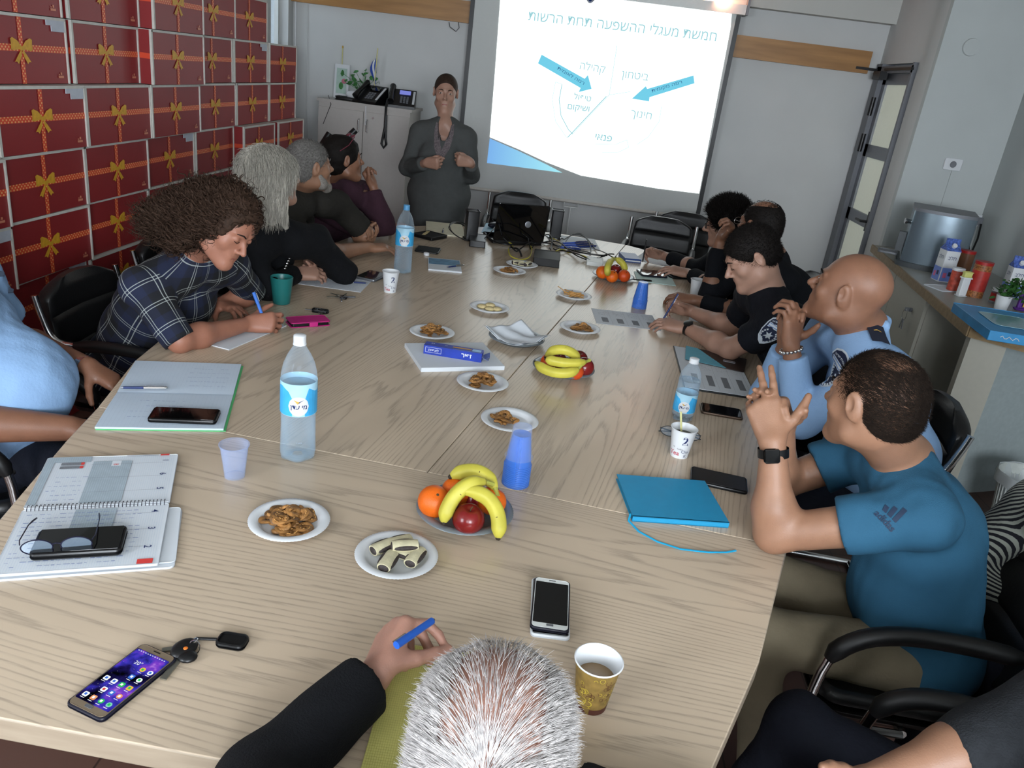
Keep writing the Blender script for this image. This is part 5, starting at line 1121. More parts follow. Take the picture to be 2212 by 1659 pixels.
# ------------------------------------------------------------------ kitchenette counter on the right
CZ = 0.90
M_ctop = mat('speckled_worktop', (0.60, 0.60, 0.57), 0.4, var=0.10, vscale=260); M_cedge = wood('counter_edge_wood', '#7d6747', '#9b8360', 2.5); M_cab_w = mat('cream_cabinet', (0.70, 0.69, 0.64), 0.5, var=0.02)
E0, E1, E2 = (2.205, 5.845), (1.94, 3.69), (2.14, 3.54)
E3, E4 = (wx(3.45) - .01, 3.42), (wx(5.84) - .01, 5.84)
ct = thing('worktop', 'speckled grey worktop with a wooden edge along the right wall', 'worktop', (2.3, 4.6, CZ)); off = A_ = np.array([2.3, 4.6, CZ])
part('top', MB().poly([E0, E1, E2, E3, E4], CZ - 0.045, CZ).xf(t=-off), M_ctop, ct)
g = MB()
for a, b in ((E0, E1), (E1, E2), (E2, E3)):
    a, b = np.array(a), np.array(b); n_ = unit(np.array([-(b - a)[1], (b - a)[0]])); n_ = -n_ if n_[0] > 0 and n_[1] > -2 and (n_ @ (np.array([2.4, 4.6]) - a)) > 0 else n_; g.poly([a, b, b + n_ * 0.012, a + n_ * 0.012], CZ - 0.05, CZ + 0.001)
part('wooden_edge', g.xf(t=-off), M_cedge, ct)
cb = thing('base_cabinet', 'cream kitchenette cabinet with keys hanging in its door lock', 'cabinet', (2.35, 5.1, 0)); o_ = np.array([2.35, 5.1, 0])
fx = lambda y: 2.235 - 0.123 * (5.845 - y)
part('body', MB().poly([(fx(5.83), 5.83), (fx(4.42), 4.42), (wx(4.42) - .02, 4.42), (wx(5.83) - .02, 5.83)], 0.08, CZ - 0.046).xf(t=-o_), M_cab_w, cb)
for a, b in ((5.82, 5.13), (5.12, 4.43)):
    d = part('door', MB().poly([(fx(a), a), (fx(b), b), (fx(b) - .018, b), (fx(a) - .018, a)], 0.10, CZ - 0.055).xf(t=-o_), M_cab_w, cb)
ky = 4.62; kx = fx(ky) - 0.02
kl = part('lock', MB().lathe([(0, 0), (.012, 0), (.012, .012), (0, .014)], 16, R=frame((-1, 0, 0)), c=(kx, ky, .735)).xf(t=-o_), M_alu, cb)
kk = thing('keys', 'bunch of keys dangling from the cream cabinet door', 'keys', (kx - .012, ky, .735)); part('key', MB().box((-.012, 0, 0), (.03, .004, .022)), M_alu, kk)
part('key_ring', MB().tube([(-.02, .03 * math.cos(a), -.035 + .035 * math.sin(a)) for a in np.linspace(0, 2 * PI, 20)], .0014, 6, cap=False), M_chrome, kk)
for q in (-1, 1): part('key', MB().box((-.02, q * .012, -.09), (.003, .010, .06), R=rotx(q * .2)), M_alu, kk)
# panels that carry the free end
lg = thing('counter_support', 'white post and grey side panel under the free end of the worktop', 'panel', (2.2, 3.8, 0)); o_ = np.array([2.2, 3.8, 0])
part('post', MB().poly([(1.975, 3.73), (2.10, 3.64), (2.12, 3.69), (1.985, 3.79)], 0, CZ - .046).xf(t=-o_), M_cab_w, lg); part('side_panel', MB().poly([(2.10, 3.72), (wx(3.95) - .02, 3.95), (wx(3.95) - .02, 3.98), (2.10, 3.75)], 0, CZ - .046).xf(t=-o_), mat('pale_grey_panel', (0.62, 0.66, 0.66), .5), lg)
# hot-water machine
M_steel = mat('blue_grey_steel', (0.52, 0.58, 0.62), 0.25, 0.6, var=0.02)
km = thing('coffee_machine', 'large blue-grey metal drinks machine with a curved front on the worktop', 'machine', (2.36, 5.26, CZ), -0.35); w_, d_, h_ = .36, .34, .36
def prism_x(pts, x0, x1, m=0, b=None):   # profile in (y,z) extruded along x
    b = b or MB(); n = len(pts); V = [(x0, y, z) for y, z in pts] + [(x1, y, z) for y, z in pts]; F_ = [tuple(range(n))[::-1], tuple(range(n, 2 * n))] + [(i, (i + 1) % n, n + (i + 1) % n, n + i) for i in range(n)]; return b.add(V, F_, m, False)
pr_ = [(-.17, .05)] + [(-.17 - .03 * math.sin(q), .05 + .29 * q / PI) for q in np.linspace(.3, PI - .3, 8)] + [(-.15, .35), (-.08, .37), (.17, .37), (.17, .0), (-.17, .0)]
b = MB(); s_ = []
for i in range(15):
    a = PI * i / 14; s_.append((-.18 * math.cos(a), -.17 - .06 * math.sin(a)))
s_ += [(.18, .17), (-.18, .17)]
part('body', MB().poly(s_, 0.03, .345), M_steel, km); part('lid', MB().poly([(x * 1.01, y * 1.01) for x, y in s_], .345, .365), MATS['grey_frame'], km); part('base', MB().poly([(x * 1.12, y * 1.15) for x, y in s_], 0, .03), mat('dark_grey_base', (.28, .30, .31), .5), km)
part('knob', MB().tube([(-.18, -.14, .27), (-.215, -.15, .27)], [.012, .018], 14).tube([(-.2, -.145, .27), (-.205, -.19, .265)], .008, 10), M_chrome, km); part('spout', MB().box((-.20, -.12, .14), (.05, .06, .12)), MATS['dark_grey_base'], km); part('drip_tray', MB().rbox(.12, .12, .015, .02, .003, c=(-.26, -.1, .05)), MATS['grey_frame'], km)
part('sticker', MB().box((.13, -.197, .32), (.06, .003, .03), R=rotz(.25)), M_pw, km)
def W(u, v, z=CZ): return on(u, v, 2, z)
def carton(u, v, h, w, label, rz):
    t = thing('milk_carton', label, 'carton', W(u, v), rz); b = MB().rbox(w, w, h * .74, .004, .001); part('carton_body', b, M_pw, t)
    g = MB(); z0, z1 = h * .74, h * .9; r = w / 2; g.add([(-r, -r, z0), (r, -r, z0), (r, r, z0), (-r, r, z0), (-r, 0, z1), (r, 0, z1)], [(0, 1, 5, 4), (2, 3, 4, 5), (1, 2, 5), (3, 0, 4)], 0, False); g.box((0, 0, (z1 + h) / 2), (w, .006, h - z1 + .004)); part('gable_top', g, mat('blue_check_print', '#4a62a8', .5, var=.6, vscale=90), t)
    p = MB(); p.rect(0, 0, 0, 0, 0, 0)
    for f in range(4):
        R_ = rotz(f * PI / 2); q = lambda x0, x1, za, zb, m, l=.0006: p.add(np.array([(x0, -r - l, za), (x1, -r - l, za), (x1, -r - l, zb), (x0, -r - l, zb)]) @ R_.T, [(0, 1, 2, 3)], m, False)
        q(-r * .9, r * .9, .005, h * .34, 0); q(-r * .6, -r * .1, h * .1, h * .22, 1, .001); q(r * .1, r * .55, h * .15, h * .25, 2, .001); p.text(heb('חלב'), w * .35, np.array([0, -r - .001, h * .58]) @ R_.T, R_ @ rotx(PI / 2), 3)
    part('print', p, [mat('milk_blue', '#6f86c9', .5), mat('milk_pink', '#d0688e', .5), mat('milk_dark', '#26314f', .5), M_navy], t); part('spout_cap', MB().lathe([(0, 0), (.014, 0), (.014, .014), (0, .015)], 16, c=(0, -r * .45, h * .84), R=rotx(.9)), M_pw, t); return t
carton(2032, 606, .25, .085, 'milk carton standing on a napkin in front of the drinks machine', .1); carton(2178, 640, .23, .08, 'milk carton at the right end beside the green herbs', -.1)
solo('napkin', MB().rbox(.16, .14, .006, .01, .002), M_paper, 'white napkin under the left milk carton', 'napkin', W(2040, 622) + [-.02, -.03, 0], .4)
def can(u, v, r, h, label, m, lidm, name='tin_can', band=None):
    t = thing(name, label, 'can', W(u, v)); part('can_body', MB().lathe([(0, 0), (r, 0), (r, h), (0, h)], 28), m, t); part('lid', MB().lathe([(r * 1.03, h - .004), (r * 1.04, h + .012), (0, h + .014)], 28), lidm, t)
    if band: part('label_band', MB().lathe([(r + .0008, h * .2), (r + .0008, h * .8)], 28), band, t)
    return t
M_rlid = mat('red_lid', '#9c1f1f', .4); can(2102, 640, .045, .185, 'red coffee tin with a gold pattern in the middle of the worktop', mat('gold_red_pattern', '#8f5a32', .4, var=.7, vscale=110), M_rlid, band=mat('red_label', '#a8302a', .4, var=.2, vscale=40))
can(2072, 600, .045, .16, 'tall jar with a red lid behind the milk carton', mat('jar_amber', '#6b4a35', .25), M_rlid, 'jar'); can(2056, 628, .032, .12, 'red and yellow packet beside the left milk carton', mat('red_yellow_pack', '#b04a3a', .4, var=.5, vscale=40), M_pw, 'packet'); can(2150, 655, .035, .07, 'small jar with a red label behind the coffee tin', M_clear, M_pw, 'small_jar', M_rlid)
t = thing('sugar_bag', 'white and yellow sugar bag beside the red coffee tin', 'bag', W(2074, 640), .2); part('bag', MB().rbox(.06, .045, .11, .012, .008), M_pw, t); part('yellow_top', MB().rbox(.055, .035, .03, .01, .004, c=(0, 0, .108)), mat('pale_yellow_pack', '#c9c878', .5), t)
# herbs in a white cup
t = thing('herb_bunch', 'bunch of green mint in a white cup on the worktop', 'herbs', W(2160, 668)); part('cup', MB().lathe([(0, 0), (.03, 0), (.038, .075), (.035, .075), (.0, .07)], 24), M_pw, t); lf = MB(); q_ = np.random.default_rng(3)
for k in range(150):
    a = q_.uniform(0, 6.28); rr = abs(q_.normal(0, .05)); p_ = np.array([rr * math.cos(a) + .03, rr * math.sin(a) * .8, .10 + q_.uniform(-.02, .07) - rr * .3]); R_ = frame(unit(q_.normal(0, 1, 3) + [0, 0, 1.2]), q_.normal(0, 1, 3)); s = q_.uniform(.012, .022)
    V = np.array([(-s, 0, 0), (-s * .3, s * .5, .003), (s * .5, s * .4, .002), (s, 0, -.002), (s * .5, -s * .4, .002), (-s * .3, -s * .5, .003)]) @ R_.T + p_; lf.add(V, [(0, 1, 2, 3, 4, 5)], 0, False)
part('leaves', lf, mat('mint_green', '#2c5a24', .6, var=.3, vscale=60), t, kind='stuff'); st_ = MB(); [st_.tube([(.0, .0, .03), (.02 * math.cos(k), .02 * math.sin(k), .08), (.04 * math.cos(k) + .02, .04 * math.sin(k), .12)], .0015, 5) for k in range(7)]; part('stems', st_, MATS['mint_green'], t, kind='stuff')
# blue film-topped tray and purple pack
loc, w, d, r = fit([(2125, 708), (2290, 745), (2240, 680), (2075, 662)], CZ + .04); t = thing('tissue_box', 'flat blue and white box with a clear film window on the worktop end', 'box', (loc[0] , loc[1], CZ), r); part('carton', MB().rbox(w, d, .045, .006, .002), mat('sky_blue_carton', '#3b8fc4', .4, var=.1, vscale=15), t); part('film_window', MB().rbox(w * .6, d * .5, .002, .03, .0005, c=(0, 0, .045)), mat('film_teal', '#8fbdca', .1, coat=.6), t); part('lettering', MB().tube([(-w * .36 + k * .009, -d / 2 - .0012, .022 + .007 * math.sin(k * 1.9)) for k in range(10)], .0018, 5).tube([(w * .12 + k * .007, -d / 2 - .0012, .018 + .004 * math.sin(k * 2.1)) for k in range(9)], .0014, 5), M_pw, t)
t = thing('purple_packet', 'purple snack packet at the right edge of the worktop', 'packet', W(2212, 672)); part('pouch', MB().rbox(.12, .05, .09, .02, .015), mat('purple_foil', '#5b2f86', .35, var=.3, vscale=30), t); part('label_patch', MB().box((0, -.026, .045), (.06, .003, .04)), M_gold, t)
# wall fittings
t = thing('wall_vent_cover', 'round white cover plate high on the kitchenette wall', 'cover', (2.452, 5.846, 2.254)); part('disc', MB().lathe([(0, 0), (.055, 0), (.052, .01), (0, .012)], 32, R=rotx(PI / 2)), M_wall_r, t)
def socket(p, label, plug=False, R=None):
    t = thing('wall_socket', label, 'socket', p, 0); part('plate', MB().rbox(.12, .08, .012, .01, .003, R=rotx(PI / 2), c=(0, 0, 0)), M_pw, t); part('socket_insert', MB().lathe([(0, 0), (.022, 0), (.02, .004), (0, .004)], 20, R=rotx(PI / 2), c=(0, -.012, 0)), MATS['grey_frame'], t)
    if plug: part('plug', MB().rbox(.05, .05, .04, .01, .004, R=rotx(PI / 2), c=(0, -.012, 0)), MATS['grey_frame'], t)
socket((2.571, 5.846, 1.516), 'white wall socket above the drinks machine'); socket((2.86, 5.846, 1.165), 'grey wall socket with a plugged-in cable behind the worktop items', True)
solo('cable_channel', MB().box((0, 0, 0), (.012, .006, .30)), M_wall_r, 'thin vertical cable channel below the upper wall socket', 'cable', (2.585, 5.845, 1.33))
cpts = np.array([(2.86, 5.78, 1.15), (2.85, 5.74, 1.05), (2.80, 5.66, .96), (2.78, 5.6, .925), (2.72, 5.52, .97), (2.66, 5.45, 1.05), (2.60, 5.40, 1.04)]); solo('power_cable', MB().tube(cpts, .007, 8), M_blk, 'black power cable from the grey socket to the drinks machine', 'cable')
# waste basket
bk = thing('waste_basket', 'white slotted plastic waste basket beside the counter post', 'basket', (2.30, 3.42, 0)); b = MB(); M_bk = mat('basket_plastic', (.72, .74, .72), .5)
b.lathe([(0, 0.002), (.095, .002), (.10, .04), (.098, .04), (.09, .006), (0, .006)], 40); b.lathe([(.128, .25), (.14, .30), (.143, .30), (.131, .25)], 40); b.lathe([(.112, .14), (.115, .155), (.112, .155), (.110, .14)], 40)
for k in range(40): a = k / 40 * 2 * PI; b.tube([(.098 * math.cos(a), .098 * math.sin(a), .03), (.128 * math.cos(a), .128 * math.sin(a), .255)], .0035, 4)
part('basket', b, M_bk, bk); part('liner_bag', MB().lathe([(.05, .1), (.11, .2), (.145, .305), (.152, .27), (.148, .25)], 30, fn=lambda r, z, th: r * (1 + .03 * math.sin(9 * th))), glassy('bag_film', (.8, .82, .82), .45, .3), bk)

# ------------------------------------------------------------------ cupboard by the far wall
cu = thing('storage_cupboard', 'cream two-door cupboard in the far left corner', 'cupboard', (-1.79, 6.80, 0)); M_cup = mat('cupboard_cream', (.70, .68, .66), .55, var=.02); o_ = 1.36
part('body', MB().box((0, .0, o_ / 2 - .01), (.76, .42, o_ - .02)), M_cup, cu); part('top_board', MB().box((0, -.005, o_ - .01), (.79, .44, .022)), M_cup, cu)
for q in (-1, 1):
    dd = part('door', MB().box((q * .19, -.219, o_ / 2 - .02), (.374, .018, o_ - .08)), M_cup, cu); part('handle', MB().tube([(q * .035, -.23, 1.24), (q * .035, -.255, 1.23), (q * .035, -.255, 1.15), (q * .035, -.23, 1.14)], .006, 8), M_chrome, dd)
part('door_lock', MB().lathe([(0, 0), (.009, 0), (.009, .008), (0, .008)], 12, R=rotx(PI / 2), c=(.08, -.228, 1.26)), M_chrome, cu)
U = lambda u, v, y=6.72: np.array([on(u, v, 1, y)[0], y, o_ + .001])
def phone_desk(u, label, rz, lit, y=6.70):
    t = thing('desk_phone', label, 'telephone', U(u, 225, y), rz); part('base', MB().add([(-.11, -.1, 0), (.11, -.1, 0), (.11, .1, 0), (-.11, .1, 0), (-.11, -.1, .02), (.11, -.1, .02), (.11, .09, .14), (-.11, .09, .14)], [(3, 2, 1, 0), (4, 5, 6, 7), (0, 1, 5, 4), (1, 2, 6, 5), (2, 3, 7, 6), (3, 0, 4, 7)], 0, False), M_blk, t)
    part('handset', MB().tube([(-.085, -.10, .05), (-.085, -.07, .075), (-.085, .0, .115), (-.085, .06, .15), (-.085, .08, .155)], [.026, .02, .016, .02, .026], 12), M_blk, t); S_ = rotx(math.atan2(.12, .19))
    part('display', MB().box((.02, .045, .118), (.09, .05, .004), R=S_), em('phone_display', '#7d86d8', .8) if lit else M_blkgl, t); k = MB()
    for i in range(4):
        for j in range(3): k.box((-.005 + j * .025, -.065 + i * .02, .046 + i * .0126), (.017, .013, .006), R=S_)
    part('keypad', k, MATS['grey_frame'], t); part('side_strip', MB().box((.095, 0, .085), (.018, .17, .003), R=S_), M_pw, t); return t
p1 = phone_desk(868, 'black desk phone with a lit violet display on the cupboard', .15, True); p2 = phone_desk(800, 'black desk phone with its handset across it, middle of the cupboard top', -.3, False)
x_ = U(845, 225)[0]; part('handset_cord', MB().tube([(x_, 6.60, 1.42), (x_, 6.55, 1.36), (x_, 6.545, 1.2), (x_ - .012, 6.545, 1.12), (x_ - .02, 6.545, 1.07), (x_ + .0, 6.545, 1.04), (x_ + .02, 6.545, 1.07), (x_ + .01, 6.545, 1.12), (x_ + .005, 6.55, 1.3)], .010, 8).xf(t=-np.array(p1.location)).xf(R=rotz(-.15)), M_blk, p1)
t = thing('flat_phone', 'flat black phone set lying at the left of the cupboard top', 'telephone', U(752, 215)); part('base', MB().rbox(.2, .12, .03, .02, .008), M_blk, t); part('white_pouch', MB().ell((.04, .0, .05), (.06, .04, .035)), M_pw, t)
t = thing('potted_plant', 'small plant in a terracotta pot between the flags', 'plant', U(785, 205, 6.82)); part('pot', MB().lathe([(0, 0), (.035, 0), (.048, .07), (.05, .07), (.05, .08), (.044, .08), (0, .07)], 20), mat('terracotta', '#6f2e22', .7), t); lf = MB()
for k in range(26):
    a = q_.uniform(0, 6.28); rr = q_.uniform(.03, .13); p_ = np.array([rr * math.cos(a) * 1.3 - .03, rr * math.sin(a) * .5, .1 + q_.uniform(0, .16)]); R_ = frame(unit(q_.normal(0, 1, 3) + [0, -1.0, .4]), q_.normal(0, 1, 3)); s = .028
    V = np.array([(-s, 0, 0), (-s * .3, s * .6, .003), (s * .5, s * .4, .002), (s, 0, -.002), (s * .5, -s * .4, .002), (-s * .3, -s * .6, .003)]) @ R_.T + p_; lf.add(V, [(0, 1, 2, 3, 4, 5)], 0, False); lf.tube([(0, 0, .07), p_ * [.6, .6, 1] * [1, 1, .8], p_], .0015, 4)
part('leaves', lf, mat('leaf_green', '#3f7a3e', .6, var=.3, vscale=40), t, kind='stuff')
t = thing('flower_picture', 'small white frame with a pink flower leaning on the wall', 'picture', U(738, 195, 6.9) + [0, 0, 0], -.1); part('frame_board', MB().box((0, 0, .135), (.13, .02, .27), R=rotx(-.08)), M_pw, t); part('flower_art', MB().box((.0, -.013, .14), (.09, .003, .2), R=rotx(-.08)).ell((.025, -.018, .14), (.022, .004, .02), m=1).ell((.0, -.018, .10), (.02, .004, .03), m=2), [mat('art_ground', '#a9bfb4', .6), mat('pink_flower', '#b8707f', .6), MATS['leaf_green']], t)
t = thing('desk_flag', 'small blue and white flag hanging from a thin pole on the cupboard', 'flag', U(806, 200, 6.80)); part('pole', MB().tube([(0, 0, 0), (.02, 0, .43)], .005, 8), MATS['stirrer_wood'], t); V = []; n = 12
for i in range(n + 1):
    for j in range(4): V.append((.016 - j * .011 - .02 * math.sin(i * .5) * (j / 3), .006 * math.sin(i * .9 + j * 2), .36 - i * .017 - j * .012))
fl_ = MB().add(V, [(i * 4 + j, i * 4 + j + 1, i * 4 + j + 5, i * 4 + j + 4) for i in range(n) for j in range(3)], 0); fl_.m = [1 if i % 3 == 1 else 0 for i in range(len(fl_.m))]; ff = part('flag_cloth', fl_, [mat('flag_blue_cloth', '#2f4fa8', .8), M_pw], t); md = ff.modifiers.new('t', 'SOLIDIFY'); md.thickness = .002
t = thing('flag_pole', 'bare thin wooden stick rising behind the flower frame', 'stick', U(736, 190, 6.95)); part('pole', MB().tube([(0, 0, 0), (.006, 0, .40)], .005, 8), MATS['stirrer_wood'], t); part('finial', MB().ell((.006, 0, .405), (.007, .007, .012)), M_gold, t)
for i, (pts, lb) in enumerate((([(700, 205), (715, 225), (705, 250), (698, 268)], 'thin wire hanging down the left cupboard door'), ([(795, 215), (790, 230), (790, 258), (789, 270)], 'pale cable hanging over the cupboard doors'))):
    q = [on(u, v, 1, 6.57) for u, v in pts]; q[0] = np.array([q[0][0], 6.68, 1.385]); solo('hanging_wire', MB().tube(np.array(q), .004 if i else .0025, 6), M_pw if i else M_cab, lb, 'wire')
ps = thing('grip_stand', 'two black padded rods rising behind the person in the purple sweater', 'stand', (P(702, 320, 5.0)[0], P(702, 320, 5.0)[1], 0)); o_ = np.array(ps.location)
for (a, b_, q) in (((690, 322), (712, 288), 0), ((744, 304), (768, 281), 1)):
    A, B = P(*a, 4.98), P(*b_, 4.98); part('padded_rod', MB().tube([A, B], .021, 12).xf(t=-o_), M_blk, ps); part('pole', MB().tube([A, A + (A - B) * .4 - [0, 0, .05], [A[0] - .04, A[1], .02]], .012, 8).xf(t=-o_), M_blk, ps)
solo('wall_conduit', MB().tube([(-2.535, 7.03, .1), (-2.535, 7.03, 2.6)], .008, 8), M_pw, 'thin white conduit running up the far left corner', 'conduit')
solo('wall_cable', MB().tube([(-2.44, 7.04, 2.06), (-2.43, 7.035, 1.4), (-2.40, 7.035, .4)], .003, 6), M_wall, 'thin cable running down the far wall beside the corner', 'cable')
solo('projector_cable', MB().tube([on(970, 48, 1, 6.98), on(972, 58, 1, 6.98), on(985, 68, 1, 6.98), on(992, 60, 1, 6.98), on(990, 48, 1, 6.98)], .003, 6), M_cab, 'loop of thin wire hanging from the beam left of the screen', 'wire')
# ------------------------------------------------------------------ chairs
M_leather = mat('black_leather', (0.075, 0.075, 0.078), 0.38, var=0.1, bump=0.12, bscale=160)
M_armpad = mat('black_rubber_arm', (0.06, 0.06, 0.062), 0.45, var=0.05)
def make_chair(label, loc, rz, group='black leather conference chairs', top=0.87):
    t = thing('conference_chair', label, 'chair', (loc[0], loc[1], 0), rz, group)
    s = MB().rbox(0.48, 0.46, 0.07, 0.06, 0.025, es=4, c=(0, 0, 0.41)); part('seat', s, M_leather, t)
    b = MB(); H = top - 0.5; nz = 28; rings = []
    for i in range(nz + 1):
        z = 0.5 + H * i / nz; u = i / nz; w = 0.225 * (1 - 0.10 * u ** 3) * min(1, (0.25 + 6 * min(u, 1 - u)) if min(u, 1 - u) < 0.125 else 1) ** 0.5; y = -0.225 - 0.10 * u - 0.02 * math.sin(PI * u); th = 0.034 * min(1, 0.4 + 7 * min(u, 1 - u)); seam = 1 - 0.30 * max(math.exp(-((u - 0.36) / 0.02) ** 2), math.exp(-((u - 0.68) / 0.02) ** 2))
        q = []
        for j in range(28):
            a = j / 28 * 2 * PI; ca, sa = math.cos(a), math.sin(a); x = w * (abs(ca) ** 0.35) * (1 if ca > 0 else -1); yy = th * seam * (abs(sa) ** 0.5) * (1 if sa > 0 else -1); q.append((x, y + yy + 0.03 * (x / w) ** 2 * 0.9, z))
        rings.append(np.array(q))
    part('backrest', b.loft(rings), M_leather, t)
    for q in (-1, 1):
        x = q * 0.245
        pth = [(x, -0.30, 0.84), (x, -0.285, 0.78), (x, -0.255, 0.70), (x, -0.20, 0.675), (x, -0.05, 0.685), (x, 0.10, 0.68), (x, 0.20, 0.64), (x, 0.245, 0.55), (x, 0.25, 0.3), (x, 0.24, 0.06), (x, 0.19, 0.015), (x, -0.1, 0.015), (x, -0.25, 0.015)]
        P_ = np.array(pth); out = []
        for i in range(len(P_) - 1):
            p0, p1, p2, p3 = P_[max(0, i - 1)], P_[i], P_[i + 1], P_[min(len(P_) - 1, i + 2)]
            for tt in np.linspace(0, 1, 5)[:-1]: out.append(0.5 * ((2 * p1) + (-p0 + p2) * tt + (2 * p0 - 5 * p1 + 4 * p2 - p3) * tt ** 2 + (-p0 + 3 * p1 - 3 * p2 + p3) * tt ** 3))
        out.append(P_[-1]); out = np.array(out); fp_ = part('frame', MB().tube(out, 0.0125, 10), M_chrome, t)
        part('armrest', MB().tube(out[13:28], [0.014] + [0.022] * 13 + [0.014], 12), M_armpad, fp_)
    part('cross_bar', MB().tube([(-0.245, -0.25, 0.015), (0.245, -0.25, 0.015)], 0.0125, 10), M_chrome, t)
    part('seat_rail', MB().tube([(-0.245, 0.02, 0.405), (0.245, 0.02, 0.405)], 0.012, 8).tube([(-0.245, 0.248, 0.40), (-0.245, 0.02, 0.405)], 0.01, 8).tube([(0.245, 0.248, 0.40), (0.245, 0.02, 0.405)], 0.01, 8), M_chrome, t)
    return t
ch0 = make_chair('empty black leather chair at the far end of the table behind the laptop', (-0.40, 5.98), PI + 0.05)
def chair(x, y, rz, label): return dup(ch0, (x, y, 0), rz, label)
chair(0.66, 5.68, PI - 0.15, 'empty black chair nearer to the table corner at the far right')
chair(0.87, 6.12, PI - 0.2, 'empty black chair behind another one at the far right, under the screen corner')
chair(-1.49, 2.69, -PI / 2, 'black leather chair behind the person in the plaid shirt')
chair(-1.55, 3.42, -PI / 2, 'black leather chair under the person in black with folded arms')
chair(-1.62, 4.10, -PI / 2, 'black leather chair under the person in the dark olive shirt')
chair(-1.52, 4.82, -PI / 2 - 0.4, 'black leather chair under the person in the purple sweater')
chair(1.18, 4.55, PI / 2 + 0.15, 'black leather chair under the person with glasses at the far right')
chair(1.22, 3.92, PI / 2, 'black leather chair under the person in black propping a cheek')
chair(1.10, 3.30, PI / 2, 'black leather chair under the officer writing in black')
chair(1.10, 2.67, PI / 2 - 0.08, 'black leather chair under the officer in light blue on the right')
chair(0.985, 1.745, PI / 2 - 0.03, 'black leather chair with a curved armrest under the person in the blue T-shirt')
chair(0.93, 1.04, PI / 2 - 0.35, 'black leather chair with a curved armrest at the lower right corner')
chair(-1.66, 1.95, -PI / 2 + 0.1, 'black leather chair under the officer at the left edge')
chair(-0.02, 0.36, 0.0, 'black leather chair under the person at the bottom of the photo')
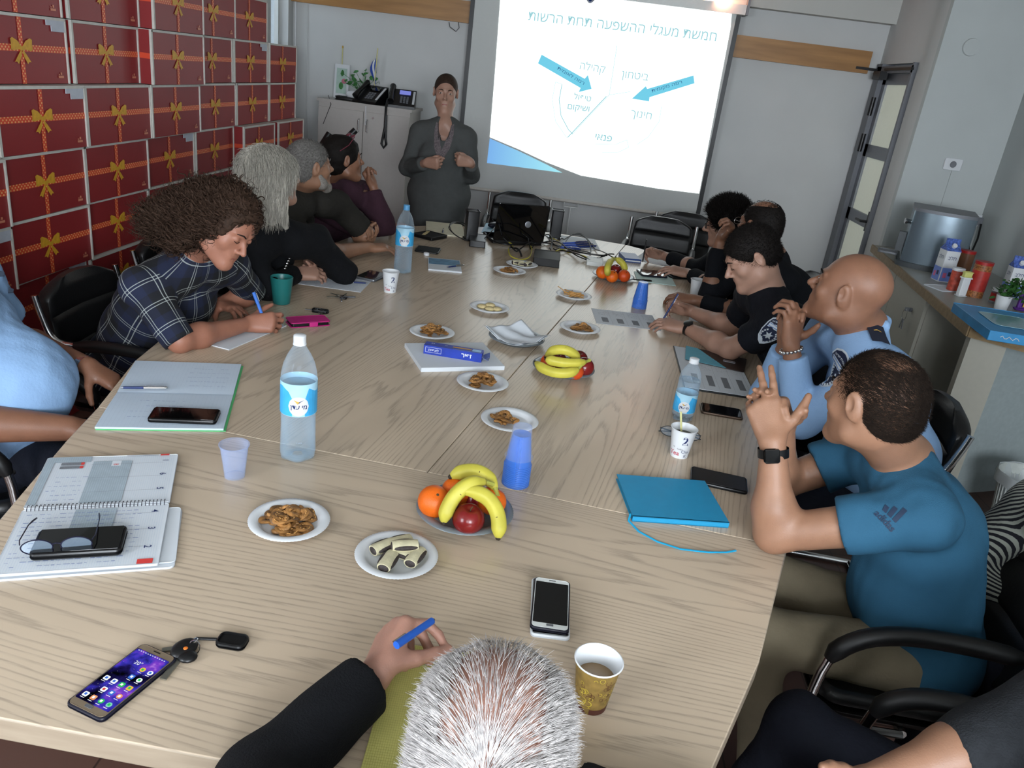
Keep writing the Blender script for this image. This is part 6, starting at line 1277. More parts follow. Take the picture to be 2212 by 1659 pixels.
# ------------------------------------------------------------------ smooth body surfaces
class Body:
    """a smooth union of tapered limbs, turned into one continuous mesh"""
    def __init__(s): s.ops = []
    def cone(s, a, b, ra, rb, k=0.02):
        a, b = np.asarray(a, float), np.asarray(b, float); m = max(ra, rb)
        s.ops.append(('c', a, b, ra, rb, k, np.minimum(a, b) - m, np.maximum(a, b) + m)); return s
    def ell(s, c, r, R=None, k=0.02):
        c = np.asarray(c, float); r = np.asarray(r, float); R = np.eye(3) if R is None else np.asarray(R); m = np.abs(R) @ r
        s.ops.append(('e', c, r, R, 0, k, c - m, c + m)); return s
    def sub(s, c, r, R=None, k=0.01):
        c = np.asarray(c, float); r = np.asarray(r, float); R = np.eye(3) if R is None else np.asarray(R); m = np.abs(R) @ r
        s.ops.append(('s', c, r, R, 0, k, c - m, c + m)); return s
    def cut(s, p, n, lim=None):            # keep the side the normal points away from (within lim of p)
        s.ops.append(('p', np.asarray(p, float), unit(n), lim, 0, 0, None, None)); return s
    def path(s, pts, rs, k=0.02):
        for i in range(len(pts) - 1): s.cone(pts[i], pts[i + 1], rs[i], rs[i + 1], k)
        return s
    def ev(s, X, ops=None):
        d = np.full(len(X), 1.0)
        for o in (ops if ops is not None else s.ops):
            t = o[0]
            if t == 'c':
                a, b, r1, r2, k = o[1:6]; ba = b - a; l2 = ba @ ba; pa = X - a
                rr = r1 - r2; a2 = max(l2 - rr * rr, 1e-9); il2 = 1 / max(l2, 1e-12)
                y = pa @ ba; z = y - l2; q = pa * l2 - y[:, None] * ba; x2 = np.einsum('ij,ij->i', q, q); y2 = y * y * l2; z2 = z * z * l2
                kk = np.sign(rr) * rr * rr * x2
                c1 = np.sign(z) * a2 * z2 > kk; c2 = np.sign(y) * a2 * y2 < kk
                e = np.where(c1, np.sqrt(x2 + z2) * il2 - r2, np.where(c2, np.sqrt(x2 + y2) * il2 - r1, (np.sqrt(x2 * a2 * il2) + y * rr) * il2 - r1))
            elif t in 'es':
                c, r, R, _, k = o[1:6]; p = (X - c) @ R; k0 = np.linalg.norm(p / r, axis=1); k1 = np.linalg.norm(p / (r * r), axis=1); e = k0 * (k0 - 1) / np.maximum(k1, 1e-9)
                e = np.where(k0 < 1e-4, -r.min(), e)
            elif t == 'p':
                e = (X - o[1]) @ o[2]
                if o[3] is not None:
                    m = np.linalg.norm(X - o[1], axis=1) < o[3]; d = np.where(m, np.maximum(d, e), d)
                else: d = np.maximum(d, e)
                continue
            if t == 's':
                h = np.clip(0.5 - 0.5 * (d + e) / k, 0, 1); d = d * (1 - h) - e * h + k * h * (1 - h)
            else:
                h = np.clip(0.5 + 0.5 * (e - d) / k, 0, 1); d = e * (1 - h) + d * h - k * h * (1 - h)
        if s.wr: d = d + s.wr(X)
        return d
    wr = None
    def bounds(s):
        lo = np.min([o[6] for o in s.ops if o[0] in 'ce'], axis=0); hi = np.max([o[7] for o in s.ops if o[0] in 'ce'], axis=0); return lo - 0.03, hi + 0.03
    def grid(s, res):
        B = 6; lo, hi = s.bounds(); nb = np.ceil((hi - lo) / (res * B)).astype(int); h = res * B
        g = np.stack(np.meshgrid(*[np.arange(n) for n in nb], indexing='ij'), -1).reshape(-1, 3); cen = lo + (g + 0.5) * h - res / 2
        d = s.ev(cen); lim = 0.87 * h + 0.02; keep = np.abs(d) < lim
        N = nb * B; val = np.empty(N, np.float32)
        v6 = val.reshape(nb[0], B, nb[1], B, nb[2], B); v6[:] = np.where(d > 0, 1.0, -1.0).reshape(nb)[:, None, :, None, :, None]
        kb = g[keep]; kc = cen[keep]; o6 = np.stack(np.meshgrid(*[np.arange(B)] * 3, indexing='ij'), -1).reshape(-1, 3)
        X = (lo + (kb[:, None, :] * B + o6[None]) * res).reshape(-1, 3); nB = len(kb); D = np.full((nB, B ** 3), 1.0)
        for o in s.ops:                    # evaluate each piece only near itself
            if o[0] == 'p': m = np.ones(nB, bool)
            else: m = np.all((kc > o[6] - h - o[5] - 0.02) & (kc < o[7] + h + o[5] + 0.02), axis=1)
            if not m.any(): continue
            D[m] = s._apply(o, X.reshape(nB, -1, 3)[m].reshape(-1, 3), D[m].reshape(-1)).reshape(-1, B ** 3)
        if s.wr: D = D + s.wr(X).reshape(nB, -1)
        idx = kb[:, None, :] * B + o6[None]; val[idx[..., 0], idx[..., 1], idx[..., 2]] = D
        return lo, val, idx.reshape(-1, 3)
    def _apply(s, o, X, d):
        b = Body(); b.ops = [o]
        if o[0] in 'ce':
            e = b.ev(X); k = o[5]; h = np.clip(0.5 + 0.5 * (e - d) / k, 0, 1); return e * (1 - h) + d * h - k * h * (1 - h)
        if o[0] == 's':
            c, r, R, _, k = o[1:6]; p = (X - c) @ R; k0 = np.linalg.norm(p / r, axis=1); k1 = np.linalg.norm(p / (r * r), axis=1); e = k0 * (k0 - 1) / np.maximum(k1, 1e-9); e = np.where(k0 < 1e-4, -r.min(), e)
            h = np.clip(0.5 - 0.5 * (d + e) / k, 0, 1); return d * (1 - h) - e * h + k * h * (1 - h)
        e = (X - o[1]) @ o[2]
        if o[3] is not None: m = np.linalg.norm(X - o[1], axis=1) < o[3]; return np.where(m, np.maximum(d, e), d)
        return np.maximum(d, e)
    def mesh(s, res=0.004, smooth=1):
        lo, val, idx = s.grid(res); N = np.array(val.shape); m = np.all(idx < N - 1, axis=1) & np.all(idx > 0, axis=1); idx = idx[m]
        cor = np.array([(i, j, k) for i in (0, 1) for j in (0, 1) for k in (0, 1)])
        cv = np.stack([val[idx[:, 0] + c[0], idx[:, 1] + c[1], idx[:, 2] + c[2]] for c in cor], 1)
        sg = cv < 0; act = sg.any(1) & ~sg.all(1); idx = idx[act]; cv = cv[act]; acc = np.zeros((len(idx), 3)); cnt = np.zeros(len(idx))
        for a in range(8):
            for b in range(a + 1, 8):
                if np.abs(cor[a] - cor[b]).sum() != 1: continue
                x = (cv[:, a] < 0) != (cv[:, b] < 0); t = np.where(x, cv[:, a] / np.where(x, cv[:, a] - cv[:, b], 1), 0)
                acc += np.where(x[:, None], cor[a] + (cor[b] - cor[a]) * t[:, None], 0); cnt += x
        V = lo + (idx + acc / cnt[:, None]) * res
        key = (idx[:, 0] * N[1] + idx[:, 1]) * N[2] + idx[:, 2]; order = np.argsort(key); ks = key[order]
        def look(i3):
            q = (i3[:, 0] * N[1] + i3[:, 1]) * N[2] + i3[:, 2]; p = np.clip(np.searchsorted(ks, q), 0, len(ks) - 1); return np.where(ks[p] == q, order[p], -1)
        F = []
        for ax in range(3):
            e = np.zeros(3, int); e[ax] = 1; u = np.zeros(3, int); u[(ax + 1) % 3] = 1; w = np.zeros(3, int); w[(ax + 2) % 3] = 1
            v0 = val[idx[:, 0], idx[:, 1], idx[:, 2]] < 0; v1 = val[idx[:, 0] + e[0], idx[:, 1] + e[1], idx[:, 2] + e[2]] < 0
            x = v0 != v1; i0 = idx[x]; f = np.stack([look(i0), look(i0 - u), look(i0 - u - w), look(i0 - w)], 1); fl = v0[x]
            f = np.where(fl[:, None], f, f[:, ::-1]); F.append(f[(f >= 0).all(1)])
        F = np.concatenate(F)
        for _ in range(smooth if len(F) else 0):
            S = np.zeros_like(V); c = np.zeros(len(V))
            for j in range(4):
                np.add.at(S, F[:, j], V[F[:, (j + 1) % 4]] + V[F[:, j - 1]]); np.add.at(c, F[:, j], 2)
            V = V * 0.4 + 0.6 * S / np.maximum(c, 1)[:, None]
        return V, F
    def project(s, p, n, off=0.0015):      # drop points along -n onto the surface
        p = np.array(p, float)
        for _ in range(24): p = p - np.asarray(n) * (s.ev(p) - off)[:, None] * 0.8
        return p

def mesh_np(name, V, F, mats, smooth=True, midx=None):
    me = bpy.data.meshes.new(name); F = np.asarray(F); k = F.shape[1]
    me.vertices.add(len(V)); me.vertices.foreach_set('co', np.asarray(V, np.float32).ravel()); me.loops.add(F.size); me.loops.foreach_set('vertex_index', F.ravel().astype(np.int32))
    me.polygons.add(len(F)); me.polygons.foreach_set('loop_start', np.arange(0, F.size, k, dtype=np.int32)); me.polygons.foreach_set('loop_total', np.full(len(F), k, np.int32))
    if midx is not None: me.polygons.foreach_set('material_index', np.asarray(midx, np.int32))
    me.polygons.foreach_set('use_smooth', np.full(len(F), smooth))
    for m in (mats if isinstance(mats, (list, tuple)) else [mats]): me.materials.append(m)
    me.update(calc_edges=True); return me
def bpart(name, body, mats, parent, res=0.006, label=None, attr=None, sel=None, smooth=1):
    V, F = body.mesh(res, smooth); o0 = np.array(parent.matrix_world.translation) if False else np.array(parent.location)
    mi = sel(V[F].mean(1)) if sel else None
    me = mesh_np(name, V - o0, F, mats, True, mi)
    if attr is not None:
        for nm, fn in attr.items():
            A = fn(V, F); a = me.attributes.new(nm, 'FLOAT_VECTOR', 'CORNER' if len(A) == F.size else 'POINT'); a.data.foreach_set('vector', A.astype(np.float32).ravel())
    ob = bpy.data.objects.new(name, me); COL.objects.link(ob); ob.parent = parent
    if label: ob['label'] = label
    return ob, V, F
def mbpart(name, mb, mats, parent, label=None):
    return part(name, mb.xf(t=-np.array(parent.location)), mats, parent, label)

def strands(roots, dirs, length, n=4, r=0.0006, curl=0.0, curlf=60.0, grav=0.0, r_=None, spread=0.15, body=None, hug=0.0, lenvar=0.35, seed=1):
    """thin tapered hairs as three-sided tubes; dirs(p) gives the combing direction"""
    q = np.random.default_rng(seed); P0 = roots.copy(); N = len(P0); L = length * (1 - lenvar * q.uniform(0, 1, N)); ph = q.uniform(0, 6.28, N); J = q.normal(0, spread, (N, 3)); pts = [P0]; cur = P0.copy(); dd = None
    e1 = None
    for k in range(n):
        d = dirs(cur) + J; d[:, 2] -= grav * (k + 1) / n; d /= np.linalg.norm(d, axis=1)[:, None]; cur = cur + d * (L / n)[:, None]
        if body is not None:
            dist = body.ev(cur); eps = 0.004; gx = np.stack([body.ev(cur + eps * np.eye(3)[i]) - dist for i in range(3)], 1); gx /= np.maximum(1e-6, np.linalg.norm(gx, axis=1))[:, None]
            cur = cur + gx * np.maximum(hug - dist, 0)[:, None]
        if curl:
            s1 = np.cross(d, [0.3, 0.2, 0.93]); s1 /= np.maximum(1e-6, np.linalg.norm(s1, axis=1))[:, None]; s2 = np.cross(d, s1); a = ph + curlf * (k + 1) * (L / n)
            pts.append(cur + curl * (np.cos(a)[:, None] * s1 + np.sin(a)[:, None] * s2))
        else: pts.append(cur.copy())
    Pn = np.stack(pts, 1); K = n + 1; tg = np.gradient(Pn, axis=1); tg /= np.maximum(1e-9, np.linalg.norm(tg, axis=2))[..., None]
    s1 = np.cross(tg, [0.31, 0.52, 0.8]); s1 /= np.maximum(1e-6, np.linalg.norm(s1, axis=2))[..., None]; s2 = np.cross(tg, s1)
    rr = r * (1 - 0.75 * (np.arange(K) / n) ** 2); rr[0] = r; V = []
    for j in range(3):
        a = j * 2 * PI / 3; V.append(Pn + rr[None, :, None] * (math.cos(a) * s1 + math.sin(a) * s2))
    V = np.stack(V, 2).reshape(-1, 3); base = np.arange(N)[:, None, None] * K * 3 + np.arange(n)[None, :, None] * 3; j = np.arange(3); j2 = (j + 1) % 3
    F = np.stack([base + j, base + j2, base + 3 + j2, base + 3 + j], -1).reshape(-1, 4); return V, F

# ------------------------------------------------------------------ anatomy
def Fr(fwd, up=(0, 0, 1)):
    f = unit(fwd); u = np.asarray(up, float); u = unit(u - f * (u @ f)); return np.stack([np.cross(f, u), f, u], 1)     # columns: right, forward, up
def head(b, c, F, s=1.0, nose=1.0, jaw=1.0, cheek=1.0, brow=1.0, ear=True, fat=0.0):
    c = np.asarray(c, float); L = lambda x, y, z: c + F @ (np.array([x, y, z]) * s)
    b.ell(L(0, -0.012, 0.03), np.array([0.074, 0.095, 0.082]) * s, F, 0.02); b.ell(L(0, 0.035, -0.022), np.array([0.061 + fat, 0.058, 0.088]) * s, F, 0.03)
    for q in (-1, 1):
        b.cone(L(0.006 * q, 0.078, -0.098 * jaw), L(q * (0.05 + fat), 0.012, -0.072), 0.021 * s, (0.02 + fat) * s, 0.03); b.ell(L(q * 0.043, 0.062, -0.024), np.array([0.019 + fat, 0.018, 0.019]) * s * cheek, F, 0.02)
        b.cone(L(q * 0.014, 0.089, 0.026), L(q * 0.045, 0.074, 0.024), 0.008 * s * brow, 0.006 * s, 0.012)
    b.ell(L(0, 0.086, -0.052), np.array([0.026, 0.014, 0.024]) * s, F, 0.02); b.ell(L(0, 0.09, -0.1 * jaw), np.array([0.018, 0.014, 0.014]) * s, F, 0.018)
    for q in (-1, 1): b.sub(L(q * 0.031, 0.098, 0.006), np.array([0.0165, 0.0125, 0.0115]) * s, F, 0.012)
    b.cone(L(0, 0.088, 0.012), L(0, 0.111 + 0.006 * nose, -0.024), 0.0065 * s, 0.0105 * s * nose, 0.010)
    for q in (-1, 1): b.ell(L(q * 0.011, 0.103, -0.03), np.array([0.0075, 0.009, 0.007]) * s * nose, F, 0.006)
    b.cone(L(-0.016, 0.0955, -0.0575), L(0.016, 0.0955, -0.0575), 0.0048 * s, 0.0048 * s, 0.005); b.cone(L(-0.013, 0.0945, -0.0665), L(0.013, 0.0945, -0.0665), 0.0055 * s, 0.0055 * s, 0.005)
    b.sub(L(0, 0.1015, -0.0622), np.array([0.02, 0.005, 0.0012]) * s, F, 0.003)
    for q in (-1, 1): b.ell(L(q * 0.031, 0.079, 0.006), np.array([0.0135, 0.0135, 0.0125]) * s, F, 0.003)     # lids
    if ear:
        for q in (-1, 1):
            E = F @ rotz(-q * 0.35) @ rotx(-0.15); b.ell(L(q * 0.079, -0.008, -0.002), np.array([0.009, 0.019, 0.033]) * s, E, 0.006); b.sub(L(q * 0.088, -0.002, 0.002), np.array([0.006, 0.010, 0.018]) * s, E, 0.005)
    return L
def neck(b, c, F, base, s=1.0, r=0.054):
    c = np.asarray(c, float); a = c + F @ (np.array([0, -0.018, -0.05]) * s); b.cone(a, base, r * s, r * 1.08 * s, 0.035)
def hand(b, w, f, t, curl=(0.5, 0.6, 0.4), side=1, s=1.0, spread=0.06, thumb=0.6, flare=0.9, fc=None, k=0.004, tcurl=0.3):
    """w wrist, f finger direction, t direction of the thumb side; side=+1 right hand"""
    w = np.asarray(w, float); f = unit(f); t = np.asarray(t, float); t = unit(t - f * (t @ f)); n = -side * np.cross(f, t)     # n: the way the palm faces
    rot = lambda v, ax, a: v * math.cos(a) + np.cross(ax, v) * math.sin(a) + ax * (ax @ v) * (1 - math.cos(a))
    ax = np.cross(f, n); tips = []
    for i, (o, l0, ph, r) in enumerate(((0.027, 0.088, (0.041, 0.025, 0.020), 0.0092), (0.008, 0.091, (0.045, 0.029, 0.021), 0.0093), (-0.011, 0.087, (0.041, 0.027, 0.020), 0.0088), (-0.028, 0.079, (0.032, 0.020, 0.017), 0.0078))):
        kn = w + (f * l0 + t * o + n * (-0.004 + 0.02 * (o / 0.03) ** 2 * 0.15)) * s; b.cone(w + (f * 0.008 + t * o * 0.55) * s, kn, 0.0155 * s, 0.0115 * s, 0.014)
        b.cone(w + (f * 0.03 + t * o * 0.7 + n * 0.008) * s, kn + n * 0.004 * s, 0.012 * s, 0.009 * s, 0.014)
        d = unit(f + t * spread * (1.5 - i) * 1.2); p = kn; cs = fc[i] if fc else curl; rr = r
        for j in range(3):
            d = rot(d, ax, cs[j]); q = p + d * ph[j] * s; b.cone(p, q, rr * s, (rr - 0.0007) * s, k if j else 0.006); p = q; rr -= 0.0008
        tips.append(p)
    d = unit(f * 0.75 + t * flare + n * thumb); p = w + (f * 0.022 + t * 0.02 + n * 0.006) * s; q = p + d * 0.042 * s; b.cone(p, q, 0.0165 * s, 0.0125 * s, 0.014)
    for l, r0, r1 in ((0.034, 0.0115, 0.0103), (0.027, 0.0103, 0.0082)):
        d = unit(d + (f * 0.55 - t * 0.35) * tcurl); p = q; q = p + d * l * s; b.cone(p, q, r0 * s, r1 * s, 0.004)
    tips.append(q); return tips
def arm(b, sh, el, wr, s=1.0, r=(0.050, 0.041, 0.043, 0.026)):
    sh, el, wr = map(lambda v: np.asarray(v, float), (sh, el, wr)); b.cone(sh, el, r[0] * s, r[1] * s, 0.03); m = el + (wr - el) * 0.28; b.cone(el, m, r[1] * 0.92 * s, r[2] * s, 0.03); b.cone(m, wr, r[2] * s, r[3] * s, 0.03)
def torso(b, pel, che, shL, shR, nk, s=1.0, fat=0.0, depth=1.0, k=0.05, infl=0.0, bust=0.0, belly=0.0):
    pel, che, shL, shR, nk = map(lambda v: np.asarray(v, float), (pel, che, shL, shR, nk)); up = unit(nk - pel); rt = unit(shR - shL); fw = unit(np.cross(up, rt)); up = np.cross(rt, fw); F = np.stack([rt, fw, up], 1); i = infl
    W = np.linalg.norm(shR - shL) / 2; top = (shL + shR) / 2
    b.ell(che, (W * 0.92 * s + i, 0.115 * depth * s + i, 0.17 * s + i), F, k); mid = (pel + che) / 2; b.ell(mid, ((0.145 + fat) * s + i, (0.105 + fat) * depth * s + i, 0.15 * s + i), F, k)
    b.ell(pel, ((0.165 + fat) * s + i, (0.12 + fat * .8) * s + i, 0.12 * s + i), F, k)
    if belly: b.ell(mid + fw * (0.06 + belly * .3) - up * 0.02, (0.12 * s + belly, 0.08 * s + belly, 0.13 * s), F, 0.06)
    if bust:
        for q in (-1, 1): b.ell(che + rt * q * 0.07 * s + fw * (0.075 + bust * .4) - up * 0.02, (0.06 * s + bust * .3, 0.05 * s + bust * .5, 0.06 * s + bust * .3), F, 0.04)
    for q in (shL, shR): b.cone(top + (q - top) * 0.35 + up * 0.025, q, 0.055 * s + i, 0.055 * s + i, 0.04); b.cone(nk, top + (q - top) * 0.6 + up * 0.015, 0.05 * s + i, 0.045 * s + i, 0.05)
    return F
# materials
def skin(name, col, redv=0.08):
    if name in MATS: return MATS[name]
    m = mat(name, col, 0.48, var=redv, vscale=22, bump=0.12, bscale=350, sss=0.06); return m
def cloth(name, col, var=0.10, rough=0.85, vs=15, bs=90, bump=0.5, st=(1, 1, 1)):
    return mat(name, col, rough, var=var, vscale=vs, bump=bump, bscale=bs, spec=0.25, stretch=st)
def wrinkle(amp, f, seed):
    q = np.random.default_rng(seed); K = q.normal(0, 1, (7, 3)); K /= np.linalg.norm(K, axis=1)[:, None]; fr = f * q.uniform(0.6, 2.2, 7); ph = q.uniform(0, 6.28, 7); K2 = q.normal(0, 1, (7, 3)) * f * 0.35
    def fn(X):
        d = np.zeros(len(X))
        for i in range(7): d += np.sin((X @ K[i]) * fr[i] + ph[i] + 1.6 * np.sin(X @ K2[i])) ** 3 / (1 + 0.25 * i)
        return amp * d / 2.5
    return fn
M_eye = mat('eye_white', (0.82, 0.80, 0.78), 0.2, var=0); M_iris = mat('dark_iris', (0.12, 0.07, 0.05), 0.1, var=0)
def eyes(par, L, F, s=1.0, closed=False, browm=None, look=(0, 0)):
    for q in (-1, 1):
        if not closed:
            e = MB().ell(L(q * 0.031, 0.0825, 0.006), (0.0105 * s, 0.0108 * s, 0.0052 * s), F, 16, 12); e.ell(L(q * 0.031 + look[0], 0.0895, 0.006 + look[1]), (0.0048 * s, 0.0048 * s, 0.0048 * s), F, 12, 8, m=1); mbpart('eye', e, [M_eye, M_iris], par)
        else:
            mbpart('eyelashes', MB().tube([L(q * 0.02, 0.0915, 0.002), L(q * 0.031, 0.0945, -0.003), L(q * 0.043, 0.0885, 0.001)], 0.0011 * s, 6), browm or M_blk, par)
        if browm: mbpart('eyebrow', MB().tube([L(q * 0.015, 0.0985, 0.025), L(q * 0.028, 0.0965, 0.031), L(q * 0.046, 0.083, 0.026)], [0.0022 * s, 0.0028 * s, 0.0012 * s], 8), browm, par)
def hair_mat(name, col, col2=None, rough=0.45):
    if name in MATS: return MATS[name]
    m = mat(name, col, .7, var=0.35, vscale=120, spec=0.18); return m
def hair_cap(b, L, F, s=1.0, g=0.006, line=0.055, nape=-0.055, side=-0.02):
    """short hair shell over the skull, open at the face"""
    b.ell(L(0, -0.013, 0.032), (np.array([0.0745, 0.0955, 0.083]) + g) * s, F, 0.02); b.ell(L(0, -0.045, -0.02), (np.array([0.064, 0.058, 0.055]) + g) * s, F, 0.03)
    b.sub(L(0, 0.115, line - 0.085), np.array([0.082, 0.075, 0.088]) * s, F, 0.012); b.sub(L(0, 0.06, side - 0.085), np.array([0.12, 0.075, 0.07]) * s, F, 0.012); b.cut(L(0, 0, nape), -F[:, 2])
    for q in (-1, 1): b.sub(L(q * 0.085, 0.0, -0.012), np.array([0.018, 0.026, 0.034]) * s, F, 0.008)
def cap_hair(par, L, F, m, s=1.0, g=0.006, line=0.055, nape=-0.055, side=-0.02, n=3500, ln=0.014, r=0.0006, comb=(0, -0.6, 0.1), spread=0.3, res=0.004, grav=0.3, filt=None, curl=0, name='hair', up=0.5, seed=3, shell=True):
    b = Body(); hair_cap(b, L, F, s, g, line, nape, side); V, Fc = b.mesh(res)
    c0 = L(0, -0.01, 0.02); cd = F @ np.array(comb)
    def dirs(p):
        n_ = p - c0; n_ /= np.linalg.norm(n_, axis=1)[:, None]; d = cd - n_ * (n_ @ cd)[:, None]; return d + n_ * up
    q = np.random.default_rng(seed); ids = q.integers(0, len(V), n); R_ = V[ids]; n_ = R_ - c0; keep = np.einsum('ij,ij->i', n_, n_) > 0
    loc = (R_ - L(0, 0, 0)) @ F / s
    if filt is not None: keep &= filt(loc, q)
    R_ = R_[keep]; SV, SF = strands(R_, dirs, ln, 4, r, curl=curl, grav=grav, spread=spread, seed=seed)
    if shell: AV = np.concatenate([V, SV]); AF = np.concatenate([Fc, SF + len(V)])
    else: AV, AF = SV, SF
    me = mesh_np(name, AV - np.array(par.location), AF, [m]); o = bpy.data.objects.new(name, me); COL.objects.link(o); o.parent = par; return o
def person(label, base, group=None):
    return thing('person', label, 'person', base, 0)
def trousers(par, pel, kneeL, kneeR, footL, footR, m, s=1.0, infl=0.0, F=None, res=0.011, hips=(0.155, 0.13, 0.11), name='trousers', wr=3):
    b = Body(); pel = np.asarray(pel, float); F = np.eye(3) if F is None else F; b.ell(pel, np.array(hips) * s + infl, F, 0.05)
    rt = F[:, 0]
    for q, kn, ft in ((-1, kneeL, footL), (1, kneeR, footR)):
        kn, ft = np.asarray(kn, float), np.asarray(ft, float); b.cone(pel + rt * q * 0.085, kn, (0.088 + infl) * s, (0.064 + infl) * s, 0.04); b.cone(kn, ft, (0.062 + infl) * s, (0.047 + infl) * s, 0.03)
    b.wr = wrinkle(0.006, 22, wr); o = bpart(name, b, m, par, res)[0]
    sh = Body()
    for kn, ft in ((kneeL, footL), (kneeR, footR)):
        ft = np.asarray(ft, float); kn = np.asarray(kn, float); d = kn - pel; d[2] = 0; d = unit(d) if np.linalg.norm(d) > .1 else F[:, 1]; g = np.array([ft[0], ft[1], 0.045]); sh.cone(g - d * 0.04, g + d * 0.15, 0.042, 0.035, 0.02); sh.cone(g, g + [0, 0, 0.06], 0.042, 0.04, 0.03)
    bpart('shoes', sh, mat('dark_shoe', (0.09, 0.085, 0.085), 0.4), par, 0.01)
    return b
def decal(par, body, origin, nrm, up, polys, mats, name, label=None, off=0.002, sub=2):
    """flat patch artwork (list of (points, material, lift)) laid over the cloth surface"""
    nrm = unit(nrm); up = unit(np.asarray(up) - nrm * (np.asarray(up) @ nrm)); rt = np.cross(up, nrm); mb = MB()
    for pts, m, lift in polys:
        if isinstance(pts, tuple): V2, FF = pts
        else:
            pts = np.array(pts, float); q = []
            for i in range(len(pts)):
                for t in range(sub): q.append(pts[i] + (pts[(i + 1) % len(pts)] - pts[i]) * t / sub)
            q = np.array(q); c = q.mean(0); mid = (q + c) / 2; n = len(q); V2 = np.concatenate([q, mid, c[None]]); FF = []
            for i in range(n): j = (i + 1) % n; FF += [(i, j, n + j, n + i), (n + i, n + j, 2 * n)]
        W_ = origin + V2[:, :1] * rt + V2[:, 1:2] * up + nrm * 0.02; W_ = body.project(W_, nrm, off + lift)
        mb.add(W_, FF, m, False)
    return mbpart(name, mb, mats, par, label)
# ------------------------------------------------------------------ people
A3 = lambda *v: np.array(v, float)
SK1 = skin('skin_olive', '#906a53'); SK2 = skin('skin_tan', '#835c47'); SK3 = skin('skin_light', '#a07b69'); SK4 = skin('skin_bronze', '#7c5541')
H_blk = hair_mat('hair_black', '#15110f'); H_dkb = hair_mat('hair_dark_brown', '#1e1512'); H_cur = hair_mat('hair_curly_brown', '#35261d'); H_gry = mat('hair_silver', '#aca79c', .6, var=.45, vscale=110, spec=.2, stretch=(1, 1, .1)); H_grm = hair_mat('hair_grey_short', '#6d6a66'); H_wht = hair_mat('hair_white', '#c6c1bf')
def Fw(fwd, up=(0, 0, 1)): return Fr(fwd, up)
RES = 0.0045

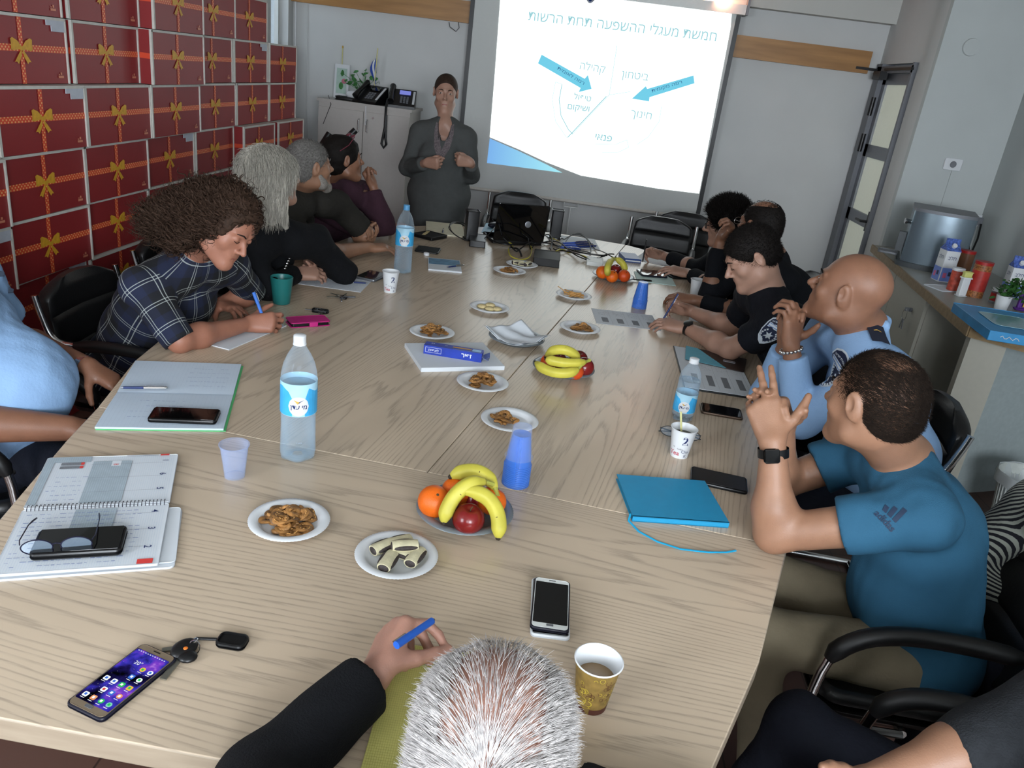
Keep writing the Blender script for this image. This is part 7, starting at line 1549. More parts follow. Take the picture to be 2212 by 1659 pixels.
def man_tshirt():
    t = person('person in a blue sports T-shirt, clasping hands with elbows on the table', (1.05, 1.73, 0))
    H = P(1890, 868, 1.74); F = Fw((-.54, .83, -.10), (0.02, 0, 1)); nk = A3(.868, 1.745, 1.005); pel = A3(1.05, 1.73, .56); che = A3(.96, 1.735, .82)
    sL, sR = A3(.875, 1.575, .945), A3(.865, 1.915, .945); eL, eR = A3(.595, 1.665, .80), A3(.66, 1.93, .80); wL, wR = P(1670, 955, 1.835), P(1693, 925, 1.95)
    b = Body(); L = head(b, H, F, 1.02, nose=1.1); neck(b, H, F, nk, 1.05, .058); torso(b, pel, che, sL, sR, nk, 0.86)
    arm(b, sL, eL, wL, 1.08); arm(b, sR, eR, wR, 1.05)
    hand(b, wL, unit(A3(-.25, .45, .62)), A3(.75, -.1, .3), side=-1, fc=[(.1, .15, .1), (.2, .2, .15), (.75, .9, .5), (.85, .9, .5)], thumb=.1, s=1.05, flare=1.3)
    hand(b, wR, unit(A3(-.42, -.2, .6)), A3(.3, -.3, .5), side=1, fc=[(.8, .9, .5), (.35, .3, .2), (.2, .25, .2), (.2, .2, .1)], thumb=.5, s=1.0, spread=.12)
    bpart('body', b, SK1, t, RES - .001); eyes(t, L, F, 1.02, browm=H_dkb)
    filt = lambda p, q: ~((p[:, 2] > .085) & (np.hypot(p[:, 0], p[:, 1] + .03) < .05) & (q.uniform(0, 1, len(p)) < .6)) & ~((p[:, 1] > .045) & (q.uniform(0, 1, len(p)) < .5))
    cap_hair(t, L, F, hair_mat('hair_buzzed', '#2a211b'), 1.02, .0012, .05, -.065, -.01, 46000, .015, .00036, (0, -.9, -.1), .16, .0035, .1, filt, up=.16, shell=False)
    s = Body(); torso(s, pel + A3(.0, 0, -.04), che, sL, sR, nk - A3(0, 0, .015), 1.0, fat=.012, infl=.014, belly=.015, depth=1.1)
    for sh, el in ((sL, eL), (sR, eR)):
        d = el - sh; s.cone(sh, sh + d * .56, .064, .070, .03); s.cut(sh + d * .54, d, .085)
    s.cut(pel + A3(0, 0, -.12), (0, 0, -1)); c = nk + A3(-.005, 0, .025); s.sub(nk + F[:, 2] * .07 - A3(.02, 0, 0), (.062, .07, .05), k=.01); s.wr = wrinkle(.006, 26, 5)
    M = cloth('blue_tshirt', '#2b5771', .06, .8, 12, 700, .35); bpart('t_shirt', s, M, t, .0065, 'blue short-sleeved sports T-shirt')
    # printed sleeve mark
    d = unit(eL - sL); nrm = unit(np.cross(d, A3(0, 0, 1))); nrm = nrm if nrm[1] < 0 else -nrm; nrm = unit(nrm + A3(0, 0, .75)); o = sL + (eL - sL) * .27 + nrm * .07
    pol = []
    for k, (x, h) in enumerate(((-.017, .014), (-.004, .024), (.010, .034))):
        pol.append(([(x - .004, .004), (x + .006, .004), (x + .0005, .004 + h), (x - .0095, .004 + h)], 0, 0))
    V, Fc = text_mesh('adidas', .02); V = V.copy(); V[:, 0] -= (V[:, 0].max() + V[:, 0].min()) / 2; V *= .021; V[:, 1] -= .015; pol.append(((V[:, :2], Fc), 0, 0.0))
    decal(t, s, o, nrm, -d * .8 + A3(0, .0, .9), pol, [mat('navy_shirt_print', '#1b2c44', .7)], 'shirt_print', 'dark three-bar sports mark with lettering on the sleeve')
    # watch
    d = unit(wL - eL); q = wL - d * .025; wf = Fr(d, (0, -1, .3)); mb = MB()
    for i in range(24):
        pass
    mb.loft([np.array([q + d * z + wf[:, 0] * math.cos(a) * .036 + wf[:, 2] * math.sin(a) * .031 for a in np.linspace(0, 2 * PI, 25)[:-1]]) for z in (-.011, .011)], 0, False); mb.rbox(.036, .034, .012, .006, .002, c=q + wf[:, 2] * .027 - wf[:, 0] * .012, R=np.stack([wf[:, 0], wf[:, 1], wf[:, 2]], 1), m=1, mt=1)
    mbpart('watch', mb, [M_blk, M_blkgl], t)
    trousers(t, pel + A3(0, 0, -.06), A3(.62, 1.64, .53), A3(.68, 1.90, .53), A3(.70, 1.55, .07), A3(.62, 1.95, .07), cloth('khaki_trousers', '#7b715d', .1, .9, 10, 60, .5), 1.02, F=Fw((-1, .05, 0)), hips=(.16, .15, .1))
def police_patch(t, s, o, nrm, up, sc_, flagc=True, txt=True):
    N, G, Wt = mat('patch_navy', '#16203c', .7), mat('patch_border', '#c98a2a' if not flagc else '#c9d2da', .6), mat('patch_silver', '#c6cdd2', .6)
    sh = [(-.5, .35), (-.42, .62), (-.2, .78), (0, .82), (.2, .78), (.42, .62), (.5, .35), (.5, -.1), (.4, -.45), (.2, -.7), (0, -.82), (-.2, -.7), (-.4, -.45), (-.5, -.1)]
    f = lambda k: [(x * k * sc_, y * k * sc_) for x, y in sh]
    pol = [(f(1.08), 1, 0), (f(.98), 0, .0008), ([(-.42 * sc_, .12 * sc_), (.42 * sc_, .12 * sc_), (.42 * sc_, .4 * sc_), (-.42 * sc_, .4 * sc_)], 2, .0014)]
    for y in (.17, .32): pol.append(([(-.42 * sc_, y * sc_), (.42 * sc_, y * sc_), (.42 * sc_, (y + .04) * sc_), (-.42 * sc_, (y + .04) * sc_)], 3, .002))
    st = [((.27 if i % 2 == 0 else .11) * sc_ * math.cos(i * PI / 6 + PI / 2), (.27 if i % 2 == 0 else .11) * sc_ * math.sin(i * PI / 6 + PI / 2) - .3 * sc_) for i in range(12)]
    pol.append((st, 2, .0016))
    for q in (-1, 1):
        for i in range(7):
            a0, a1 = [-PI / 2 + q * (.25 + .33 * k_) for k_ in (i, i + .7)]; pol.append(([(r_ * sc_ * math.cos(a), r_ * sc_ * math.sin(a) - .3 * sc_) for r_, a in ((.33, a0), (.42, a0), (.42, a1), (.33, a1))], 2, .0016))
    if txt:
        V, Fc = text_mesh(heb('משטרת ישראל'), .02); V = V.copy(); V[:, 0] -= (V[:, 0].max() + V[:, 0].min()) / 2; w = V[:, 0].max(); V2 = V[:, :2] * (.38 * sc_ / w)
        V2[:, 1] += .52 * sc_ + (-(V2[:, 0] / sc_) ** 2 * .55 * sc_); pol.append(((V2, Fc), 1 if not flagc else 2, .0018))
    decal(t, s, o, nrm, up, pol, [N, G, Wt, mat('flag_blue', '#5f83b8', .6)], 'shoulder_patch', 'dark police shoulder patch with a silver star badge', off=.0018)
def officer_blue_right():
    t = person('person in a light blue police shirt, clasped hands raised before the chin', (1.22, 2.5, 0))
    H = P(1838, 628, 2.40); F = Fw((-.80, .58, .16)); nk = A3(.975, 2.48, 1.125); pel = A3(1.24, 2.5, .56); che = A3(1.09, 2.49, .90)
    sL, sR = A3(.975, 2.29, 1.05), A3(.945, 2.66, 1.05); eL, eR = A3(.855, 2.43, .80), A3(.78, 2.62, .80); wL, wR = P(1708, 748, 2.50), P(1700, 740, 2.58)
    b = Body(); L = head(b, H, F, 1.05, nose=1.1, fat=.006); neck(b, H, F, nk, 1.15, .062); torso(b, pel, che, sL, sR, nk, .86); arm(b, sL, eL, wL, 1.0); arm(b, sR, eR, wR, 1.0)
    hand(b, wL, A3(-.12, .12, .95), A3(.4, .35, 0), side=-1, fc=[(.5, 1.0, .7)] * 4, s=1.05, thumb=.4); hand(b, wR, A3(-.1, -.15, .95), A3(.45, -.2, .1), side=1, fc=[(.55, 1.05, .7)] * 4, s=1.05, thumb=.4)
    bpart('body', b, SK2, t, RES); eyes(t, L, F, 1.05, browm=H_blk)
    s = Body(); torso(s, pel + A3(0, 0, -.05), che, sL, sR, nk - A3(0, 0, .02), 1.02, fat=.03, infl=.016, belly=.03, depth=1.15)
    for sh, el, wr in ((sL, eL, wL), (sR, eR, wR)):
        s.cone(sh, el, .066, .056, .03); s.cone(el, el + (wr - el) * .86, .055, .046, .03); s.cut(el + (wr - el) * .86, wr - el, .07)
    for a in range(8): a0, a1 = a * PI / 4, (a + 1) * PI / 4; s.cone(nk + A3(.062 * math.cos(a0), .068 * math.sin(a0), .018 + .012 * math.cos(a0)), nk + A3(.062 * math.cos(a1), .068 * math.sin(a1), .018 + .012 * math.cos(a1)), .018, .018, .01)
    s.cone(nk, nk + A3(0, 0, .001), .03, .03, .01); s.wr = wrinkle(.0045, 26, 8)
    bpart('shirt', s, cloth('police_light_blue', '#86a6cb', .05, .8, 12, 120, .3), t, .0065, 'light blue long-sleeved police shirt')
    ax = unit(sL - nk); o = nk + (sL - nk) * .72 + A3(0, 0, .12); V = [(-.028, -.045), (.028, -.045), (.028, .045), (-.028, .045)]
    decal(t, s, o, (0, -.15, 1), ax, [(V, 0, 0.004), ([(-.012, -.01), (0, -.018), (.012, -.01), (.012, -.006), (0, -.014), (-.012, -.006)], 1, .006)], [mat('navy_cloth', '#141a2c', .8), M_gold], 'epaulette', 'navy shoulder strap with a gold chevron', off=.003)
    d = eL - sL; o = P(1778, 800, 2.36); nr = unit(A3(-.6, -.8, .15)); police_patch(t, s, o + nr * .05, nr, -unit(d) + A3(0, 0, .4), .082)
    dd = unit(wL - eL); q = wL - dd * .012; wf = Fr(dd, (0, -1, .3)); mb = MB(); [mb.ell(q + wf[:, 0] * math.cos(a) * .033 + wf[:, 2] * math.sin(a) * .030, (.006, .006, .006), seg=8, rings=6) for a in np.linspace(0, 2 * PI, 18)]; mbpart('bracelet', mb, M_chrome, t)
    trousers(t, pel + A3(0, 0, -.05), A3(.76, 2.38, .55), A3(.76, 2.62, .55), A3(.75, 2.36, .07), A3(.74, 2.65, .07), cloth('navy_trousers', '#12151f', .1), 1.02, F=Fw((-1, 0, 0)))
def officer_writing():
    t = person('person in a black police shirt bending over the table and writing', (1.2, 3.15, 0))
    H = P(1624, 553, 3.02); F = Fw((-.80, -.08, -.62), (-.5, 0, .8)); nk = A3(.815, 3.07, 1.06); pel = A3(1.18, 3.15, .56); che = A3(.97, 3.11, .86)
    sL, sR = A3(.86, 2.92, .99), A3(.80, 3.25, 1.0); eL, eR = A3(.735, 3.13, .795), A3(.80, 3.42, .80); wL, wR = T(1482, 709, .79), T(1492, 672, .795)
    b = Body(); L = head(b, H, F, 1.0); neck(b, H, F, nk, 1.05, .056); torso(b, pel, che, sL, sR, nk, .86); arm(b, sL, eL, wL, 1.02); arm(b, sR, eR, wR, 1.02)
    hand(b, wL, A3(-1, .25, .02), A3(.2, .8, .3), side=-1, fc=[(.3, .5, .3)] * 4, s=1.0, thumb=.3); hand(b, wR, A3(-1, -.05, .18), A3(0, -.5, .8), side=1, fc=[(.7, .9, .4), (.8, .9, .4), (.9, .9, .5), (.9, 1, .5)], thumb=.7)
    bpart('body', b, SK3, t, .005); eyes(t, L, F, 1.0, closed=True, browm=H_blk)
    cap_hair(t, L, F, H_blk, 1.0, .006, .058, -.06, -.005, 9000, .012, .0006, (0, .5, .2), .4, .005, .1)
    s = Body(); torso(s, pel + A3(0, 0, -.05), che, sL, sR, nk - A3(0, 0, .015), 1.0, fat=.012, infl=.015, depth=1.1)
    for sh, el in ((sL, eL), (sR, eR)): d = el - sh; s.cone(sh, sh + d * .62, .064, .066, .03); s.cut(sh + d * .60, d, .085)
    s.cone(nk + A3(.045, -.05, .02), nk + A3(.045, .05, .02), .018, .018, .01); s.cone(nk + A3(.045, -.05, .02), nk + A3(-.05, -.045, -.01), .018, .014, .01); s.wr = wrinkle(.004, 26, 9)
    bpart('shirt', s, cloth('police_black', '#0f1118', .08, .8), t, .007, 'black short-sleeved police shirt')
    d = eL - sL; nr = unit(A3(-.1, -1, .3)); police_patch(t, s, sL + d * .30 + nr * .09, nr, -unit(d) + A3(0, 0, .6), .064, flagc=False)
    dd = unit(wL - eL); q = wL - dd * .02; wf = Fr(dd, (0, -.7, 1)); mb = MB(); mb.loft([np.array([q + dd * z + wf[:, 0] * math.cos(a) * .033 + wf[:, 2] * math.sin(a) * .028 for a in np.linspace(0, 2 * PI, 25)[:-1]]) for z in (-.010, .010)], 0, False); c0 = q + wf[:, 2] * .028; mb.lathe([(0, 0), (.021, 0), (.021, .008), (.017, .010), (0, .010)], 24, c=c0, R=np.stack([wf[:, 0], wf[:, 1], wf[:, 2]], 1)); mbpart('watch', mb, M_blk, t)
    trousers(t, pel + A3(0, 0, -.05), A3(.75, 3.03, .55), A3(.75, 3.27, .55), A3(.76, 3.02, .07), A3(.74, 3.3, .07), MATS['navy_trousers'], 1.0, F=Fw((-1, 0, 0)))
def man_bald_black():
    t = person('person in black with glasses, head propped on a fist, behind the writing officer', (1.28, 3.9, 0))
    H = P(1642, 488, 3.66); F = Fw((-.62, .78, .0)); nk = A3(1.0, 3.84, 1.06); pel = A3(1.28, 3.92, .56); che = A3(1.12, 3.88, .86); sL, sR = A3(1.04, 3.68, .985), A3(.94, 4.02, .985); eL, eR = A3(.90, 3.72, .80), A3(.76, 3.93, .80); wL, wR = A3(.68, 3.86, .80), P(1556, 516, 3.92)
    b = Body(); L = head(b, H, F, 1.03); neck(b, H, F, nk, 1.05, .058); torso(b, pel, che, sL, sR, nk, .86); arm(b, sL, eL, wL); arm(b, sR, eR, wR)
    hand(b, wL, A3(-1, 0, 0), A3(0, .8, .3), side=-1); hand(b, wR, A3(.35, -.3, .9), A3(.3, -.8, 0), side=1, fc=[(1.1, 1.2, .8)] * 4, s=1.0)
    bpart('body', b, SK2, t, .005); eyes(t, L, F, 1.03, browm=H_blk)
    filt = lambda p, q: ~((p[:, 2] > .08) & (p[:, 1] > -.045) & (q.uniform(0, 1, len(p)) < .85)); cap_hair(t, L, F, H_blk, 1.03, .003, .035, -.06, -.01, 9000, .009, .0008, (0, -.9, -.3), .3, .006, .2, filt, up=.3, shell=False)
    hb = Body(); hair_cap(hb, L, F, 1.03, .004, .0, -.06, -.01); hb.sub(L(0, .01, .115), A3(.055, .085, .045), F, .02); bpart('hair_sides', hb, H_blk, t, .006)
    g = MB(); [g.tube([L(q * .034 + .024 * math.cos(a), .104, .002 + .016 * math.sin(a)) for a in np.linspace(0, 2 * PI, 17)], .0014, 6, cap=False) for q in (-1, 1)]; [g.tube([L(q * .058, .102, .006), L(q * .074, .05, .006), L(q * .08, -.005, .008)], .0014, 6) for q in (-1, 1)]; mbpart('eyeglasses', g, M_chrome, t)
    s = Body(); torso(s, pel + A3(0, 0, -.05), che, sL, sR, nk - A3(0, 0, .01), 1.03, fat=.02, infl=.016, depth=1.1)
    for sh, el, wr in ((sL, eL, wL), (sR, eR, wR)): s.cone(sh, el, .064, .052, .03); s.cone(el, el + (wr - el) * .85, .052, .042, .03); s.cut(el + (wr - el) * .84, wr - el, .07)
    s.cone(nk + A3(.04, -.05, .02), nk + A3(.04, .05, .02), .018, .018, .01); s.wr = wrinkle(.004, 26, 10); bpart('shirt', s, cloth('black_knit', '#0d0f14', .08, .9), t, .008)
    trousers(t, pel + A3(0, 0, -.05), A3(.82, 3.8, .55), A3(.82, 4.02, .55), A3(.8, 3.8, .07), A3(.8, 4.04, .07), MATS['navy_trousers'], 1.0, F=Fw((-1, 0, 0)), res=.014)
def man_glasses():
    t = person('person in a black jacket and glasses writing at the far right of the table', (1.25, 4.5, 0))
    H = P(1570, 480, 4.15); F = Fw((-.95, .25, -.28), (-.2, 0, 1)); nk = A3(.94, 4.26, 1.0); pel = A3(1.22, 4.5, .56); che = A3(1.04, 4.37, .82); sL, sR = A3(.98, 4.10, .945), A3(.90, 4.44, .945); eL, eR = A3(.82, 4.22, .80), A3(.80, 4.62, .80); wL, wR = T(1487, 590, .80), T(1432, 552, .80)
    b = Body(); L = head(b, H, F, 1.0, nose=1.25); neck(b, H, F, nk, 1.0, .055); torso(b, pel, che, sL, sR, nk, .86); arm(b, sL, eL, wL); arm(b, sR, eR, wR)
    hand(b, wL, A3(-1, .1, .05), A3(0, .8, .3), side=-1, fc=[(.3, .4, .3)] * 4); hand(b, wR, A3(-1, -.1, .15), A3(0, -.5, .8), side=1, fc=[(.7, .9, .4), (.8, .9, .4), (.9, .9, .5), (.9, 1, .5)], thumb=.7)
    bpart('body', b, SK3, t, .005); eyes(t, L, F, 1.0, closed=True, browm=H_blk)
    cap_hair(t, L, F, H_blk, 1.03, .018, .062, -.06, .0, 7000, .035, .001, (0, .2, .7), .45, .006, -.1, up=.9, curl=.003)
    g = MB(); [g.tube([L(q * .034 + .024 * math.cos(a), .106, .0 + .015 * math.sin(a)) for a in np.linspace(0, 2 * PI, 17)], .0024, 6, cap=False) for q in (-1, 1)]; [g.tube([L(q * .058, .102, .004), L(q * .074, .05, .006), L(q * .08, -.005, .008)], .0022, 6) for q in (-1, 1)]; mbpart('eyeglasses', g, M_blk, t)
    s = Body(); torso(s, pel + A3(0, 0, -.05), che, sL, sR, nk - A3(0, 0, .01), 1.0, fat=.02, infl=.018, depth=1.1)
    for sh, el, wr in ((sL, eL, wL), (sR, eR, wR)): s.cone(sh, el, .066, .054, .03); s.cone(el, el + (wr - el) * .8, .052, .044, .03); s.cut(el + (wr - el) * .78, wr - el, .08)
    s.cone(nk + A3(.04, -.05, .01), nk + A3(.04, .05, .01), .018, .018, .01); s.wr = wrinkle(.004, 26, 11); bpart('shirt', s, MATS['black_knit'], t, .008)
    trousers(t, pel + A3(0, 0, -.05), A3(.82, 4.3, .55), A3(.82, 4.52, .55), A3(.8, 4.3, .07), A3(.8, 4.5, .07), MATS['navy_trousers'], 1.0, F=Fw((-1, 0, 0)), res=.014)
def woman_standing():
    t = person('standing person in a long dark grey tunic with a lace neckline, presenting beside the screen', (-.95, 5.55, 0))
    H = P(963, 200, 5.32); F = Fw((.15, -.98, -.10)); nk = A3(-.935, 5.53, 1.355); che = A3(-.945, 5.55, 1.17); pel = A3(-.945, 5.57, .90); sR, sL = A3(-1.10, 5.53, 1.285), A3(-.785, 5.53, 1.285)
    eR, eL = A3(-1.16, 5.47, 1.05), A3(-.72, 5.49, 1.05); wR, wL = P(920, 352, 5.12), P(1018, 352, 5.12)
    b = Body(); L = head(b, H, F, 1.02, fat=.0, jaw=1.0, nose=.9, cheek=.85); neck(b, H, F, nk, .95, .052); torso(b, pel, che, sL, sR, nk, .86); arm(b, sL, eL, wL, .95); arm(b, sR, eR, wR, .95)
    hand(b, wR, A3(.85, -.35, .1), A3(.2, -.3, .9), side=1, fc=[(1.3, 1.4, .8)] * 4, s=1.0, flare=.2, thumb=.9, tcurl=.9); hand(b, wL, A3(-.75, -.35, .1), A3(-.2, -.3, .9), side=-1, fc=[(1.3, 1.4, .8)] * 4, s=1.0, flare=.2, thumb=.9, tcurl=.9)
    bpart('body', b, SK3, t, .005); eyes(t, L, F, 1.02, browm=H_dkb); mbpart('lips', MB().ell(L(0, .0985, -.063), (.019, .004, .0075), F, 12, 8), mat('lip_red', '#8a4a48', .4), t)
    hb = Body(); hair_cap(hb, L, F, 1.02, .004, .078, -.075, .0); hb.ell(L(0, -.105, .0), A3(.035, .03, .035), F, .02); bpart('hair', hb, hair_mat('hair_brown', '#33261f'), t, .005)
    s = Body(); torso(s, pel, che, sL, sR, nk - A3(0, 0, .02), 1.03, fat=.035, infl=.018, bust=.05, belly=.02, depth=1.15)
    s.ell(A3(-.945, 5.56, .85), (.20, .155, .17), k=.06); s.cone(A3(-.945, 5.56, .85), A3(-.945, 5.56, .62), .185, .20, .05)
    for sh, el, wr in ((sL, eL, wL), (sR, eR, wR)): s.cone(sh, el, .070, .058, .03); s.cone(el, el + (wr - el) * .88, .056, .045, .03); s.cut(el + (wr - el) * .87, wr - el, .07)
    s.cut(A3(-.945, 5.56, .56), (0, 0, -1)); s.sub(nk + A3(.008, -.085, .02), (.050, .07, .125), rotx(.12), k=.006); s.wr = wrinkle(.005, 22, 12)
    bpart('tunic', s, cloth('dark_grey_knit', '#4a4c4b', .06, .95, 30, 260, .4), t, .007)
    lace = mat('grey_lace', '#62595b', .8, var=.45, vscale=140, bump=.6, bscale=250); up = A3(0, -.25, 1)
    vneck = [(-.058, .085), (-.04, .09), (-.022, .02), (0, -.065), (.022, .02), (.04, .09), (.058, .085), (.06, .03), (.048, -.06), (.025, -.115), (0, -.13), (-.025, -.115), (-.048, -.06), (-.06, .03)]
    pol = []
    rgt = [(.036, .09), (.060, .10), (.066, .03), (.054, -.06), (.028, -.118), (0, -.132), (0, -.08), (.012, -.045), (.026, .02)]
    pol = [(rgt, 0, 0), ([(-x, y) for x, y in rgt][::-1], 0, 0)]
    decal(t, s, nk + A3(.01, -.13, -.075), A3(0, -1, .12), up, pol, [lace], 'lace_trim', 'grey lace trim round the neckline', off=.003, sub=3)
    trousers(t, pel + A3(0, 0, -.03), A3(-1.0, 5.52, .48), A3(-.84, 5.52, .48), A3(-1.0, 5.55, .07), A3(-.84, 5.55, .07), MATS['navy_trousers'], 1.0, F=Fw((0, -1, 0)), res=.014)
def woman_purple():
    t = person('person in a purple sweater with a hand raised to the mouth', (-1.5, 4.6, 0))
    H = P(740, 342, 4.22); F = Fw((.78, .62, .03)); nk = A3(-1.40, 4.36, 1.055); pel = A3(-1.55, 4.75, .56); che = A3(-1.47, 4.50, .84); sR, sL = A3(-1.42, 4.22, .965), A3(-1.24, 4.58, .975)
    eR, eL = A3(-1.17, 4.36, .81), P(828, 478, 4.55); wR, wL = A3(-1.02, 4.56, .81), P(806, 402, 4.50)
    b = Body(); L = head(b, H, F, 1.0); neck(b, H, F, nk, .95, .05); torso(b, pel, che, sL, sR, nk, .86); arm(b, sL, eL, wL, .95); arm(b, sR, eR, wR, .95)
    hand(b, wL, A3(-.45, .1, .75), A3(-.5, -.8, 0), side=-1, fc=[(1.2, 1.35, .8)] * 4, s=.92, flare=.3, tcurl=.7); hand(b, wR, A3(.3, .9, 0), A3(-.8, .3, .1), side=1)
    bpart('body', b, SK2, t, .005); eyes(t, L, F, 1.0, browm=H_blk)
    hb = Body(); hair_cap(hb, L, F, 1.0, .011, .064, -.07, .0); hb.ell(L(0, -.07, .03), A3(.07, .055, .065), F, .03); hb.ell(L(0, -.06, -.04), A3(.06, .05, .05), F, .03); hb.wr = wrinkle(.004, 70, 4); bpart('hair', hb, H_blk, t, .005)
    g = MB(); [g.ell(L(q * .03, .045, .122), (.022, .004, .014), F @ rotx(-.9), 12, 8) for q in (-1, 1)]; g.tube([L(-.05, .045, .118), L(0, .05, .124), L(.05, .045, .118)], .002, 6); [g.tube([L(q * .052, .045, .118), L(q * .085, .0, .08), L(q * .088, -.05, .05)], .0022, 6) for q in (-1, 1)]; mbpart('sunglasses', g, mat('pink_sunglasses', '#6e3440', .2), t)
    s = Body(); torso(s, pel + A3(0, 0, -.05), che, sL, sR, nk - A3(0, 0, .0), 1.0, fat=.045, infl=.02, bust=.04, depth=1.2)
    for sh, el, wr in ((sL, eL, wL), (sR, eR, wR)): s.cone(sh, el, .068, .058, .03); s.cone(el, el + (wr - el) * .9, .054, .042, .03); s.cut(el + (wr - el) * .88, wr - el, .07)
    for a in range(8): a0, a1 = a * PI / 4, (a + 1) * PI / 4; s.cone(nk + A3(.055 * math.cos(a0), .06 * math.sin(a0), .015), nk + A3(.055 * math.cos(a1), .06 * math.sin(a1), .015), .026, .026, .02)
    s.wr = wrinkle(.005, 24, 13); bpart('sweater', s, cloth('purple_sweater', '#3c2630', .1, .95, 30, 200, .5), t, .007)
    trousers(t, pel + A3(0, 0, -.05), A3(-1.10, 4.78, .55), A3(-1.18, 4.55, .55), A3(-1.08, 4.8, .07), A3(-1.15, 4.5, .07), MATS['navy_trousers'], 1.0, F=Fw((1, .3, 0)), res=.014)
def man_grey():
    t = person('person in a dark olive shirt with a bare forearm on the table', (-1.75, 4.15, 0))
    H = P(668, 358, 3.76); F = Fw((.66, .74, .06)); nk = A3(-1.36, 3.87, 1.09); pel = A3(-1.72, 4.10, .56); che = A3(-1.51, 3.98, .86); sR, sL = A3(-1.40, 3.70, .985), A3(-1.22, 4.04, .995)
    eR, eL = A3(-1.20, 3.68, .80), A3(-1.08, 4.16, .83); wR, wL = T(795, 534, .795), T(770, 512, .81)
    b = Body(); L = head(b, H, F, 1.03, nose=1.15); neck(b, H, F, nk, 1.05, .058); torso(b, pel, che, sL, sR, nk, .86); arm(b, sR, eR, wR, 1.08); arm(b, sL, eL, wL, 1.0)
    hand(b, wR, A3(.8, .6, .0), A3(-.5, .6, .1), side=1, fc=[(.3, .35, .3)] * 4, s=1.05, spread=.1); hand(b, wL, A3(.7, -.3, .1), A3(.2, .8, .3), side=-1)
    bpart('body', b, SK1, t, .005); eyes(t, L, F, 1.03, browm=H_grm)
    filt = lambda p, q: ~((p[:, 2] > .09) & (np.hypot(p[:, 0], p[:, 1] + .03) < .05) & (q.uniform(0, 1, len(p)) < .6))
    cap_hair(t, L, F, H_grm, 1.03, .005, .05, -.065, -.015, 5000, .012, .0007, (0, -.9, -.3), .3, .005, .2, filt)
    bd = Body(); bd.cone(L(-.045, .035, -.075), L(0, .088, -.106), .018, .023, .02); bd.cone(L(.045, .035, -.075), L(0, .088, -.106), .026, .024, .02); bd.cone(L(-.055, .02, -.045), L(-.045, .035, -.08), .018, .024, .02); bd.cone(L(.055, .02, -.045), L(.045, .035, -.08), .018, .024, .02); bd.cone(L(-.02, .099, -.048), L(.02, .099, -.048), .006, .006, .01); bd.wr = wrinkle(.0015, 200, 3); bpart('beard', bd, mat('grey_beard', '#807a73', .8, var=.3, vscale=200), t, .004)
    s = Body(); torso(s, pel + A3(0, 0, -.05), che, sL, sR, nk - A3(0, 0, .015), 1.03, fat=.035, infl=.016, belly=.03, depth=1.15)
    for sh, el in ((sL, eL), (sR, eR)): d = el - sh; s.cone(sh, sh + d * .80, .066, .064, .03); s.cut(sh + d * .78, d, .085)
    for a in range(8): a0, a1 = a * PI / 4, (a + 1) * PI / 4; s.cone(nk + A3(.052 * math.cos(a0), .058 * math.sin(a0), .012), nk + A3(.052 * math.cos(a1), .058 * math.sin(a1), .012), .017, .017, .01)
    s.wr = wrinkle(.005, 24, 14); bpart('shirt', s, cloth('dark_olive_shirt', '#25231f', .1, .9), t, .007)
    trousers(t, pel + A3(0, 0, -.05), A3(-1.28, 3.96, .55), A3(-1.25, 4.2, .55), A3(-1.25, 3.95, .07), A3(-1.22, 4.2, .07), MATS['navy_trousers'], 1.0, F=Fw((1, 0, 0)), res=.014)
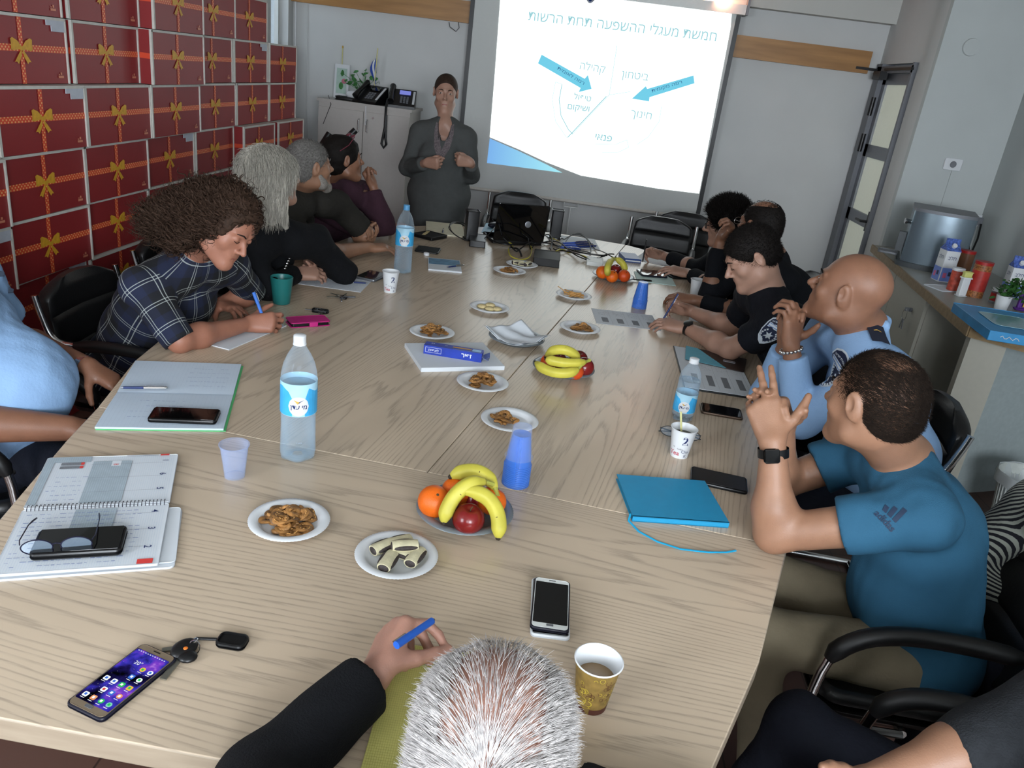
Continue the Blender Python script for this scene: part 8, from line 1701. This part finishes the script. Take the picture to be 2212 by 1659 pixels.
def woman_grey():
    t = person('person in a black jacket with folded arms on the table, seen from behind', (-1.7, 3.5, 0))
    H = P(585, 380, 3.15); F = Fw((.66, .74, .05)); nk = A3(-1.24, 3.17, 1.03); pel = A3(-1.66, 3.5, .56); che = A3(-1.38, 3.33, .84); sR, sL = A3(-1.33, 3.02, .95), A3(-1.10, 3.32, .955)
    eR, eL = A3(-1.20, 3.06, .80), A3(-1.0, 3.45, .80); wR, wL = T(640, 590, .80), T(668, 562, .82)
    b = Body(); L = head(b, H, F, 1.0, nose=1.1, jaw=1.0); neck(b, H, F, nk, .95, .05); torso(b, pel, che, sL, sR, nk, .86); arm(b, sR, eR, wR, .95); arm(b, sL, eL, wL, .95)
    hand(b, wR, A3(.75, .5, .0), A3(-.4, .6, .5), side=1, fc=[(.5, .6, .4)] * 4); hand(b, wL, A3(.45, -.75, .05), A3(.5, .3, .6), side=-1, fc=[(.35, .5, .4)] * 4)
    bpart('body', b, SK3, t, .0045); eyes(t, L, F, 1.0, browm=H_grm)
    hb = Body(); hair_cap(hb, L, F, 1.0, .010, .056, -.085, .0); hb.ell(L(0, -.05, -.04), A3(.074, .052, .09), F, .03); hb.ell(L(0.015, -.035, -.11), A3(.066, .045, .06), F, .04)
    for q in (-1, 1): hb.cone(L(q * .074, -.005, .02), L(q * .074, -.005, -.09), .020, .024, .03)
    hb.cone(L(.05, -.01, -.08), L(.055, .03, -.20), .034, .012, .03); hb.cone(L(.0, -.045, -.10), L(.03, -.02, -.18), .04, .016, .03)
    hb.sub(L(0, .125, -.03), A3(.062, .085, .10), F, .01); hb.wr = wrinkle(.003, 90, 6); V, Fc = hb.mesh(.005); q = np.random.default_rng(5); c0 = L(0, -.02, -.02)
    R_ = V[q.integers(0, len(V), 7000)]; dn = -F[:, 2]
    def dirs(p):
        lp = (p - L(0, 0, 0)) @ F; lz = lp[:, 2]; top = np.clip((lz + .0) / .09, 0, 1)[:, None]; n_ = p - c0; n_ -= F[:, 2] * np.minimum(0, n_ @ F[:, 2])[:, None]; n_ /= np.linalg.norm(n_, axis=1)[:, None]
        g = dn * 1.0 + np.clip(lp[:, 0] / .03, -1, 1)[:, None] * F[:, 0] * top * .9 - F[:, 1] * .12; g = g - n_ * np.einsum('ij,ij->i', g, n_)[:, None] * top; return g / np.linalg.norm(g, axis=1)[:, None]
    R_ = R_[((R_ - L(0, 0, 0)) @ F)[:, 2] > -.10]; SV, SF = strands(R_, dirs, .12, 10, .0011, curl=.0028, curlf=50, spread=.06, seed=4, body=hb, hug=.003); me = mesh_np('hair', np.concatenate([V, SV]) - np.array(t.location), np.concatenate([Fc, SF + len(V)]), [H_gry]); o = bpy.data.objects.new('hair', me); COL.objects.link(o); o.parent = t
    s = Body(); torso(s, pel + A3(0, 0, -.05), che, sL, sR, nk - A3(0, 0, .02), 1.0, fat=.04, infl=.018, bust=.03, depth=1.15)
    for sh, el, wr in ((sL, eL, wL), (sR, eR, wR)): s.cone(sh, el, .068, .056, .03); s.cone(el, el + (wr - el) * .9, .054, .044, .03); s.cut(el + (wr - el) * .88, wr - el, .07)
    s.wr = wrinkle(.005, 24, 15); bpart('jacket', s, cloth('black_jacket', '#0c0d10', .1, .9), t, .007)
    nb = MB(); [nb.ell(nk + A3(.075 + .012 * math.sin(k * .3), .05 - k * .004, -.03 - k * .011), (.006, .006, .006), seg=8, rings=6) for k in range(14)]; mbpart('bead_necklace', nb, M_chrome, t)
    trousers(t, pel + A3(0, 0, -.05), A3(-1.22, 3.36, .55), A3(-1.22, 3.62, .55), A3(-1.2, 3.36, .07), A3(-1.2, 3.62, .07), MATS['navy_trousers'], 1.0, F=Fw((1, 0, 0)), res=.014)
def plaid_mat():
    m = bpy.data.materials.new('navy_plaid_flannel'); m.use_nodes = True; nt = m.node_tree; b = nt.nodes['Principled BSDF']; at = nd(nt, 'ShaderNodeAttribute'); at.attribute_name = 'weave'; sx = nd(nt, 'ShaderNodeSeparateXYZ'); nt.links.new(at.outputs['Vector'], sx.inputs[0])
    def line(src, per, off, w):
        a = nd(nt, 'ShaderNodeMath', operation='MULTIPLY_ADD'); a.inputs[1].default_value = 1 / per; a.inputs[2].default_value = off; nt.links.new(src, a.inputs[0]); f = nd(nt, 'ShaderNodeMath', operation='FRACT'); nt.links.new(a.outputs[0], f.inputs[0])
        l = nd(nt, 'ShaderNodeMath', operation='LESS_THAN'); l.inputs[1].default_value = w; nt.links.new(f.outputs[0], l.inputs[0]); return l.outputs[0]
    def add(a, c, op='ADD'):
        n = nd(nt, 'ShaderNodeMath', operation=op); nt.links.new(a, n.inputs[0]); nt.links.new(c, n.inputs[1]); return n.outputs[0]
    ls = []
    for i in (0, 1): u = sx.outputs[i]; ls.append(add(line(u, .078, 0, .032), line(u, .078, -.13, .032)))
    s = add(ls[0], ls[1]); mr = nd(nt, 'ShaderNodeMapRange'); mr.inputs['From Max'].default_value = 2; nt.links.new(s, mr.inputs[0])
    band = add(line(sx.outputs[0], .156, .2, .5), line(sx.outputs[1], .156, .2, .5)); mb = nd(nt, 'ShaderNodeMapRange'); mb.inputs['From Max'].default_value = 2; nt.links.new(band, mb.inputs[0])
    base = nd(nt, 'ShaderNodeMix', data_type='RGBA'); base.inputs['A'].default_value = srgb('#0b0d14'); base.inputs['B'].default_value = srgb('#121a34'); nt.links.new(mb.outputs[0], base.inputs['Factor'])
    mx = nd(nt, 'ShaderNodeMix', data_type='RGBA'); mx.inputs['B'].default_value = srgb('#aab0ac'); nt.links.new(base.outputs['Result'], mx.inputs['A']); sc2 = nd(nt, 'ShaderNodeMath', operation='MULTIPLY'); sc2.inputs[1].default_value = 1.25; sc2.use_clamp = True; nt.links.new(mr.outputs[0], sc2.inputs[0]); nt.links.new(sc2.outputs[0], mx.inputs['Factor'])
    nt.links.new(mx.outputs['Result'], b.inputs['Base Color']); b.inputs['Roughness'].default_value = .9; return m
def weave(segs):
    """cloth coordinates that run along each limb: (around, along)"""
    fr_ = []
    for a, c, ref in segs: z = unit(c - a); x = unit(np.asarray(ref) - z * (np.asarray(ref) @ z)); fr_.append((a, c, np.stack([x, np.cross(z, x), z], 1)))
    def fn(V, F):
        C_ = V[F].mean(1); best = np.full(len(C_), 9.0); bi = np.zeros(len(C_), int)
        for i, (a, c, R) in enumerate(fr_):
            ba = c - a; h = np.clip((C_ - a) @ ba / (ba @ ba), 0, 1); d = np.linalg.norm(C_ - a - h[:, None] * ba, axis=1) - (.085 if i == 0 else 0); m = d < best; best[m] = d[m]; bi[m] = i
        out = np.zeros((len(F), 4, 3)); X = V[F]
        for i, (a, c, R) in enumerate(fr_):
            m = bi == i; q = (X[m] - a) @ R; ang_ = np.arctan2(q[..., 1], q[..., 0]); r = .13 if i == 0 else .055; ac = ang_.mean(1, keepdims=True); ang_ = np.where(ang_ - ang_[:, :1] > PI, ang_ - 2 * PI, np.where(ang_ - ang_[:, :1] < -PI, ang_ + 2 * PI, ang_)); out[m] = np.stack([ang_ * r, q[..., 2], ang_ * 0], -1)
        return out.reshape(-1, 3)
    return fn
def woman_plaid():
    t = person('person in a navy plaid shirt bending over and writing with a blue pen', (-1.55, 2.75, 0))
    H = P(488, 484, 2.50); F = Fw((.80, -.36, -.55), (.5, .1, .85)); nk = A3(-1.275, 2.56, 1.03); pel = A3(-1.60, 2.72, .56); che = A3(-1.42, 2.63, .82); sR, sL = A3(-1.37, 2.40, .94), A3(-1.24, 2.76, .955)
    eR, eL = T(388, 735, .79), T(545, 632, .80); wR, wL = T(535, 700, .785), T(478, 655, .785)
    b = Body(); L = head(b, H, F, .98, nose=.95, jaw=.98); neck(b, H, F, nk, .92, .05); torso(b, pel, che, sL, sR, nk, .84); arm(b, sR, eR, wR, .95); arm(b, sL, eL, wL, .95)
    hand(b, wR, A3(.9, .35, .12), A3(.0, .5, .8), side=1, fc=[(.6, .8, .4), (.75, .9, .4), (.85, .9, .5), (.9, 1, .5)], thumb=.6, s=.97); hand(b, wL, A3(.75, -.45, -.02), A3(-.35, -.5, .15), side=-1, fc=[(.15, .3, .2)] * 4, s=.97, spread=.12)
    bpart('body', b, skin('skin_rosy', '#976652'), t, .004); eyes(t, L, F, .98, closed=True, browm=H_dkb); mbpart('lips', MB().ell(L(0, .0965, -.061), (.018, .005, .0065), F, 12, 8), mat('lip_rose', '#8f4f49', .45), t)
    hb = Body(); hair_cap(hb, L, F, .98, .018, .078, -.10, .0); hb.ell(L(0, -.07, .005), A3(.088, .072, .072), F, .04); hb.ell(L(0, -.11, -.05), A3(.088, .065, .08), F, .04); hb.ell(L(.02, -.16, -.12), A3(.08, .05, .075), F, .04); hb.cone(L(.082, -.02, .02), L(.082, -.03, -.10), .026, .03, .03); hb.cone(L(-.082, -.02, .02), L(-.09, -.04, -.09), .026, .028, .03)
    hb.sub(L(0, .12, -.035), A3(.066, .095, .112), F, .01); hb.wr = wrinkle(.006, 90, 16); V, Fc = hb.mesh(.005); q = np.random.default_rng(6); c0 = L(0, -.04, .0); R_ = V[q.integers(0, len(V), 6500)]
    lf = (R_ - L(0, 0, 0)) @ F; R_ = R_[~((lf[:, 1] > .045) & (lf[:, 2] < .075))]
    def dirs(p): n_ = p - c0; n_ /= np.linalg.norm(n_, axis=1)[:, None]; return n_ * .12 + A3(-.35, .0, -.6) - F[:, 1] * .55
    SV, SF = strands(R_[:2200], dirs, .075, 16, .0036, curl=.0085, curlf=165, spread=.3, seed=8, lenvar=.5); S2, F2 = strands(R_[2200:], dirs, .09, 14, .0010, curl=.009, curlf=190, spread=.35, seed=18, lenvar=.6); SF = np.concatenate([SF, F2 + len(SV)]); SV = np.concatenate([SV, S2]); me = mesh_np('hair', np.concatenate([V, SV]) - np.array(t.location), np.concatenate([Fc, SF + len(V)]), [H_cur]); o = bpy.data.objects.new('hair', me); COL.objects.link(o); o.parent = t
    s = Body(); torso(s, pel + A3(0, 0, -.04), che, sL, sR, nk - A3(0, 0, .015), .98, fat=.03, infl=.018, depth=1.15)
    s.ell(pel + A3(0, 0, -.02), (.17, .15, .14), Fw((1, -.3, 0)), .05)
    for sh, el in ((sL, eL), (sR, eR)): d = el - sh; s.cone(sh, sh + d * .97, .066, .056, .03); s.cut(sh + d * 1.02, d, .075)
    for a in range(6): a0, a1 = a * PI / 4 + 1.5, (a + 1) * PI / 4 + 1.5; s.cone(nk + A3(.05 * math.cos(a0), .055 * math.sin(a0), .012), nk + A3(.05 * math.cos(a1), .055 * math.sin(a1), .012), .018, .018, .01)
    s.wr = wrinkle(.005, 24, 17); bpart('shirt', s, plaid_mat(), t, .006, 'navy flannel shirt with a thin white plaid', attr={'weave': weave([(pel, nk, (0, -1, 0)), (sR, eR, (0, -1, 0)), (sL, eL, (0, -1, 0))])})
    mbpart('ring', MB().tube([P(530, 682, 2.9) * 0 + T(528, 684, .79) + A3(.009 * math.cos(a), .003, .009 * math.sin(a)) for a in np.linspace(0, 2 * PI, 14)], .0012, 6, cap=False), M_chrome, t)
    trousers(t, pel + A3(0, 0, -.05), A3(-1.2, 2.58, .55), A3(-1.2, 2.82, .55), A3(-1.15, 2.58, .07), A3(-1.15, 2.82, .07), MATS['navy_trousers'], 1.0, F=Fw((1, 0, 0)), res=.012)
    pen_h(t_a=T(570, 690, .80), t_b=P(548, 632, 2.86), label='blue pen held by the person in the plaid shirt', mb_=mat('light_blue_pen', '#3f73c9', .35), r=.006)
def pen_h(t_a, t_b, label, mb_, r=.0042, cap=None):
    c = (t_a + t_b) / 2; A, B = t_a - c, t_b - c; t = thing('pen', label, 'pen', c); part('barrel', MB().tube([A + (B - A) * .06, A + (B - A) * .6], r, 12), mb_, t); part('cap', MB().tube([A + (B - A) * .6, B], r * 1.08, 12), cap or mb_, t); part('tip', MB().tube([A, A + (B - A) * .06], [r * .3, r * .9], 8), M_blk, t)
    s_ = unit(np.cross(B - A, A3(0, 0, 1))) * r * 1.5; part('clip', MB().tube([A + (B - A) * .66 + s_, A + (B - A) * .97 + s_], r * .25, 6), M_chrome, t); return t
def officer_left():
    t = person('person in a light blue police shirt at the left edge, head out of the picture', (-1.62, 1.95, 0))
    pel = A3(-1.64, 1.93, .58); che = A3(-1.67, 1.91, .87); nk = A3(-1.73, 1.88, 1.11); sR, sL = A3(-1.69, 1.70, 1.03), A3(-1.71, 2.07, 1.02); H = A3(-1.76, 1.90, 1.32); F = Fw((.95, .3, 0)); eR, eL = A3(-1.60, 1.64, .76), A3(-1.70, 2.20, .78); wR, wL = T(150, 925, .69), P(190, 790, 2.38)
    b = Body(); L = head(b, H, F, 1.02); neck(b, H, F, nk, 1.05, .058); torso(b, pel, che, sL, sR, nk, .86); arm(b, sR, eR, wR, 1.35); arm(b, sL, eL, wL, 1.05)
    hand(b, wR, A3(.9, .25, .0), A3(-.2, .9, .1), side=1, fc=[(.3, .3, .3)] * 4); hand(b, wL, A3(.75, .05, -.45), A3(-.1, -.9, .1), side=-1, fc=[(.25, .3, .3)] * 4, flare=1.1)
    bpart('body', b, SK4, t, .005); eyes(t, L, F, 1.02, browm=H_blk); cap_hair(t, L, F, H_blk, 1.02, .008, n=1500)
    s = Body(); torso(s, pel + A3(0, 0, .0), che, sL, sR, nk - A3(0, 0, .02), 1.05, fat=.05, infl=.018, belly=.07, depth=1.25)
    s.ell(A3(-1.50, 1.93, .75), (.16, .17, .15), k=.07)
    for sh, el in ((sR, eR), (sL, eL)): d = el - sh; s.cone(sh, sh + d * .72, .074, .072, .03); s.cut(sh + d * .7, d, .09)
    s.cut(pel + A3(0, 0, -.05), (0, 0, -1)); s.wr = wrinkle(.0065, 20, 18); bpart('shirt', s, MATS['police_light_blue'], t, .006)
    nr = unit(A3(.5, -.5, .8)); up = A3(-.2, 0, 1); mb = MB()
    for (u, v, d) in ((22, 628, 2.02), (2, 592, 2.02)): p_ = s.project(P(u, v, d)[None], -unit(ray(u, v)), .003)[0]; mb.lathe([(0, 0), (.011, 0), (.010, .003), (0, .004)], 5, c=p_, R=frame(nr))
    mbpart('button', mb, mat('pewter', (.35, .4, .48), .3, .7), t)
    mb = MB(); dd = unit(wL - eL); wf = Fr(dd, (0, 0, 1)); q = wL - dd * .015; mb.loft([np.array([q + dd * z + wf[:, 0] * math.cos(a) * .034 + wf[:, 2] * math.sin(a) * .028 for a in np.linspace(0, 2 * PI, 25)[:-1]]) for z in (-.01, .01)], 0, False); mbpart('watch', mb, M_chrome, t)
    bt = Body(); bt.ell(pel + A3(.02, 0, -.05), (.20, .185, .035), k=.02); bpart('belt', bt, M_leather, t, .008)
    trousers(t, pel + A3(0, 0, -.07), A3(-1.17, 1.80, .55), A3(-1.18, 2.12, .57), A3(-1.2, 1.75, .07), A3(-1.15, 2.15, .07), MATS['navy_trousers'], 1.12, F=Fw((1, 0, 0)), hips=(.17, .16, .11), res=.009)
def man_front():
    t = person('person in a black jacket seen from above at the bottom, holding a blue pen', (-.02, .42, 0))
    H = P(1058, 1640, .80); F = Fw((.02, .86, -.50), (0, .5, .86)); nk = A3(-.02, .55, .92); pel = A3(-.02, .40, .56); che = A3(-.02, .47, .78); sL, sR = A3(-.22, .50, .87), A3(.18, .50, .87)
    wL = T(808, 1462, .795); eL = P(560, 1700, 1.12); eR, wR = A3(.36, .72, .80), A3(.10, .86, .79)
    b = Body(); L = head(b, H, F, 1.0); neck(b, H, F, nk, 1.0, .055); torso(b, pel, che, sL, sR, nk, .86); arm(b, sL, eL, wL, 1.1); arm(b, sR, eR, wR, 1.0)
    tips = hand(b, wL, A3(.12, .95, .22), A3(.62, -.1, .78), side=-1, fc=[(1.0, .75, .45), (1.2, .95, .6), (1.35, 1.2, .8), (1.4, 1.3, .9)], s=1.12, thumb=.95, flare=.35, tcurl=.25); hand(b, wR, A3(-.6, .6, .05), A3(-.5, -.5, .2), side=1)
    bpart('body', b, skin('skin_pink', '#a87c6b'), t, .0035); eyes(t, L, F, 1.0, browm=H_wht)
    V, Fc = (lambda bb: (hair_cap(bb, L, F, 1.0, .004, .058, -.07, -.01), bb.mesh(.004))[1])(Body()); q = np.random.default_rng(11); ids = q.integers(0, len(V), 40000); R_ = V[ids]; l = (R_ - L(0, 0, 0)) @ F
    thin = (l[:, 2] > .03) & (np.abs(l[:, 0] + .0) < .046) & (l[:, 1] > -.11) & (l[:, 1] < .07); R_ = R_[~(thin & (q.uniform(0, 1, len(R_)) < .82))]
    sb = Body(); sb.ell(L(0, -.013, .032), np.array([.0745, .0955, .083]), F); c0 = L(0, -.02, .0); cr_ = L(0.0, -.06, .10)
    def dirs(p): n_ = p - c0; n_ /= np.linalg.norm(n_, axis=1)[:, None]; a = p - cr_; a -= n_ * np.einsum('ij,ij->i', a, n_)[:, None]; a /= np.maximum(.02, np.linalg.norm(a, axis=1))[:, None]; sd = ((p - c0) @ F[:, 0])[:, None] * 9 * F[:, 0]; g = F[:, 1] * .9 + sd; g = g - n_ * np.einsum('ij,ij->i', g, n_)[:, None]; return g / np.maximum(.3, np.linalg.norm(g, axis=1))[:, None] + n_ * .10
    SV, SF = strands(R_, dirs, .040, 6, .00032, spread=.11, body=sb, hug=.003, seed=9, lenvar=.5); me = mesh_np('hair', SV - np.array(t.location), SF, [H_wht]); o = bpy.data.objects.new('hair', me); COL.objects.link(o); o.parent = t
    s = Body(); torso(s, pel, che, sL, sR, nk - A3(0, 0, .03), 1.0, fat=.02, infl=.02, depth=1.1)
    for sh, el, wr in ((sL, eL, wL), (sR, eR, wR)): s.cone(sh, el, .075, .064, .03); s.cone(el, el + (wr - el) * .9, .064, .050, .03); s.cut(el + (wr - el) * .9, wr - el, .08)
    s.wr = wrinkle(.005, 22, 19); bpart('jacket', s, cloth('black_wool_jacket', '#101114', .1, .95, 40, 300, .5), t, .006)
    trousers(t, pel + A3(0, 0, -.05), A3(-.14, .85, .52), A3(.1, .85, .52), A3(-.14, .85, .07), A3(.1, .85, .07), MATS['navy_trousers'], 1.0, F=Fw((0, 1, 0)), res=.014)
    pen_h(P(938, 1338, 1.17), P(856, 1394, 1.10), 'blue pen with a silver clip held by the person at the bottom', mat('blue_pen', '#2b62c4', .3), r=.0055)
def person_corner():
    t = person('person in a dark grey sleeve and black trousers cut off at the lower right corner', (1.0, 1.05, 0))
    pel = A3(1.02, .98, .57); che = A3(1.0, 1.0, .82); nk = A3(1.0, 1.0, 1.05); H = A3(.99, 1.02, 1.26); F = Fw((-.7, .6, 0)); sL, sR = A3(.90, .84, 1.0), A3(1.02, 1.22, .99); eL, eR = A3(.80, .80, .72), P(2110, 1560, 1.22); wL, wR = A3(.62, .95, .68), P(1905, 1640, 1.28)
    eR = P(2130, 1605, 1.28); wR = P(1880, 1690, 1.26); sR = A3(.98, 1.12, .93); sL = A3(.92, .80, .95)
    b = Body(); L = head(b, H, F, 1.0); neck(b, H, F, nk, 1.0, .05); torso(b, pel, che, sL, sR, nk, .86); arm(b, sL, eL, wL); arm(b, sR, eR, wR, 1.0)
    hand(b, wR, A3(-.7, -.75, -.25), A3(-.5, .6, .5), side=1, fc=[(.3, .3, .3)] * 4, flare=1.0); hand(b, wL, A3(-.8, .5, 0), A3(.2, .8, .2), side=-1); bpart('body', b, SK1, t, .005)
    hb = Body(); hair_cap(hb, L, F, 1.0, .015); bpart('hair', hb, H_dkb, t, .008)
    s = Body(); torso(s, pel, che, sL, sR, nk - A3(0, 0, .02), 1.0, fat=.03, infl=.02, depth=1.1)
    for sh, el in ((sL, eL), (sR, eR)): d = el - sh; s.cone(sh, el, .07, .058, .03)
    d = wR - eR; s.cone(eR, eR + d * .35, .058, .050, .03); s.cut(eR + d * .3, d, .075); s.wr = wrinkle(.004, 24, 20); bpart('sweater', s, cloth('charcoal_knit', '#26282b', .15, .95, 60, 300, .5), t, .007)
    trousers(t, pel + A3(0, 0, -.05), A3(.62, 1.00, .58), A3(.63, 1.30, .56), A3(.45, 1.05, .07), A3(.5, 1.32, .07), MATS['navy_trousers'], 1.05, F=Fw((-1, .2, 0)), res=.009)
def person_stripes():
    t = person('person in a black and white striped knit at the right edge', (1.45, 1.55, 0))
    m = bpy.data.materials.new('striped_knit'); m.use_nodes = True; nt = m.node_tree; b_ = nt.nodes['Principled BSDF']; tc = nd(nt, 'ShaderNodeTexCoord'); w = nd(nt, 'ShaderNodeTexWave'); w.bands_direction = 'DIAGONAL'; w.inputs['Scale'].default_value = 40; w.inputs['Distortion'].default_value = .8; w.inputs['Detail Scale'].default_value = 1.2
    cr = nd(nt, 'ShaderNodeValToRGB'); cr.color_ramp.elements[0].position = .45; cr.color_ramp.elements[1].position = .55; cr.color_ramp.elements[0].color = srgb('#17171f'); cr.color_ramp.elements[1].color = srgb('#a3a69a'); nt.links.new(tc.outputs['Object'], w.inputs[0]); nt.links.new(w.outputs[0], cr.inputs[0]); nt.links.new(cr.outputs[0], b_.inputs['Base Color']); b_.inputs['Roughness'].default_value = .95
    pel = A3(1.52, 1.55, .56); che = A3(1.45, 1.58, .80); nk = A3(1.42, 1.60, .98); sL, sR = A3(1.32, 1.42, .90), A3(1.28, 1.82, .90); eL, eR = A3(1.16, 1.36, .66), A3(1.20, 1.92, .66); wL, wR = A3(1.30, 1.48, .62), A3(1.32, 1.74, .62); H = A3(1.44, 1.56, 1.22); F = Fw((-.9, .4, 0))
    b = Body(); L = head(b, H, F, .98); neck(b, H, F, nk, .9, .05); torso(b, pel, che, sL, sR, nk, .84); arm(b, sL, eL, wL, .9); arm(b, sR, eR, wR, .9); hand(b, wL, A3(-.1, .6, -.1), A3(.1, .5, .6), side=-1); hand(b, wR, A3(-.1, -.5, -.1), A3(.1, -.5, .6), side=1); bpart('body', b, SK3, t, .006)
    hb = Body(); hair_cap(hb, L, F, 1.0, .02, nape=-.1); bpart('hair', hb, H_dkb, t, .008)
    s = Body(); torso(s, pel, che, sL, sR, nk, 1.0, fat=.03, infl=.02)
    for sh, el, wr in ((sL, eL, wL), (sR, eR, wR)): s.cone(sh, el, .07, .06, .03); s.cone(el, el + (wr - el) * .85, .058, .048, .03); s.cut(el + (wr - el) * .85, wr - el, .07)
    s.wr = wrinkle(.005, 24, 21); bpart('cardigan', s, m, t, .007)
    trousers(t, pel + A3(0, 0, -.05), A3(1.12, 1.42, .52), A3(1.12, 1.66, .52), A3(1.1, 1.4, .07), A3(1.1, 1.66, .07), MATS['navy_trousers'], 1.0, F=Fw((-1, 0, 0)), res=.014)
for fn_ in (man_tshirt, officer_blue_right, officer_writing, man_bald_black, man_glasses, woman_standing, woman_purple, man_grey, woman_grey, woman_plaid, officer_left, man_front, person_corner, person_stripes): fn_()
pen_h(T(1430, 694, .79), T(1430, 694, .79) + A3(.05, .02, .13), 'black pen held by the officer writing in black', M_navy)
pen_h(T(1388, 566, .77), T(1388, 566, .77) + A3(.0, .0, .14), 'black pen held by the person with glasses', M_blk)
